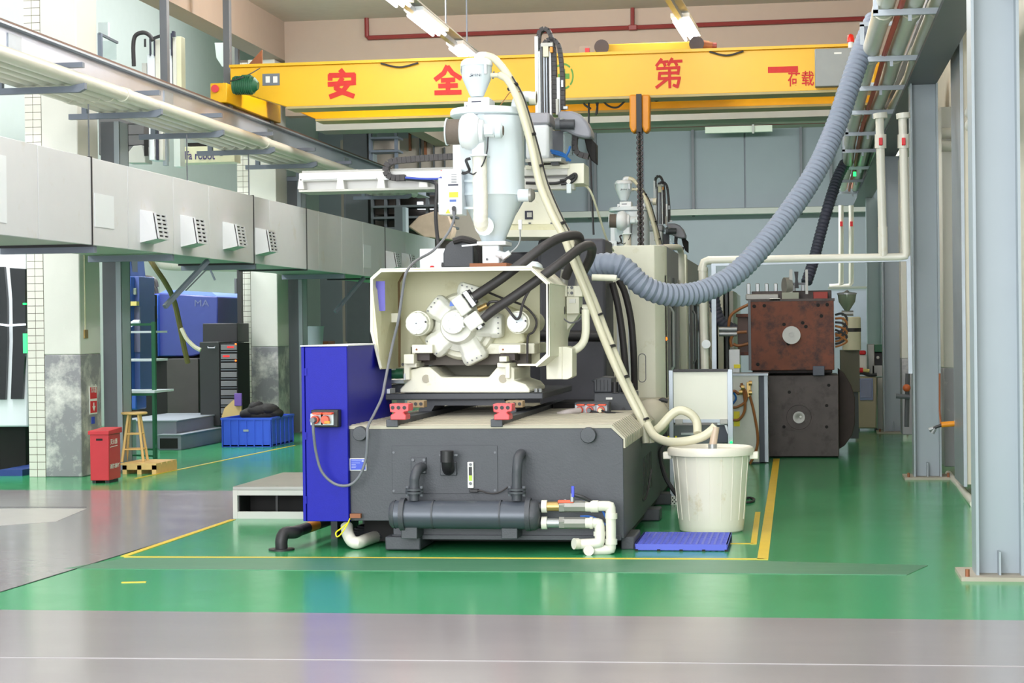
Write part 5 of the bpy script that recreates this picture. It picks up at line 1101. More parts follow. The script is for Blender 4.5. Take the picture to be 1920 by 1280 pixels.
# ================================================================== ROBOT ON GANTRY BEAM
YRb = 16.9; kr = YRb/FP
def robot():
    t = thing('gantry_robot', 'white take-out robot with tall arm on a long white beam, above the nearest machine', 'robot', P(1000, 440, YRb))
    bm = MB(); bm.pb(560, 318, 1074, 334, YRb-0.1, 0.36); bm.pb(560, 334, 1074, 355, YRb+0.03, 0.2); [bm.pprism([(a, 334), (b_, 334), (b_+3, 355), (a-3, 355)], YRb-0.1, 0.14) for a, b_ in ((560, 567), (632, 643), (708, 720), (786, 800), (850, 1074))]; beam = bm.build('beam', mat('beam_white', (226, 226, 222), 0.4, var=0.02), t, bevel=0.01)
    MB().pb(566, 314, 1074, 319, YRb-0.02, 0.2).build('linear_rail', M_stainless, beam)
    for a, b_ in ((566, 630), (642, 705), (720, 782), (800, 850)):
        q = [P(a, 336, YRb-0.11), P(b_, 336, YRb-0.11)]
        MB().pb(a, 333, b_, 336, YRb-0.13, 0.03).build('recess_lip', M_white, beam)
    MB().pb(560, 353, 830, 357, YRb-0.12, 0.38).build('beam_foot_strip', M_beamw, beam)
    ecp = MB().pb(1064, 306, 1095, 344, YRb-0.12, 0.4).build('beam_end_cap', M_cream, beam, bevel=0.006)
    MB().pb(985, 309, 1068, 316, YRb-0.14, 0.3).build('upper_flange', M_cream, beam)
    # pedestal
    ped = MB().pprism([(958, 419), (992, 360), (1018, 360), (1041, 416), (1041, 421), (958, 421)], YRb-0.25, 0.5).build('pedestal', M_cream, t, bevel=0.006)
    MB().pb(940, 421, 1050, 432, YRb-0.3, 0.7).build('pedestal_base', M_cream_in, ped); MB().pprism([(936, 444), (944, 431), (1052, 431), (1066, 444)], YRb-0.35, 0.8).build('pedestal_foot', M_cream, ped)
    MB().pb(984, 395, 999, 411, YRb-0.256, 0.006).build('black_label', M_inkd, ped); MB().pb(988, 398, 997, 407, YRb-0.26, 0.005).build('label_emblem', M_beamw, ped)
    for a in (993, 1034): MB().pb(a-2, 417, a+2, 420, YRb-0.26, 0.02).build('bolt', M_greyd, ped)
    # carriage body
    car = MB().pb(985, 232, 1029, 298, YRb-0.3, 0.5).build('carriage_cover', M_white, t, bevel=0.03); MB().pb(984, 211, 1030, 233, YRb-0.31, 0.52).build('carriage_cap', mat('cap_lilac_grey', (166, 166, 176), 0.45), car, bevel=0.02)
    MB().pb(985, 297, 1052, 303, YRb-0.3, 0.6).build('carriage_plate', M_beamw, car)
    for a in (990, 1033): MB().pb(a, 303, a+14, 309, YRb-0.28, 0.1).build('slide_block', M_dark, car)
    # vertical arm
    arm = MB().pb(1003, 68, 1009, 212, YRb-0.1, 0.12).build('arm_plate', M_white, t); MB().pb(1009, 96, 1013, 212, YRb-0.08, 0.1).build('arm_profile', M_white, arm)
    MB().pb(1013, 82, 1017, 212, YRb-0.05, 0.12).build('arm_guide', M_greyd, arm); MB().pb(1019, 84, 1026, 212, YRb-0.05, 0.08).build('arm_belt', M_gal, arm); MB().pb(1021.5, 104, 1023.5, 212, YRb-0.06, 0.02).build('belt_slot', M_black, arm)
    MB().pb(1027, 100, 1029.5, 212, YRb-0.05, 0.1).build('arm_guide', M_black, arm); MB().pb(1030.5, 96, 1034, 290, YRb-0.06, 0.1).build('arm_profile', M_white, arm)
    MB().pb(1014, 80, 1036, 87, YRb-0.1, 0.1).build('arm_head', M_beamw, arm); MB().pb(1018, 87, 1028, 106, YRb-0.1, 0.08).build('arm_motor', M_cream_in, arm); MB().pb(1031, 88, 1036, 98, YRb-0.11, 0.05).build('yellow_tag', M_orange, arm)
    MB().pb(1044, 145, 1050, 212, YRb-0.05, 0.08).build('sub_arm', M_white, arm); MB().pb(1042, 185, 1047, 215, YRb-0.1, 0.1).build('sub_arm_cylinder', M_beamw, arm); MB().pb(1052, 150, 1056, 163, YRb-0.08, 0.05).build('air_fitting', M_steel, arm)
    def chain(pts, wd, dp, name='energy_chain', par=arm, dy=0.0):
        path = catmull([P(a, c, YRb+dy) for a, c in pts], 6); L = [0]
        for a, b_ in zip(path[:-1], path[1:]): L.append(L[-1]+(b_-a).length)
        n = int(L[-1]/0.042); q = []; j = 0
        for i in range(n+1):
            s_ = L[-1]*i/n
            while j < len(L)-2 and L[j+1] < s_: j += 1
            q.append(path[j].lerp(path[j+1], (s_-L[j])/max(1e-9, L[j+1]-L[j])))
        b = MB()
        for p, r in zip(q[:-1], q[1:]):
            d_ = (r-p); L_ = d_.length; d_.normalize(); v = Vector((-d_.z, 0, d_.x)); b.obox((p+r)/2, v*wd/2, d_*L_*0.47, Vector((0, dp/2, 0)))
        b.build(name, M_rubber, par)
    chain([(1040, 212), (1040, 130), (1037, 85), (1030, 60), (1021, 54), (1012, 60), (1010, 78), (1010, 92)], 0.038, 0.09)
    chain([(1056, 206), (1055, 150), (1050, 95), (1043, 78), (1032, 74), (1022, 80), (1019, 92)], 0.036, 0.09)
    # right hand housing
    MB().pprism([(1046, 212), (1048, 208), (1072, 208), (1088, 214), (1100, 228), (1108, 246), (1108, 258), (1095, 258), (1078, 254), (1062, 246), (1046, 242)], YRb-0.15, 0.3).build('quarter_housing', mat('housing_grey', (140, 142, 152), 0.45), car, bevel=0.02)
    MB().cyl(P(1048, 233, YRb-0.2), P(1077, 233, YRb-0.2), 9.5*kr, seg=18).build('servo_motor', M_dark, car); MB().cyl(P(1042, 232, YRb-0.2), P(1050, 232, YRb-0.2), 11*kr, seg=18).build('servo_flange', M_greyd, car)
    MB().tube([P(1040, 226, YRb-0.2), P(1050, 224, YRb-0.22), P(1057, 222, YRb-0.22)], 0.012, 8).build('air_elbow', M_steel, car); MB().pb(1056, 199, 1064, 204, YRb-0.1, 0.06).build('fitting', M_steel, car)
    MB().pb(1056, 247, 1072, 290, YRb-0.1, 0.1).build('clear_tank', M_glass, car); MB().pb(1037, 245, 1056, 292, YRb, 0.1).build('rear_bracket', M_greyd, car)
    chain([(1094, 247), (1082, 247), (1078, 262), (1078, 280), (1086, 289), (1104, 294)], 0.05, 0.08, par=car)
    MB().pprism([(1095, 258), (1108, 260), (1118, 270), (1118, 308), (1108, 300), (1100, 280)], YRb+0.0, 0.15).build('cable_guard', M_void, car, bevel=0.01)
    for k, pts in enumerate((((1032, 282), (1046, 285), (1058, 290), (1066, 300)), ((1034, 286), (1048, 290), (1060, 294), (1070, 302)), ((1069, 274), (1066, 284), (1062, 292), (1064, 302)))):
        MB().tube([P(a, c, YRb-0.2) for a, c in pts], 0.012, 6, smooth=5).build('air_line', mat('tube_blue', (30, 98, 170), 0.4), car)
    MB().tube([P(986, 343, YRb-0.15), P(1030, 344, YRb-0.15), P(1050, 342, YRb-0.15), P(1066, 333, YRb-0.15), P(1078, 326, YRb-0.15), P(1080, 333, YRb-0.15), P(1070, 342, YRb-0.15), P(1052, 345, YRb-0.15)], 0.014, 8, smooth=5).build('cable_loop', M_cable, beam)
    MB().tube([P(1050, 339, YRb-0.16), P(1066, 336, YRb-0.16), P(1078, 330, YRb-0.16)], 0.014, 8, smooth=5).build('cable_loop', M_cable, beam)
    MB().cyl(P(1066, 340, YRb-0.2), P(1066, 340, YRb-0.16), 0.02, seg=12).build('pressure_dial', M_paper, beam); MB().pb(1062, 344, 1071, 362, YRb-0.2, 0.04).build('air_filter', M_hopper, beam, bevel=0.004)
    # energy chain on the beam, left
    chain([(866, 293), (820, 295), (770, 299), (735, 303), (725, 312), (725, 325), (735, 333), (760, 333)], 0.055, 0.08, 'beam_chain', beam, -0.15)
    MB().tube([P(760, 333, YRb-0.2), P(790, 335, YRb-0.2), P(820, 335, YRb-0.2), P(828, 332, YRb-0.2)], 0.010, 8, smooth=4).build('blue_cable', mat('cable_blue', (70, 90, 190), 0.4), beam)
    MB().tube([P(756, 334, YRb-0.17), P(790, 337, YRb-0.17), P(812, 341, YRb-0.17), P(819, 352, YRb-0.2), P(817, 400, YRb-0.3), P(821, 450, YRb-0.5), P(832, 502, YRb-0.6)], 0.018, 8, smooth=5).build('cable_trunk', M_cable, beam)
    MB().pb(1016, 345, 1022, 372, YRb-0.05, 0.05).build('beam_post', M_beamw, beam)
    return t
rb = robot()
rl = MB().tube([P(1085, 344, 17.1), P(1100, 350, 17.1), P(1110, 365, 17.1), P(1122, 400, 17.2), P(1138, 450, 17.4), P(1150, 470, 17.6)], 0.010, 8, smooth=5).build('air_line', mat('pale_air_line', (206, 206, 180), 0.4)); tag(rl, 'pale air line curving down from the end of the white robot beam', 'cable')
# second line: machine behind, same kit
off = (0, 13.0, 0)
h2_ = copy_tree(hd, off=off); h2_['label'] = 'farther white hopper dryer seen behind the hoist chain'
l2_ = copy_tree(ld_, off=off); l2_['label'] = 'small vacuum loader on the farther hopper dryer, behind the hoist chain'
r2_ = copy_tree(rb, off=(0.05, 13.2, -0.3)); r2_['label'] = 'farther white take-out robot, its arm against the grey wall'
for o in (hd, h2_): o['group'] = 'hopper dryers on the machines'
for o in (ld_, l2_): o['group'] = 'vacuum loaders on the hoppers'
for o in (rb, r2_): o['group'] = 'take-out robots on the machines'
m2 = thing('injection_machine', 'second moulding machine, mostly hidden behind the cream end cabinet', 'machine', (-2.6, 29, 0))
MB().box(-3.2, -1.6, 28.0, 33, 0.1, 1.0).build('base', M_dark, m2); MB().box(-3.2, -1.75, 27.6, 28.6, 1.0, 2.0).build('shroud', M_cream, m2, bevel=0.02)
MB().box(-3.3, -1.7, 29.5, 31, 0.4, 2.35).build('platen', M_dark, m2, bevel=0.03)
for a, b_, m in ((1346, 1357, M_cream), (1360, 1366, M_greyd), (1368, 1376, M_beamw), (1330, 1336, M_cream), (1338, 1342, M_shade)):
    MB().pb(a, 545, b_, 760, 30.5, 2).build('end_panel', m, m2, bevel=0.01)
MB().box(P(1300, 600, 32).x, P(1375, 600, 32).x, 32, 36, 0.2, 2.2).build('clamp_body', mat('guard_grey2', (150, 150, 148)), m2, bevel=0.02)
# ================================================================== RIGHT FOREGROUND
# white barrel
bq = F(1333, 1001); YBr = bq.y+0.24; kb_ = YBr/FP
bar_ = thing('plastic_barrel', 'round white plastic barrel with lid, hose running into it, behind the blue crate', 'barrel', (P(1334, 900, YBr).x, YBr, 0))
bx = P(1333, 900, YBr).x
zr = P(1333, 838, YBr).z
prof = [(0.02, 0.0), (56*kb_, 0.0), (59*kb_, 0.012), (62*kb_, 0.1), (72*kb_, zr-0.04), (73*kb_, zr-0.02)]
MB().lathe((bx, YBr, 0), prof, seg=56).build('body', M_binw, bar_)
MB().lathe((bx, YBr, 0), [(72*kb_, zr-0.06), (80*kb_, zr-0.055), (81*kb_, zr-0.02), (79*kb_, zr), (75*kb_, zr+0.008), (72*kb_, zr-0.0), (70*kb_, zr-0.018), (0.01, zr-0.018)], seg=56).build('rim_lid', M_binw, bar_)
for s in (-1, 1): MB().box(bx+s*80*kb_-0.035, bx+s*80*kb_+0.035, YBr-0.06, YBr+0.06, zr-0.09, zr-0.035).build('handle', M_binw, bar_, bevel=0.008)
for k in range(9):
    a_ = -pi/2+(k-4)*0.33; MB().bar((bx+62.2*kb_*cos(a_), YBr+62.2*kb_*sin(a_), 0.1), (bx+72.2*kb_*cos(a_), YBr+72.2*kb_*sin(a_), zr-0.06), 0.004, 0.004).build('mould_rib', M_binw, bar_)
MB().tube([Vector((bx+0.02, YBr-0.1, zr+0.01)), P(1342, 800, YBr-0.1)], 0.03, 14).build('suction_tube', mat('translucent_tube', (196, 176, 156), 0.3), bar_)
MB().cyl((bx+0.02, YBr-0.1, zr-0.01), (bx+0.02, YBr-0.1, zr+0.03), 0.034, seg=14).build('tube_collar', M_steel, bar_)
# blue perforated tray
t0, t1_ = F(1193, 1033), F(1362, 1033)
tx0, tx1 = t0.x, t1_.x; ty0 = t0.y+0.02; ty1 = ty0+0.78; th = 0.05
bt = thing('plastic_floor_grid', 'blue perforated plastic floor grid lying in front of the white barrel', 'pallet', ((tx0+tx1)/2, (ty0+ty1)/2, 0))
b = MB(); nx, ny = 15, 12; w_ = 0.016
for i in range(nx+1):
    x = tx0+(tx1-tx0)*i/nx; b.box(x-w_/2, x+w_/2, ty0, ty1, th-0.012, th)
for j in range(ny+1):
    y = ty0+(ty1-ty0)*j/ny; b.box(tx0, tx1, y-w_*0.55, y+w_*0.55, th-0.012, th+0.0005)
b.build('grid', M_tray, bt)['kind'] = 'stuff'
b = MB(); b.box(tx0-0.005, tx1+0.005, ty0-0.01, ty0+0.006, 0.006, th); b.box(tx0-0.005, tx1+0.005, ty1-0.006, ty1+0.01, 0.006, th); b.box(tx0-0.012, tx0+0.004, ty0, ty1, 0.006, th); b.box(tx1-0.004, tx1+0.012, ty0, ty1, 0.006, th)
b.build('skirt', M_tray, bt, bevel=0.002)
for i in range(5):
    x = tx0+(tx1-tx0)*i/4; MB().box(x-0.012, x+0.012, ty0, ty1, 0, 0.03).build('runner', M_tray, bt)
    MB().box(x-0.012, x+0.012, ty0-0.012, ty0-0.009, 0, 0.014).build('notch', M_void, bt)
# guard stand behind barrel
YG2 = F(1262, 946).y; kg = YG2/FP
gs = thing('guard_stand', 'aluminium-framed white guard panel stand behind the white barrel', 'stand', P(1312, 946, YG2))
for a, c in ((1256, 1264), (1268, 0)): pass
MB().pb(1255, 694, 1263, 946, YG2, 0.08).build('profile_post', M_gal, gs, bevel=0.003); MB().pb(1364, 692, 1374, 835, YG2, 0.08).build('profile_post', M_gal, gs, bevel=0.003)
MB().pb(1263, 697, 1365, 788, YG2+0.02, 0.01).build('panel', mat('panel_white', (226, 226, 214), 0.5, var=0.01), gs); MB().pb(1263, 692, 1365, 697, YG2+0.0, 0.06).build('black_top_strip', M_black, gs); MB().pb(1263, 786, 1365, 792, YG2+0.0, 0.06).build('bottom_rail', M_gal, gs)
for a in (1266, 1350): MB().pb(a, 786, a+14, 795, YG2-0.02, 0.04).build('hinge_bracket', M_stainless, gs, bevel=0.003)
MB().bar(P(1360, 795, YG2+0.03), P(1371, 826, YG2+0.03), 0.02).build('brace', M_white, gs); MB().bar(P(1345, 794, YG2+0.03), P(1362, 794, YG2+0.03), 0.02).build('brace', M_white, gs)
MB().pb(1264, 796, 1358, 832, YG2+0.5, 0.4).build('feeder_body', mat('feeder_grey', (130, 136, 142), 0.5), gs, bevel=0.006); MB().pb(1277, 811, 1300, 815, YG2+0.48, 0.03).build('tray_label', M_white, gs)
MB().pb(1345, 796, 1364, 830, YG2+0.1, 0.4).build('dark_side', mat('slate_blue', (66, 72, 86), 0.5), gs, bevel=0.004)
for a in (1252, 1266): MB().pb(a, 817, a+3, 823, YG2-0.04, 0.01).build('yellow_dot', M_yel, gs)
MB().pb(1256, 930, 1270, 946, YG2-0.01, 0.1).build('patterned_foot', M_paper, gs)
for i in range(4):
    for j in range(4):
        if (i+j) % 2: MB().pb(1256.5+i*3.3, 932+j*3.4, 1259+i*3.3, 934.5+j*3.4, YG2-0.013, 0.004).build('pattern_square', M_black, gs)
MB().ball(P(1371, 829, YG2-0.02), 0.012, n=6).build('green_led', M_led, gs)
tubething('supply_cable', [P(1252, 752, YG2), P(1240, 750, YG2), P(1235, 762, YG2), P(1243, 790, YG2), P(1246, 830, YG2), P(1238, 850, YG2-0.2), P(1246, 890, YG2-0.3), P(1262, 918, YG2-0.35), P(1275, 935, YG2-0.4)], 0.02, M_cable, 'black cable hanging between the hose bundle and the guard stand', 'cable', seg=8, smooth=5)
tubething('floor_cable', [F(1394, 938)+Vector((0, 0, 0.012)), F(1405, 935)+Vector((0, 0, 0.012)), F(1414, 938)+Vector((0, 0, 0.012)), F(1408, 943)+Vector((0, 0, 0.012)), F(1394, 944)+Vector((0, 0, 0.012))], 0.012, M_cable, 'short loop of black cable on the floor right of the barrel', 'cable', seg=6, smooth=4)
# electrical cabinet with copper hoses
YE = F(1400, 869).y; ke = YE/FP
ecb = thing('control_cabinet', 'pale temperature control cabinet with copper hoses left of the dark mould', 'cabinet', P(1400, 875, YE))
MB().pb(1368, 703, 1423, 866, YE, 0.5).build('body', mat('cabinet_pale', (204, 208, 200), 0.45), ecb, bevel=0.006); MB().pb(1423, 702, 1433, 868, YE+0.05, 0.5).build('dark_side', mat('slate_blue', (66, 72, 86)), ecb); MB().pb(1433, 702, 1440, 866, YE+0.1, 0.5).build('edge_strip', M_gal, ecb)
MB().pb(1366, 700, 1440, 704, YE-0.01, 0.62).build('top_plate', M_gal, ecb)
for a in (1378, 1425): MB().pb(a, 866, a+12, 878, YE+0.05, 0.1).build('castor', M_black, ecb)
MB().pb(1376, 771, 1387, 799, YE-0.006, 0.006).build('yellow_label', M_yel, ecb); MB().pb(1400, 716, 1408, 745, YE-0.03, 0.03).build('valve_manifold', M_brass, ecb, bevel=0.004)
for pts in (((1406, 742), (1413, 770), (1420, 810), (1420, 835), (1412, 858), (1406, 869)), ((1388, 722), (1398, 734), (1398, 752), (1384, 762), (1372, 764)), ((1390, 718), (1396, 745), (1396, 770), (1386, 786), (1374, 787)), ((1392, 730), (1385, 738), (1378, 733), (1370, 735))):
    MB().tube([P(a, c, YE-0.06) for a, c in pts], 0.016, 8, smooth=5).build('copper_hose', M_copper, ecb)
for a, c in ((1390, 726), (1404, 718), (1404, 736), (1386, 735)): MB().cyl(P(a, c, YE-0.09), P(a+6, c, YE-0.09), 0.028, seg=10).build('hose_fitting', M_brass, ecb)
MB().tube([P(1370, 728, YE-0.05), P(1380, 745, YE-0.06), P(1374, 757, YE-0.06)], 0.012, 6, smooth=4).build('blue_hose', mat('tube_blue', (30, 98, 170)), ecb)
# moulds
YMd = F(1500, 858).y
md = thing('lower_mould', 'large dark oily steel mould block on the floor beneath the rusty one', 'mould', P(1505, 858, YMd))
lo = MB().pb(1438, 703, 1573, 856, YMd, 0.9).build('mould_plate', M_oldsteel, md, bevel=0.01)
for k in range(3): MB().pb(1440, 738+k*34, 1572, 739+k*34, YMd-0.004, 0.01).build('plate_joint', M_void, lo) if False else None
MB().lathe(P(1498, 782, YMd), [(26*YMd/FP, 0.0), (26*YMd/FP, -0.012), (23*YMd/FP, -0.012), (22.5*YMd/FP, -0.002)], (0, 1, 0), 32).build('ring_groove', M_oldsteel, lo)
MB().lathe(P(1498, 782, YMd), [(11*YMd/FP, 0), (11*YMd/FP, -0.03), (4*YMd/FP, -0.03), (0.005, -0.02)], (0, 1, 0), 24).build('locating_ring', M_stainless, lo)
MB().cyl(P(1501, 781, YMd-0.03), P(1501, 781, YMd-0.04), 0.014, seg=10).build('bright_nozzle', M_paper, lo)
for a, c in ((1550, 760), (1550, 800), (1480, 735), (1470, 800), (1554, 722)): MB().cyl(P(a, c, YMd-0.003), P(a, c, YMd+0.0), 0.02, seg=12).build('bolt_hole', M_void, lo)
MB().pprism([(1573, 692), (1583, 700), (1596, 722), (1603, 745), (1603, 795), (1598, 815), (1584, 835), (1573, 842)], YMd+0.5, 0.8).build('rear_plate', mat('rear_mould_brown', (60, 48, 44), 0.7, var=0.3), md, bevel=0.01)
um = thing('upper_mould', 'large rust-brown steel mould block with round locating ring, stacked on the dark mould', 'mould', P(1485, 700, YMd))
up = MB().pb(1407, 564, 1564, 694, YMd-0.1, 0.35).build('mould_plate', M_rust, um, bevel=0.008)
MB().pb(1403, 562, 1408, 694, YMd-0.11, 0.4).build('edge_bar', M_greyd, um); MB().pb(1404, 560, 1565, 564.5, YMd-0.1, 0.4).build('top_edge', M_oldsteel, um)
MB().lathe(P(1484, 628, YMd-0.1), [(16.5*YMd/FP, 0), (16.5*YMd/FP, -0.035), (5*YMd/FP, -0.035), (5*YMd/FP, -0.015), (0.005, -0.015)], (0, 1, 0), 36).build('locating_ring', M_stainless, up)
MB().cyl(P(1484, 628, YMd-0.125), P(1484, 628, YMd-0.14), 3*YMd/FP, seg=14).build('sprue_bush', M_stainless, up)
for a, c in ((1414, 574), (1433, 573), (1534, 572), (1551, 571), (1470, 608), (1511, 612), (1505, 605), (1540, 592), (1478, 644), (1421, 683), (1536, 690)): MB().cyl(P(a, c, YMd-0.104), P(a, c, YMd-0.1), 0.022, seg=12).build('bolt_hole', M_void, up)
MB().pb(1410, 545, 1560, 700, YMd+0.3, 0.6).build('rear_half', M_oldsteel, um, bevel=0.01)
for k in range(7): MB().pb(1400+k*17, 531, 1400+k*17+(7), 560, YMd+0.45, 0.08).build('guide_pin', M_steel, um, bevel=0.008)
MB().pb(1398, 551, 1460, 562, YMd+0.2, 0.4).build('top_block', M_stainless, um, bevel=0.01); MB().pb(1466, 548, 1498, 562, YMd-0.05, 0.3).build('top_block', mat('block_greenish', (150, 154, 138), 0.5), um, bevel=0.004)
MB().pb(1443, 559, 1463, 563, YMd-0.1, 0.2).build('white_tape', M_paper, um)
rp_ = MB().pb(1525, 547, 1552, 560, YMd+0.1, 0.25).build('red_block', mat('brick_red_paint', (150, 44, 30), 0.5), um, bevel=0.004)
MB().pb(1480, 505, 1486, 549, YMd+0.05, 0.08).build('support_post', M_stainless, um); MB().pb(1510, 505, 1515, 551, YMd+0.05, 0.08).build('support_post', M_stainless, um)
MB().lathe(P(1470, 536, YMd+0.1), [(16*YMd/FP, 0), (16*YMd/FP, 0.08), (0.01, 0.08)], (1, 0.35, 0), 24).build('handwheel', M_stainless, um); MB().pprism([(1489, 509), (1497, 509), (1496, 523), (1498, 540), (1490, 540), (1491, 523)], YMd+0.05, 0.1).build('coil_spring', M_black, um); MB().bar(P(1484, 532, YMd+0.08), P(1510, 532, YMd+0.08), 0.03).build('cross_pin', M_greyd, um)
for a in (1385,):
    MB().pb(1383, 590, 1403, 662, YMd+0.1, 0.5).build('side_block', mat('side_brown', (96, 76, 70), 0.6, var=0.2), um, bevel=0.006); MB().pb(1380, 588, 1404, 594, YMd+0.05, 0.5).build('side_ledge', M_rust, um); MB().pb(1380, 660, 1404, 666, YMd+0.05, 0.5).build('side_ledge', M_rust, um)
for pts in (((1405, 570), (1385, 580), (1370, 592), (1366, 612)), ((1400, 622), (1380, 624), (1370, 636), (1372, 650)), ((1403, 644), (1385, 648), (1375, 645))):
    MB().tube([P(a, c, YMd) for a, c in pts], 0.018, 8, smooth=5).build('copper_hose', M_copper, um)
for c in (617, 626): MB().cyl(P(1348, c, YMd), P(1382, c, YMd), 0.03, seg=12).build('clamp_rod', M_steel, um)
for k in range(6): MB().tube([P(1566, 590+k*7, YMd), P(1580, 588+k*9, YMd-0.02), P(1588, 600+k*8, YMd), P(1576, 622+k*5, YMd), P(1566, 625+k*5, YMd)], 0.014, 6, smooth=4).build('wire_loom', M_copper if k % 2 else M_cable, um)
MB().pb(1524, 686, 1546, 704, YMd-0.13, 0.2).build('clamp_block', mat('clamp_slate', (76, 80, 94), 0.5), um, bevel=0.006)
MB().pb(1367, 655, 1387, 705, YE+0.7, 0.2).build('junction_box', M_white, ecb, bevel=0.004); MB().pb(1376, 683, 1388, 690, YE+0.69, 0.02).build('yellow_label', M_yel, ecb)
# little dryer with glass hopper behind
YD = 26.0
dr = thing('glass_hopper_dryer', 'small dryer with a clear cone hopper on a cream drum, behind the rusty mould', 'hopper', P(1592, 690, YD)); kd = YD/FP
dz = lambda c: P(1588, c, YD).z
MB().lathe((P(1588, 560, YD).x, YD, 0), [(4*kd, dz(583)), (15*kd, dz(566)), (17*kd, dz(553)), (17*kd, dz(550))], seg=24).build('glass_cone', mat('greenish_glass', (130, 146, 126), 0.15, var=0.1, metal=0.3), dr)
MB().lathe((P(1588, 560, YD).x, YD, 0), [(18*kd, dz(552)), (18*kd, dz(549)), (5*kd, dz(547)), (2*kd, dz(544)), (0.002, dz(543))], seg=24).build('hopper_lid', M_steel, dr)
MB().cyl(P(1578, 587, YD), P(1600, 587, YD), 5*kd, seg=12).build('valve_throat', M_steel, dr)
MB().lathe((P(1596, 560, YD).x, YD, 0), [(17*kd, dz(656)), (17*kd, dz(596)), (15*kd, dz(594)), (0.01, dz(594))], seg=24).build('drum', mat('drum_cream', (198, 196, 170), 0.5), dr); MB().lathe((P(1596, 560, YD).x, YD, 0), [(17.5*kd, dz(622)), (17.5*kd, dz(615))], seg=24).build('drum_band', M_black, dr)
MB().pb(1576, 656, 1612, 735, YD-0.05, 0.4).build('dryer_base', mat('base_olive', (92, 90, 76), 0.6), dr, bevel=0.006); MB().pb(1590, 735, 1610, 822, YD, 0.3).build('base_leg', M_shade, dr)
YCc = F(1625, 808).y
cc_ = thing('cream_controller', 'cream floor-standing controller with a blue-framed screen left of the dark column', 'controller', P(1626, 808, YCc))
MB().pprism([(1606, 706), (1644, 706), (1644, 803), (1605, 803)], YCc, 0.5).build('body', mat('controller_cream', (170, 162, 134), 0.5), cc_, bevel=0.02); MB().pb(1612, 709, 1637, 750, YCc-0.02, 0.03).build('screen_frame', mat('frame_blue', (128, 142, 180), 0.4), cc_, bevel=0.004); MB().pb(1614, 712, 1634, 745, YCc-0.03, 0.02).build('screen', M_screen, cc_)
for a in (1607, 1640): MB().pb(a, 803, a+5, 811, YCc+0.1, 0.1).build('castor', M_black, cc_)
MB().tube([P(1600, 702, YCc), P(1616, 699, YCc), P(1630, 703, YCc), P(1644, 702, YCc)], 0.025, 8, smooth=4).build('top_cable', M_cable, cc_)
sg = thing('signal_torch', 'small red and yellow signal lamp lying on the cream controller', 'lamp', P(1620, 697, YCc)); MB().cyl(P(1612, 694, YCc), P(1618, 694, YCc), 0.04, seg=12).build('red_lens', M_red, sg); MB().cyl(P(1617, 694, YCc), P(1630, 695, YCc), 0.028, seg=12).build('yellow_grip', mat('pale_yellow', (220, 206, 130)), sg)
jg = thing('plastic_jug', 'white plastic jug with red cap on the shelf above the cream controller', 'jug', P(1614, 697, YCc+0.3)); MB().pprism([(1603, 697), (1603, 668), (1608, 660), (1622, 660), (1626, 668), (1626, 697)], YCc+0.3, 0.2).build('jug_body', M_paper, jg, bevel=0.02); MB().pb(1611, 657, 1624, 665, YCc+0.27, 0.2).build('red_cap', M_red, jg, bevel=0.02)
gb2 = thing('stainless_feeder', 'steel and dark green feeder unit standing beside the white jug', 'machine', P(1640, 800, YCc+0.6)); MB().pb(1627, 645, 1640, 705, YCc+0.6, 0.4).build('steel_column', M_stainless, gb2, bevel=0.01); MB().pb(1640, 646, 1656, 660, YCc+0.6, 0.4).build('green_head', M_green, gb2, bevel=0.01); MB().pb(1638, 660, 1656, 685, YCc+0.7, 0.3).build('motor_block', M_black, gb2, bevel=0.01); MB().pb(1636, 685, 1656, 705, YCc+0.6, 0.4).build('lower_box', M_stainless, gb2); MB().pb(1646, 708, 1655, 805, YCc+0.4, 0.4).build('leg_frame', M_beamw, gb2)
MB().ball(P(1646, 670, YCc+0.66), 0.025, n=6).build('white_knob', M_paper, gb2)
wb2 = MB().pb(1560, 545, 1626, 642, 38, 0.4).build('grey_cabinet', mat('pale_cabinet_grey', (160, 166, 178), 0.5)); tag(wb2, 'pale blue-grey cabinet block below the far thin pipes', 'cabinet')
vc = thing('wall_valve', 'orange-handled valve on a dark pipe right of the third steel column', 'valve', P(1700, 740, 24)); MB().tube([P(1702, 700, 24.3), P(1700, 800, 24.3)], 0.03, 8).build('pipe', M_shade, vc); MB().cyl(P(1680, 742, 24.2), P(1706, 744, 24.2), 0.03, seg=8).build('handle', M_greyd, vc); MB().ball(P(1700, 727, 24.2), 0.05, n=8).build('valve_body', mat('rust_orange', (190, 96, 50)), vc)

# ================================================================== LEFT SIDE
# step platform
q0 = F(437, 972); YP = q0.y
sp = thing('step_platform', 'low stainless step platform left of the blue cabinet', 'platform', F(500, 972))
zt = P(470, 912, YP).z; x0 = q0.x; x1 = P(590, 900, YP).x; yk = F(520, 885, zt).y
MB().box(x0, x1, YP, yk, zt-0.03, zt).build('top_plate', M_stainless, sp, bevel=0.003)
for x in (x0, x1-0.04):
    for y in (YP, yk-0.04): MB().box(x, x+0.04, y, y+0.04, 0, zt-0.03).build('leg', M_beamw, sp)
MB().box(x0+0.041, x1-0.041, YP, YP+0.03, 0.0, 0.06).build('bottom_rail', M_beamw, sp); MB().box(x0+0.041, x1-0.041, YP, YP+0.03, zt-0.075, zt-0.031).build('top_rail', M_beamw, sp)
MB().box(x0+0.04, x1-0.05, YP+0.35, YP+0.37, 0.01, zt-0.04).box(x0+0.042, x0+0.05, YP+0.04, YP+0.35, 0.01, zt-0.04).build('interior_shade', M_void, sp)  # black sheets added as the shade inside the platform
MB().box(x0+0.35, x0+0.37, YP+0.1, YP+0.12, 0, zt).build('inner_post', M_black, sp)
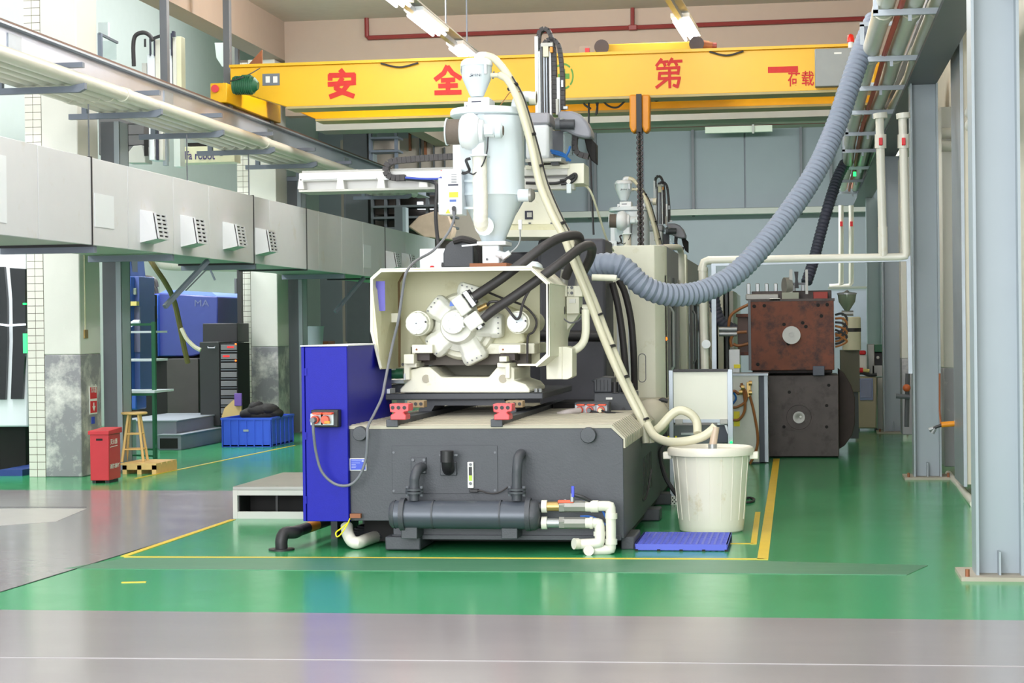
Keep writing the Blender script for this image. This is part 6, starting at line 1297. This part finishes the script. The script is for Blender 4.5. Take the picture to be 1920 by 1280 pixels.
# fire extinguisher box
YFb = F(190, 906).y; xf0, xf1 = P(169, 860, YFb).x, P(204, 860, YFb).x; xe = P(226, 860, YFb+0.42).x
fb = thing('extinguisher_box', 'red metal fire extinguisher box standing by the first column', 'box', ((xf0+xf1)/2, YFb+0.2, 0))
zt = P(190, 812, YFb).z; b = MB(); pr_ = [(xf0, YFb+0.42), (xf0, YFb), (xf1, YFb), (xe, YFb+0.42)]
b.loops([[(x, y, 0.03) for x, y in pr_], [(x, y, zt) for x, y in pr_]]); b.build('body', M_binred, fb, bevel=0.006)
b = MB(); pr2 = [(xf0-0.015, YFb+0.44), (xf0-0.015, YFb-0.02), (xf1+0.01, YFb-0.02), (xe+0.015, YFb+0.44)]
b.loops([[(x, y, zt-0.015) for x, y in pr2], [(x, y, zt+0.025-(0.0 if y < YFb+0.1 else -0.02)) for x, y in pr2]]); b.build('lid', M_binred, fb, bevel=0.004)
MB().pb(180, 822, 192, 826, YFb-0.004, 0.01).build('hand_slot', M_void, fb, bevel=0.001)
for x in (xf0+0.03, xf1-0.03): MB().box(x-0.02, x+0.02, YFb+0.03, YFb+0.3, 0, 0.03).build('foot', M_black, fb)
ux = Vector((xe-xf1, 0.42, 0)); o_ = Vector((xf1, YFb, 0)); n_ = Vector((0.42, -(xe-xf1), 0)).normalized()*0.004
zz = lambda c: P(215, c, YFb+0.2).z
text_on('灭火器', o_+ux*0.12+n_+Vector((0, 0, zz(832))), ux*0.6, (0, 0, zz(822)-zz(832)), M_paper, fb, offset=0.02); text_on('消防器材', o_+ux*0.06+n_+Vector((0, 0, zz(877))), ux*0.82, (0, 0, zz(868)-zz(877)), M_paper, fb, offset=0.02)
text_on('注意安全专用', o_+ux*0.12+n_+Vector((0, 0, zz(837))), ux*0.6, (0, 0, zz(835)-zz(837)), M_paper, fb) if False else MB().hexa([tuple(o_+ux*a+n_*c+Vector((0, 0, z))) for c in (0.4, 1) for a, z in ((0.12, zz(837)), (0.72, zz(836)), (0.72, zz(835)), (0.12, zz(836)))]).build('print_line', M_paper, fb)
# red sign on the column side
xs = cA.location.x; XS = P(150, 600, 19.9).x
sgn = thing('fire_sign', 'red and white fire extinguisher sign with arrow on the column above the red box', 'sign', (XS+0.01, 20.1, 1.0))
sy0, sy1 = PX(167, 750, XS).y, PX(181, 750, XS).y; sz1, sz0 = PX(174, 723, XS).z, PX(174, 776, XS).z
sy1 = min(sy1, 20.49); MB().box(XS, XS+0.008, sy0, sy1, sz0, sz1).build('board', M_paper, sgn)
zm = sz0+(sz1-sz0)*0.5; pp_ = MB().box(XS+0.008, XS+0.011, sy0+0.015, sy1-0.015, zm+0.015, sz1-0.015).build('red_panel', M_red, sgn); MB().box(XS+0.008, XS+0.011, sy0+0.015, sy1-0.015, sz0+0.015, zm-0.012).build('red_panel', M_red, sgn)
text_on('灭火器', (XS+0.013, sy0+0.03, zm+0.08), (0, sy1-sy0-0.06, 0), (0, 0, 0.1), M_paper, sgn, offset=0.02)
ym = (sy0+sy1)/2; MB().box(XS+0.011, XS+0.013, ym-0.015, ym+0.015, sz0+0.08, zm-0.03).build('arrow_shaft', M_paper, sgn)
b = MB(); vs = [b.b.verts.new(v) for v in ((XS+0.013, ym-0.05, sz0+0.09), (XS+0.013, ym+0.05, sz0+0.09), (XS+0.013, ym, sz0+0.03))]; b.b.faces.new(vs); b.build('arrow_head', M_paper, sgn)
bs = MB(); 
o = MB().box(XS, XS+0.005, ym-0.05, ym+0.04, sz0-0.11, sz0-0.03).build('blue_sticker', M_label); tag(o, 'tiny blue round sticker beneath the fire extinguisher sign', 'sticker')
for k, z in enumerate((sz0-0.09, sz0-0.055)): pass
o = MB().box(XS, XS+0.015, 20.0, 20.1, PX(170, 634, XS).z, PX(170, 618, XS).z).build('wall_switch', M_brass); tag(o, 'small tan switch box on the side of the first column', 'switch')
MB().box(XS, XS+0.012, 20.03, 20.05, PX(170, 620, XS).z, PX(170, 470, XS).z).build('conduit', M_cream_in, o)
# stool and wooden pallet
pal = thing('wood_pallet', 'pale wooden pallet under the round stool', 'pallet', F(258, 888)); pq = F(228, 889); px1 = P(291, 880, pq.y).x; h0 = 0.12
for k in range(4): MB().box(pq.x-0.05, px1, pq.y+0.05+k*0.18, pq.y+0.2+k*0.18, h0-0.02, h0).build('plank', M_wood, pal, bevel=0.002)
for k in range(3): MB().box(pq.x+(px1-pq.x-0.05)*k/2, pq.x+(px1-pq.x-0.05)*k/2+0.05, pq.y+0.03, pq.y+0.75, 0, h0-0.02).build('runner', M_wood, pal)
MB().box(pq.x, px1, pq.y+0.03, pq.y+0.05, 0.05, h0).build('front_board', M_wood, pal)
sx, sy_ = P(252, 800, pq.y+0.4).x, pq.y+0.4; sz = P(252, 772, sy_).z
sto = thing('wooden_stool', 'round-topped pale wooden stool standing on the pallet behind the red box', 'stool', (sx, sy_, h0))
MB().lathe((sx, sy_, 0), [(0.13, sz-0.03), (0.15, sz-0.022), (0.15, sz-0.006), (0.14, sz)], seg=28).build('seat', M_wood, sto)
legs = []
for i in range(4):
    a = pi/4+i*pi/2+0.15; legs.append((Vector((sx+0.08*cos(a), sy_+0.08*sin(a), sz-0.02)), Vector((sx+0.175*cos(a), sy_+0.175*sin(a), h0))))
    MB().cyl(legs[-1][0], legs[-1][1], 0.014, 0.017, seg=12).build('leg', M_wood, sto)
for i in range(4):
    for f in (0.42, 0.74): MB().cyl(legs[i][0].lerp(legs[i][1], f), legs[(i+1) % 4][0].lerp(legs[(i+1) % 4][1], f), 0.009, seg=8).build('rung', M_wood, sto)
gbx = MB().pb(226, 788, 240, 876, 22.1, 0.3).build('grey_box', mat('box_grey_blue', (160, 172, 182), 0.5), bevel=0.006); gbx.location.z = gbx.location.z; tag(gbx, 'narrow pale grey box between the red box and the stool', 'box')
# green rack
YGk = F(289, 870).y
gk = thing('green_rack', 'dark green steel rack with white shelf edges behind the stool', 'rack', F(280, 872))
xg0, xg1, xg2 = P(222, 700, YGk).x, P(289, 700, YGk).x, P(316, 700, YGk+0.3).x
def zg(c, Y=YGk): return P(280, c, Y).z
MB().bar((xg1, YGk, 0), (xg1, YGk, zg(603)), 0.045).build('post', M_green, gk); MB().bar((xg0, YGk, 0), (xg0, YGk, zg(603)), 0.04).build('post', M_green, gk)
MB().bar((xg2, YGk-0.25, 0), (xg2, YGk-0.25, zg(731)), 0.03).build('table_leg', M_green, gk)
MB().bar((xg0, YGk, zg(608)), (xg1, YGk, zg(608)), 0.03).build('top_bar', M_green, gk)
for c in (622, 675): MB().box(xg0, xg1, YGk-0.02, YGk+0.5, zg(c+2), zg(c-2)).build('shelf', M_hopper, gk)
MB().box(xg0, xg2+0.03, YGk-0.3, YGk+0.4, zg(735), zg(731)).build('table_top', M_hopper, gk); MB().box(xg0, xg2+0.02, YGk-0.29, YGk-0.26, zg(740), zg(735)).build('apron', M_green, gk)
for c in (840, 852): MB().bar((xg0, YGk-0.02, zg(c)), (xg2, YGk-0.25, zg(c)), 0.022).build('stretcher', M_green, gk)
MB().bar((xg1, YGk, zg(835)), (xg2, YGk-0.25, zg(838)), 0.03).build('stretcher', M_green, gk)
lp_ = MB().tube([P(244, 609, YGk+0.1), P(252, 604, YGk+0.1), P(262, 604, YGk+0.1)], 0.03, 8, rf=lambda i: 0.03).build('white_lamp_head', M_white); tag(lp_, 'white lamp head resting on top of the green rack', 'lamp')
# blue machines beyond
YL = 23.5
bm1 = thing('blue_machine', 'bright blue moulding machine with upright guard panel left of the second column', 'machine', P(300, 780, YL))
MB().pprism([(222, 735), (222, 548), (226, 478), (230, 478), (234, 518), (245, 518), (245, 735)], YL, 0.8).build('upright_panel', M_lblue, bm1, bevel=0.01); MB().pb(245, 518, 262, 735, YL+0.15, 0.6).build('guard_side', mat('machine_mid_blue', (76, 96, 160), 0.5), bm1, bevel=0.01)
MB().pb(243, 565, 256, 573, YL-0.01, 0.1).build('yellow_label', mat('label_mustard', (206, 190, 110)), bm1); MB().pb(243, 540, 254, 552, YL+0.1, 0.04).build('label', mat('label_pale', (190, 200, 180)), bm1)
MB().pb(246, 575, 262, 660, YL+0.13, 0.03).build('window', mat('window_greyblue', (110, 110, 140), 0.3), bm1); MB().pb(226, 644, 229, 652, YL-0.01, 0.02).build('handle', M_black, bm1)
MB().pb(262, 552, 281, 680, YL+0.7, 0.3).build('mould_gap', M_void, bm1); MB().pb(262, 555, 281, 573, YL+0.6, 0.2).build('tie_block', M_lblue, bm1)
MB().pb(236, 480, 248, 520, YL+0.3, 0.2).build('hopper_bracket', M_bracket, bm1)
big = MB().pprism([(280, 552), (300, 549), (408, 556), (408, 655), (360, 668), (283, 668)], YL+4.1, 1.4).build('clamp_hood', M_dblue, bm1, bevel=0.02)
MB().pb(280, 552, 296, 668, YL+4.0, 0.2).build('hood_edge', M_lblue, bm1, bevel=0.01); MB().pprism([(300, 549), (312, 543), (398, 548), (408, 556)], YL+4.15, 1.3).build('hood_top', mat('hood_pale_blue', (120, 146, 216), 0.4), bm1)
MB().pb(284, 571, 294, 579, YL+3.99, 0.01).build('yellow_label', M_yel, bm1); MB().pb(286, 590, 295, 597, YL+3.99, 0.01).build('grey_label', M_gal, bm1)
text_px('MA', 365, 562, 392, 574, YL+4.09, mat('faint_print', (92, 100, 136), 0.6), big)
for k, c in enumerate((520, 533)): MB().tube([P(258, c, YL+4.2), P(280, c, YL+4.2), P(291, c+6, YL+4.2), P(294, c+18, YL+4.2)], 0.032, 8, smooth=5).build('hydraulic_pipe', M_rubber, bm1)
MB().pb(222, 668, 380, 790, YL+4.2, 1.2).build('machine_base', M_void, bm1, bevel=0.02); MB().pb(313, 672, 372, 780, YL+3.8, 0.5).build('base_cover', mat('base_brownish', (58, 54, 52), 0.6, var=0.2), bm1, bevel=0.01); MB().pb(222, 738, 256, 768, YL+0.6, 0.4).build('blue_foot_box', M_lblue, bm1, bevel=0.02)
MB().tube([P(270, 468, 22.5), P(290, 500, 22.5), P(310, 530, 22.7), P(325, 560, 23), P(335, 600, 23.2), P(345, 650, 23.4), P(352, 680, 23.5)], 0.035, 8, smooth=5).build('material_hose', mat('olive_hose', (112, 100, 60), 0.5), bm1)
MB().tube([P(340, 615, 23.2), P(350, 635, 23.2), P(365, 650, 23.2), P(376, 656, 23.2)], 0.028, 8, smooth=5).build('grey_hose', M_tubing, bm1)
# black controller rack
YR_ = 26.4
br = thing('controller_rack', 'tall black rack of heater controllers with red digits, left of the second column', 'rack', P(410, 800, YR_))
MB().pb(380, 606, 445, 642, YR_+0.5, 0.6).build('hood', M_black, br, bevel=0.01); MB().pb(375, 641, 412, 798, YR_, 0.6).build('side_cabinet', mat('rack_side', (34, 36, 36), 0.5), br, bevel=0.006); MB().pb(412, 643, 446, 798, YR_+0.02, 0.6).build('rack_body', M_void, br)
for k in range(9):
    y = 646+k*17; MB().pb(414, y, 444, y+10, YR_+0.0, 0.03).build('controller_module', mat('module_grey', (110, 110, 112), 0.5), br, bevel=0.003)
    if k < 2: MB().pb(418+8*(k == 0), y+3, 430+8*(k == 0), y+6, YR_-0.005, 0.006).build('red_digits', mat('digit_red', (220, 30, 30), 0.4, emit=1.0), br); MB().ball(P(442, y-1+14*(k == 1), YR_-0.01), 0.014, n=6).build('orange_lamp', M_ledo, br)
    MB().pb(414, y+12, 444, y+14, YR_+0.0, 0.02).build('vent_bar', M_greyd, br)
MB().tube([P(390, 649, YR_-0.03), P(390, 652, YR_-0.04), P(403, 652, YR_-0.04), P(403, 649, YR_-0.03)], 0.008, 6).build('handle', M_gal, br)
o = MB().pb(446, 492, 453, 824, 27.6, 0.12).build('cable_post', M_black); tag(o, 'black cable post running up the tiled edge of the second column', 'post')
o = MB().pb(440, 522, 444, 610, 30, 0.05).build('dark_pipe', M_shade); tag(o, 'short dark vertical pipe on the pale wall beside the black post', 'pipe')
# steps
stp = thing('grey_steps', 'grey two-level operator steps behind the green rack', 'platform', F(340, 850))
sg_ = mat('step_grey', (128, 130, 142), 0.5); XL_, XU_ = P(340, 850, 24.5).x, -8.52
MB().box(XL_-0.32, XL_, 24.5, 26.3, 0, 0.20).build('lower_step', sg_, stp, bevel=0.006); MB().box(XL_-0.34, XL_+0.02, 24.48, 26.32, 0.20, 0.212).build('lower_tread', M_gal, stp)
MB().box(XU_-0.9, XU_, 24.75, 27.0, 0, 0.38).build('upper_step', sg_, stp, bevel=0.006); MB().box(XU_-0.92, XU_+0.02, 24.73, 27.02, 0.38, 0.392).build('upper_tread', M_gal, stp)
MB().box(XL_-0.3, XL_-0.05, 24.49, 24.5, 0.02, 0.16).build('dark_opening', M_void, stp)
# blue crate with dark bundle, cardboard
ycr = F(460, 838).y; xc0, xc1 = P(416, 810, ycr).x, P(508, 810, ycr).x; zc_ = P(460, 783, ycr).z
bcx = thing('blue_crate', 'blue plastic crate filled with dark cloth beside the second column', 'crate', ((xc0+xc1)/2, ycr+0.5, 0))
dp = 1.15; b = MB()
b.box(xc0, xc1, ycr, ycr+0.02, 0.01, zc_); b.box(xc0, xc1, ycr+dp-0.02, ycr+dp, 0.01, zc_); b.box(xc0, xc0+0.02, ycr, ycr+dp, 0.01, zc_); b.box(xc1-0.02, xc1, ycr, ycr+dp, 0.01, zc_); b.box(xc0, xc1, ycr, ycr+dp, 0.0, 0.03); b.build('crate_body', M_crate, bcx)
b = MB(); b.box(xc0-0.015, xc1+0.015, ycr-0.015, ycr+0.02, zc_-0.03, zc_); b.box(xc1-0.01, xc1+0.02, ycr, ycr+dp, zc_-0.03, zc_); b.box(xc0-0.015, xc0+0.01, ycr, ycr+dp, zc_-0.03, zc_); b.box(xc0-0.015, xc1+0.015, ycr+dp-0.01, ycr+dp+0.02, zc_-0.03, zc_); b.build('rim', M_crate, bcx)
for k in range(7): MB().box(xc0+(xc1-xc0-0.015)*k/6, xc0+(xc1-xc0-0.015)*k/6+0.015, ycr-0.012, ycr, 0.01, zc_-0.03).build('rib', M_crate, bcx)
for k in range(6): MB().box(xc1, xc1+0.012, ycr+0.02+(dp-0.05)*k/5, ycr+0.04+(dp-0.05)*k/5, 0.01, zc_-0.03).build('rib', M_crate, bcx)
MB().pb(456, 805, 466, 809, ycr-0.015, 0.004).build('stencil_mark', M_gal, bcx)
bun = MB()
for (a, c, r, s_) in ((470, 776, 0.1, 1.6), (488, 770, 0.13, 1.5), (505, 768, 0.12, 1.3), (480, 762, 0.09, 1.2), (515, 775, 0.1, 1.3), (495, 778, 0.12, 2.0)):
    bun.ball(P(a, c, ycr+0.45), r, s_, 1.2, 0.8, 8)
ob = bun.build('cloth_bundle', M_void); tag(ob, 'heap of black cloth piled in the blue crate', 'cloth')
dm = ob.modifiers.new('crumple', 'DISPLACE'); tx = bpy.data.textures.new('crumple', 'CLOUDS'); tx.noise_scale = 0.08; dm.texture = tx; dm.strength = 0.06
o = MB().pprism([(414, 785), (421, 765), (437, 750), (452, 748), (452, 785)], ycr+1.3, 0.06).build('cardboard_sheet', M_cardb); tag(o, 'kraft cardboard sheet leaning behind the blue crate', 'cardboard')
o = MB().pb(439, 737, 453, 761, ycr+1.25, 0.04).build('purple_sheet', M_purp, bevel=0.01); tag(o, 'purple plastic sheet on top of the cardboard', 'sheet')
# bin behind column two, window glints
bn = thing('grey_bin', 'pale grey round bin on a machine behind the second column', 'bin', P(588, 645, 32)); MB().lathe(P(588, 640, 32)*1.0, [(17*32/FP, -0.1), (20*32/FP, 0.24), (21*32/FP, 0.27), (18*32/FP, 0.27)], seg=24).build('bin_body', M_grey, bn)
MB().pb(571, 640, 615, 652, 32.3, 0.5).build('machine_top', M_brown, bn); MB().pb(575, 650, 640, 792, 32.3, 0.8).build('machine_body', M_shade, bn)
for a, b_, c, d in ((565, 556, 572, 562), (565, 566, 572, 575), (565, 582, 572, 591)): pass
o = thing('far_window_lights', 'small bright panes glimpsed in the gap right of the second column', 'window', P(568, 575, 46)); 
for c in (558, 568, 583): MB().pb(564, c, 573, c+8, 45.5, 0.05).build('pane', M_win, o)
# pipes along the pale left wall
lw = thing('wall_duct_pipe', 'thick white insulated pipe along the far left wall under the duct', 'pipe', P(350, 495, 33))
MB().tube([P(292, 478, 33), P(300, 490, 33), P(312, 497, 33), P(380, 499, 33), P(446, 500, 33)], 0.09, 14, smooth=4).build('lower_run', M_pvc, lw); MB().tube([P(312, 478, 33.2), P(322, 487, 33.2), P(340, 490, 33.2), P(446, 491, 33.2)], 0.07, 14, smooth=4).build('upper_run', M_pvc, lw)
MB().bar(P(392, 500, 32.9), P(348, 545, 32.9), 0.02).build('stay_rod', M_shade, lw); MB().bar(P(392, 500, 32.9), P(446, 503, 32.9), 0.025).build('stay_rod', M_shade, lw); MB().bar(P(392, 500, 32.9), P(403, 525, 32.9), 0.03).build('stay_rod', M_bracket, lw)
# frontal white wall behind aisle machines
kindset(MB().box(P(226, 500, 34).x-2.0, P(446, 500, 34).x+0.1, 34, 34.2, 0, 3.5).build('wall_aisle', M_pale, smooth=False))
# left edge machine
wm = thing('white_machine', 'white machine with curved frame and dark windows at the left edge', 'machine', P(20, 880, 20.6)); YW = 20.6
MB().pb(-60, 455, 50, 800, YW+0.1, 1.5).build('body', M_white, wm, bevel=0.02)
MB().pprism([(-60, 500), (8, 500), (13, 560), (14, 640), (10, 749), (-60, 749)], YW+0.05, 0.05).build('window', M_dglass, wm); MB().pprism([(18, 502), (47, 504), (48, 640), (42, 748), (20, 748), (24, 640), (23, 560)], YW+0.05, 0.05).build('window', M_dglass, wm)
MB().pb(-60, 798, 48, 890, YW+0.4, 1.2).build('dark_base', M_void, wm); MB().pb(-60, 440, 50, 458, YW+0.2, 1.0).build('top_wiring', M_brown, wm)
MB().tube([P(0, 608, YW), P(15, 610, YW), P(48, 608, YW)], 0.012, 6).build('light_strip', M_win, wm); MB().pb(43, 625, 50, 662, YW+0.02, 0.05).build('green_screen', mat('screen_green', (60, 200, 120), 0.3, emit=1.0), wm)
MB().pb(43, 568, 48, 571, YW+0.0, 0.03).build('green_led', M_led, wm)
b = MB(); c0_, c1_ = F(-60, 903), F(42, 892); o = MB().box(c0_.x, c1_.x, c1_.y, c1_.y+0.9, 0, 0.07).build('blue_mat', mat('mat_blue', (36, 62, 130), 0.5)); tag(o, 'dark blue floor board at the left edge beside the first column', 'mat')
# ---- upper left mezzanine items
YV = 25
ur = thing('alfa_robot_unit'.replace('alfa_robot_unit', 'robot_unit'), 'white take-out robot beam with blue lettering above the left duct', 'robot', P(360, 300, YV))
rbm = MB().pb(330, 274, 440, 305, YV+1.2, 0.3).build('beam', M_cream_in, ur, bevel=0.01); MB().pb(352, 267, 420, 273, YV+1.3, 0.2).build('beam_slot', M_void, ur)
text_px('alfa robot', 339, 283, 403, 299, YV+1.19, mat('logo_indigo', (62, 50, 110), 0.5), rbm, offset=0.012); text_px('w', 328.5, 289, 338, 297, YV+1.19, M_red, rbm, offset=0.01)
MB().pb(412, 286, 417, 292, YV+1.19, 0.01).build('small_mark', M_inkd, rbm)
MB().pb(279, 232, 289, 300, YV, 0.3).build('tall_cover', M_white, ur, bevel=0.01); MB().pb(289, 238, 305, 300, YV+0.1, 0.3).build('tall_cover', M_conc, ur, bevel=0.01); MB().pb(305, 240, 312, 310, YV+0.2, 0.1).build('guide', M_gal, ur); MB().pb(326, 258, 338, 312, YV+0.3, 0.2).build('pale_panel', M_pale, ur)
MB().pb(293, 243, 296, 300, YV+0.05, 0.05).build('dark_guide', M_inkd, ur); MB().pprism([(236, 290), (250, 273), (266, 272), (272, 290), (272, 305), (236, 305)], YV, 0.3).build('hopper_top', M_beamw, ur, bevel=0.01)
MB().pb(270, 258, 276, 292, YV-0.05, 0.05).build('dark_fitting', M_void, ur)
db = MB().pb(184, 190, 270, 290, 26.5, 1.0).build('dark_hopper_housing', mat('housing_taupe', (98, 96, 98), 0.6, var=0.1), bevel=0.02); tag(db, 'dark grey housing behind the left pipe rack, above the duct', 'housing')
for k in range(5): MB().pb(208, 192+k*20, 270, 193+k*20, 26.49, 0.01).build('seam', M_void, db)
va = thing('tall_robot', 'tall white robot arm with black cable arch behind the upper left crane rail', 'robot', P(310, 160, 28)); 
for a, b_, c, m in ((276, 290, 102, M_white), (291, 302, 74, M_pvc), (315, 322, 92, M_white), (324, 331, 70, M_pvc), (331, 340, 68, M_cream_in)): MB().pb(a, c, b_, 175, 28, 0.2).build('arm_profile', m, va, bevel=0.006)
for a, c in ((280, 72), (288, 72), (320, 62)): MB().pb(a, c, a+2, 104, 27.97, 0.05).build('dark_rail', M_inkd, va)
MB().tube([P(251, 124, 27.9), P(250, 85, 27.9), P(254, 67, 27.9), P(268, 61, 27.9), P(280, 66, 27.9), P(287, 76, 27.9)], 0.033, 10, smooth=6).build('cable_arch', M_rubber, va); MB().bar(P(288, 72, 27.9), P(304, 66, 27.9), 0.04).build('arch_bar', M_black, va)
MB().cyl(P(272, 73, 27.8), P(272, 88, 27.8), 0.018, seg=8).build('air_gland', M_black, va); MB().pb(266, 118, 275, 150, 28, 0.1).build('small_box', M_beamw, va)
MB().pb(322, 58, 326, 68, 27.9, 0.08).build('end_stop', M_inkd, va)
gl = thing('machine_guard', 'grey-framed clear guard standing behind the crane rail at upper left', 'guard', P(205, 130, 27)); MB().pb(183, 62, 190, 112, 27, 0.06).build('post', M_bracket, gl); MB().bar(P(186, 63, 27), P(220, 80, 27.6), 0.035).build('top_bar', M_greyd, gl); MB().pb(190, 76, 218, 112, 27.6, 0.01).build('clear_panel', M_glass, gl); MB().pb(184, 42, 202, 68, 28.5, 0.1).build('grey_box', mat('box_soft_grey', (190, 198, 198), 0.5), gl)
# corbel under upper beam near crane end
o = MB().pprism([(402, 80), (432, 80), (432, 125), (416, 125), (405, 108)], 29.5, 0.3).build('column_corbel', M_pale, bevel=0.01); tag(o, 'pale bracket on the upper wall left of the crane end', 'bracket')
o = MB().pb(440, 78, 446, 125, 27.5, 0.1).build('dark_post', M_greyd); tag(o, 'short dark post against the tiles above the crane end', 'post')
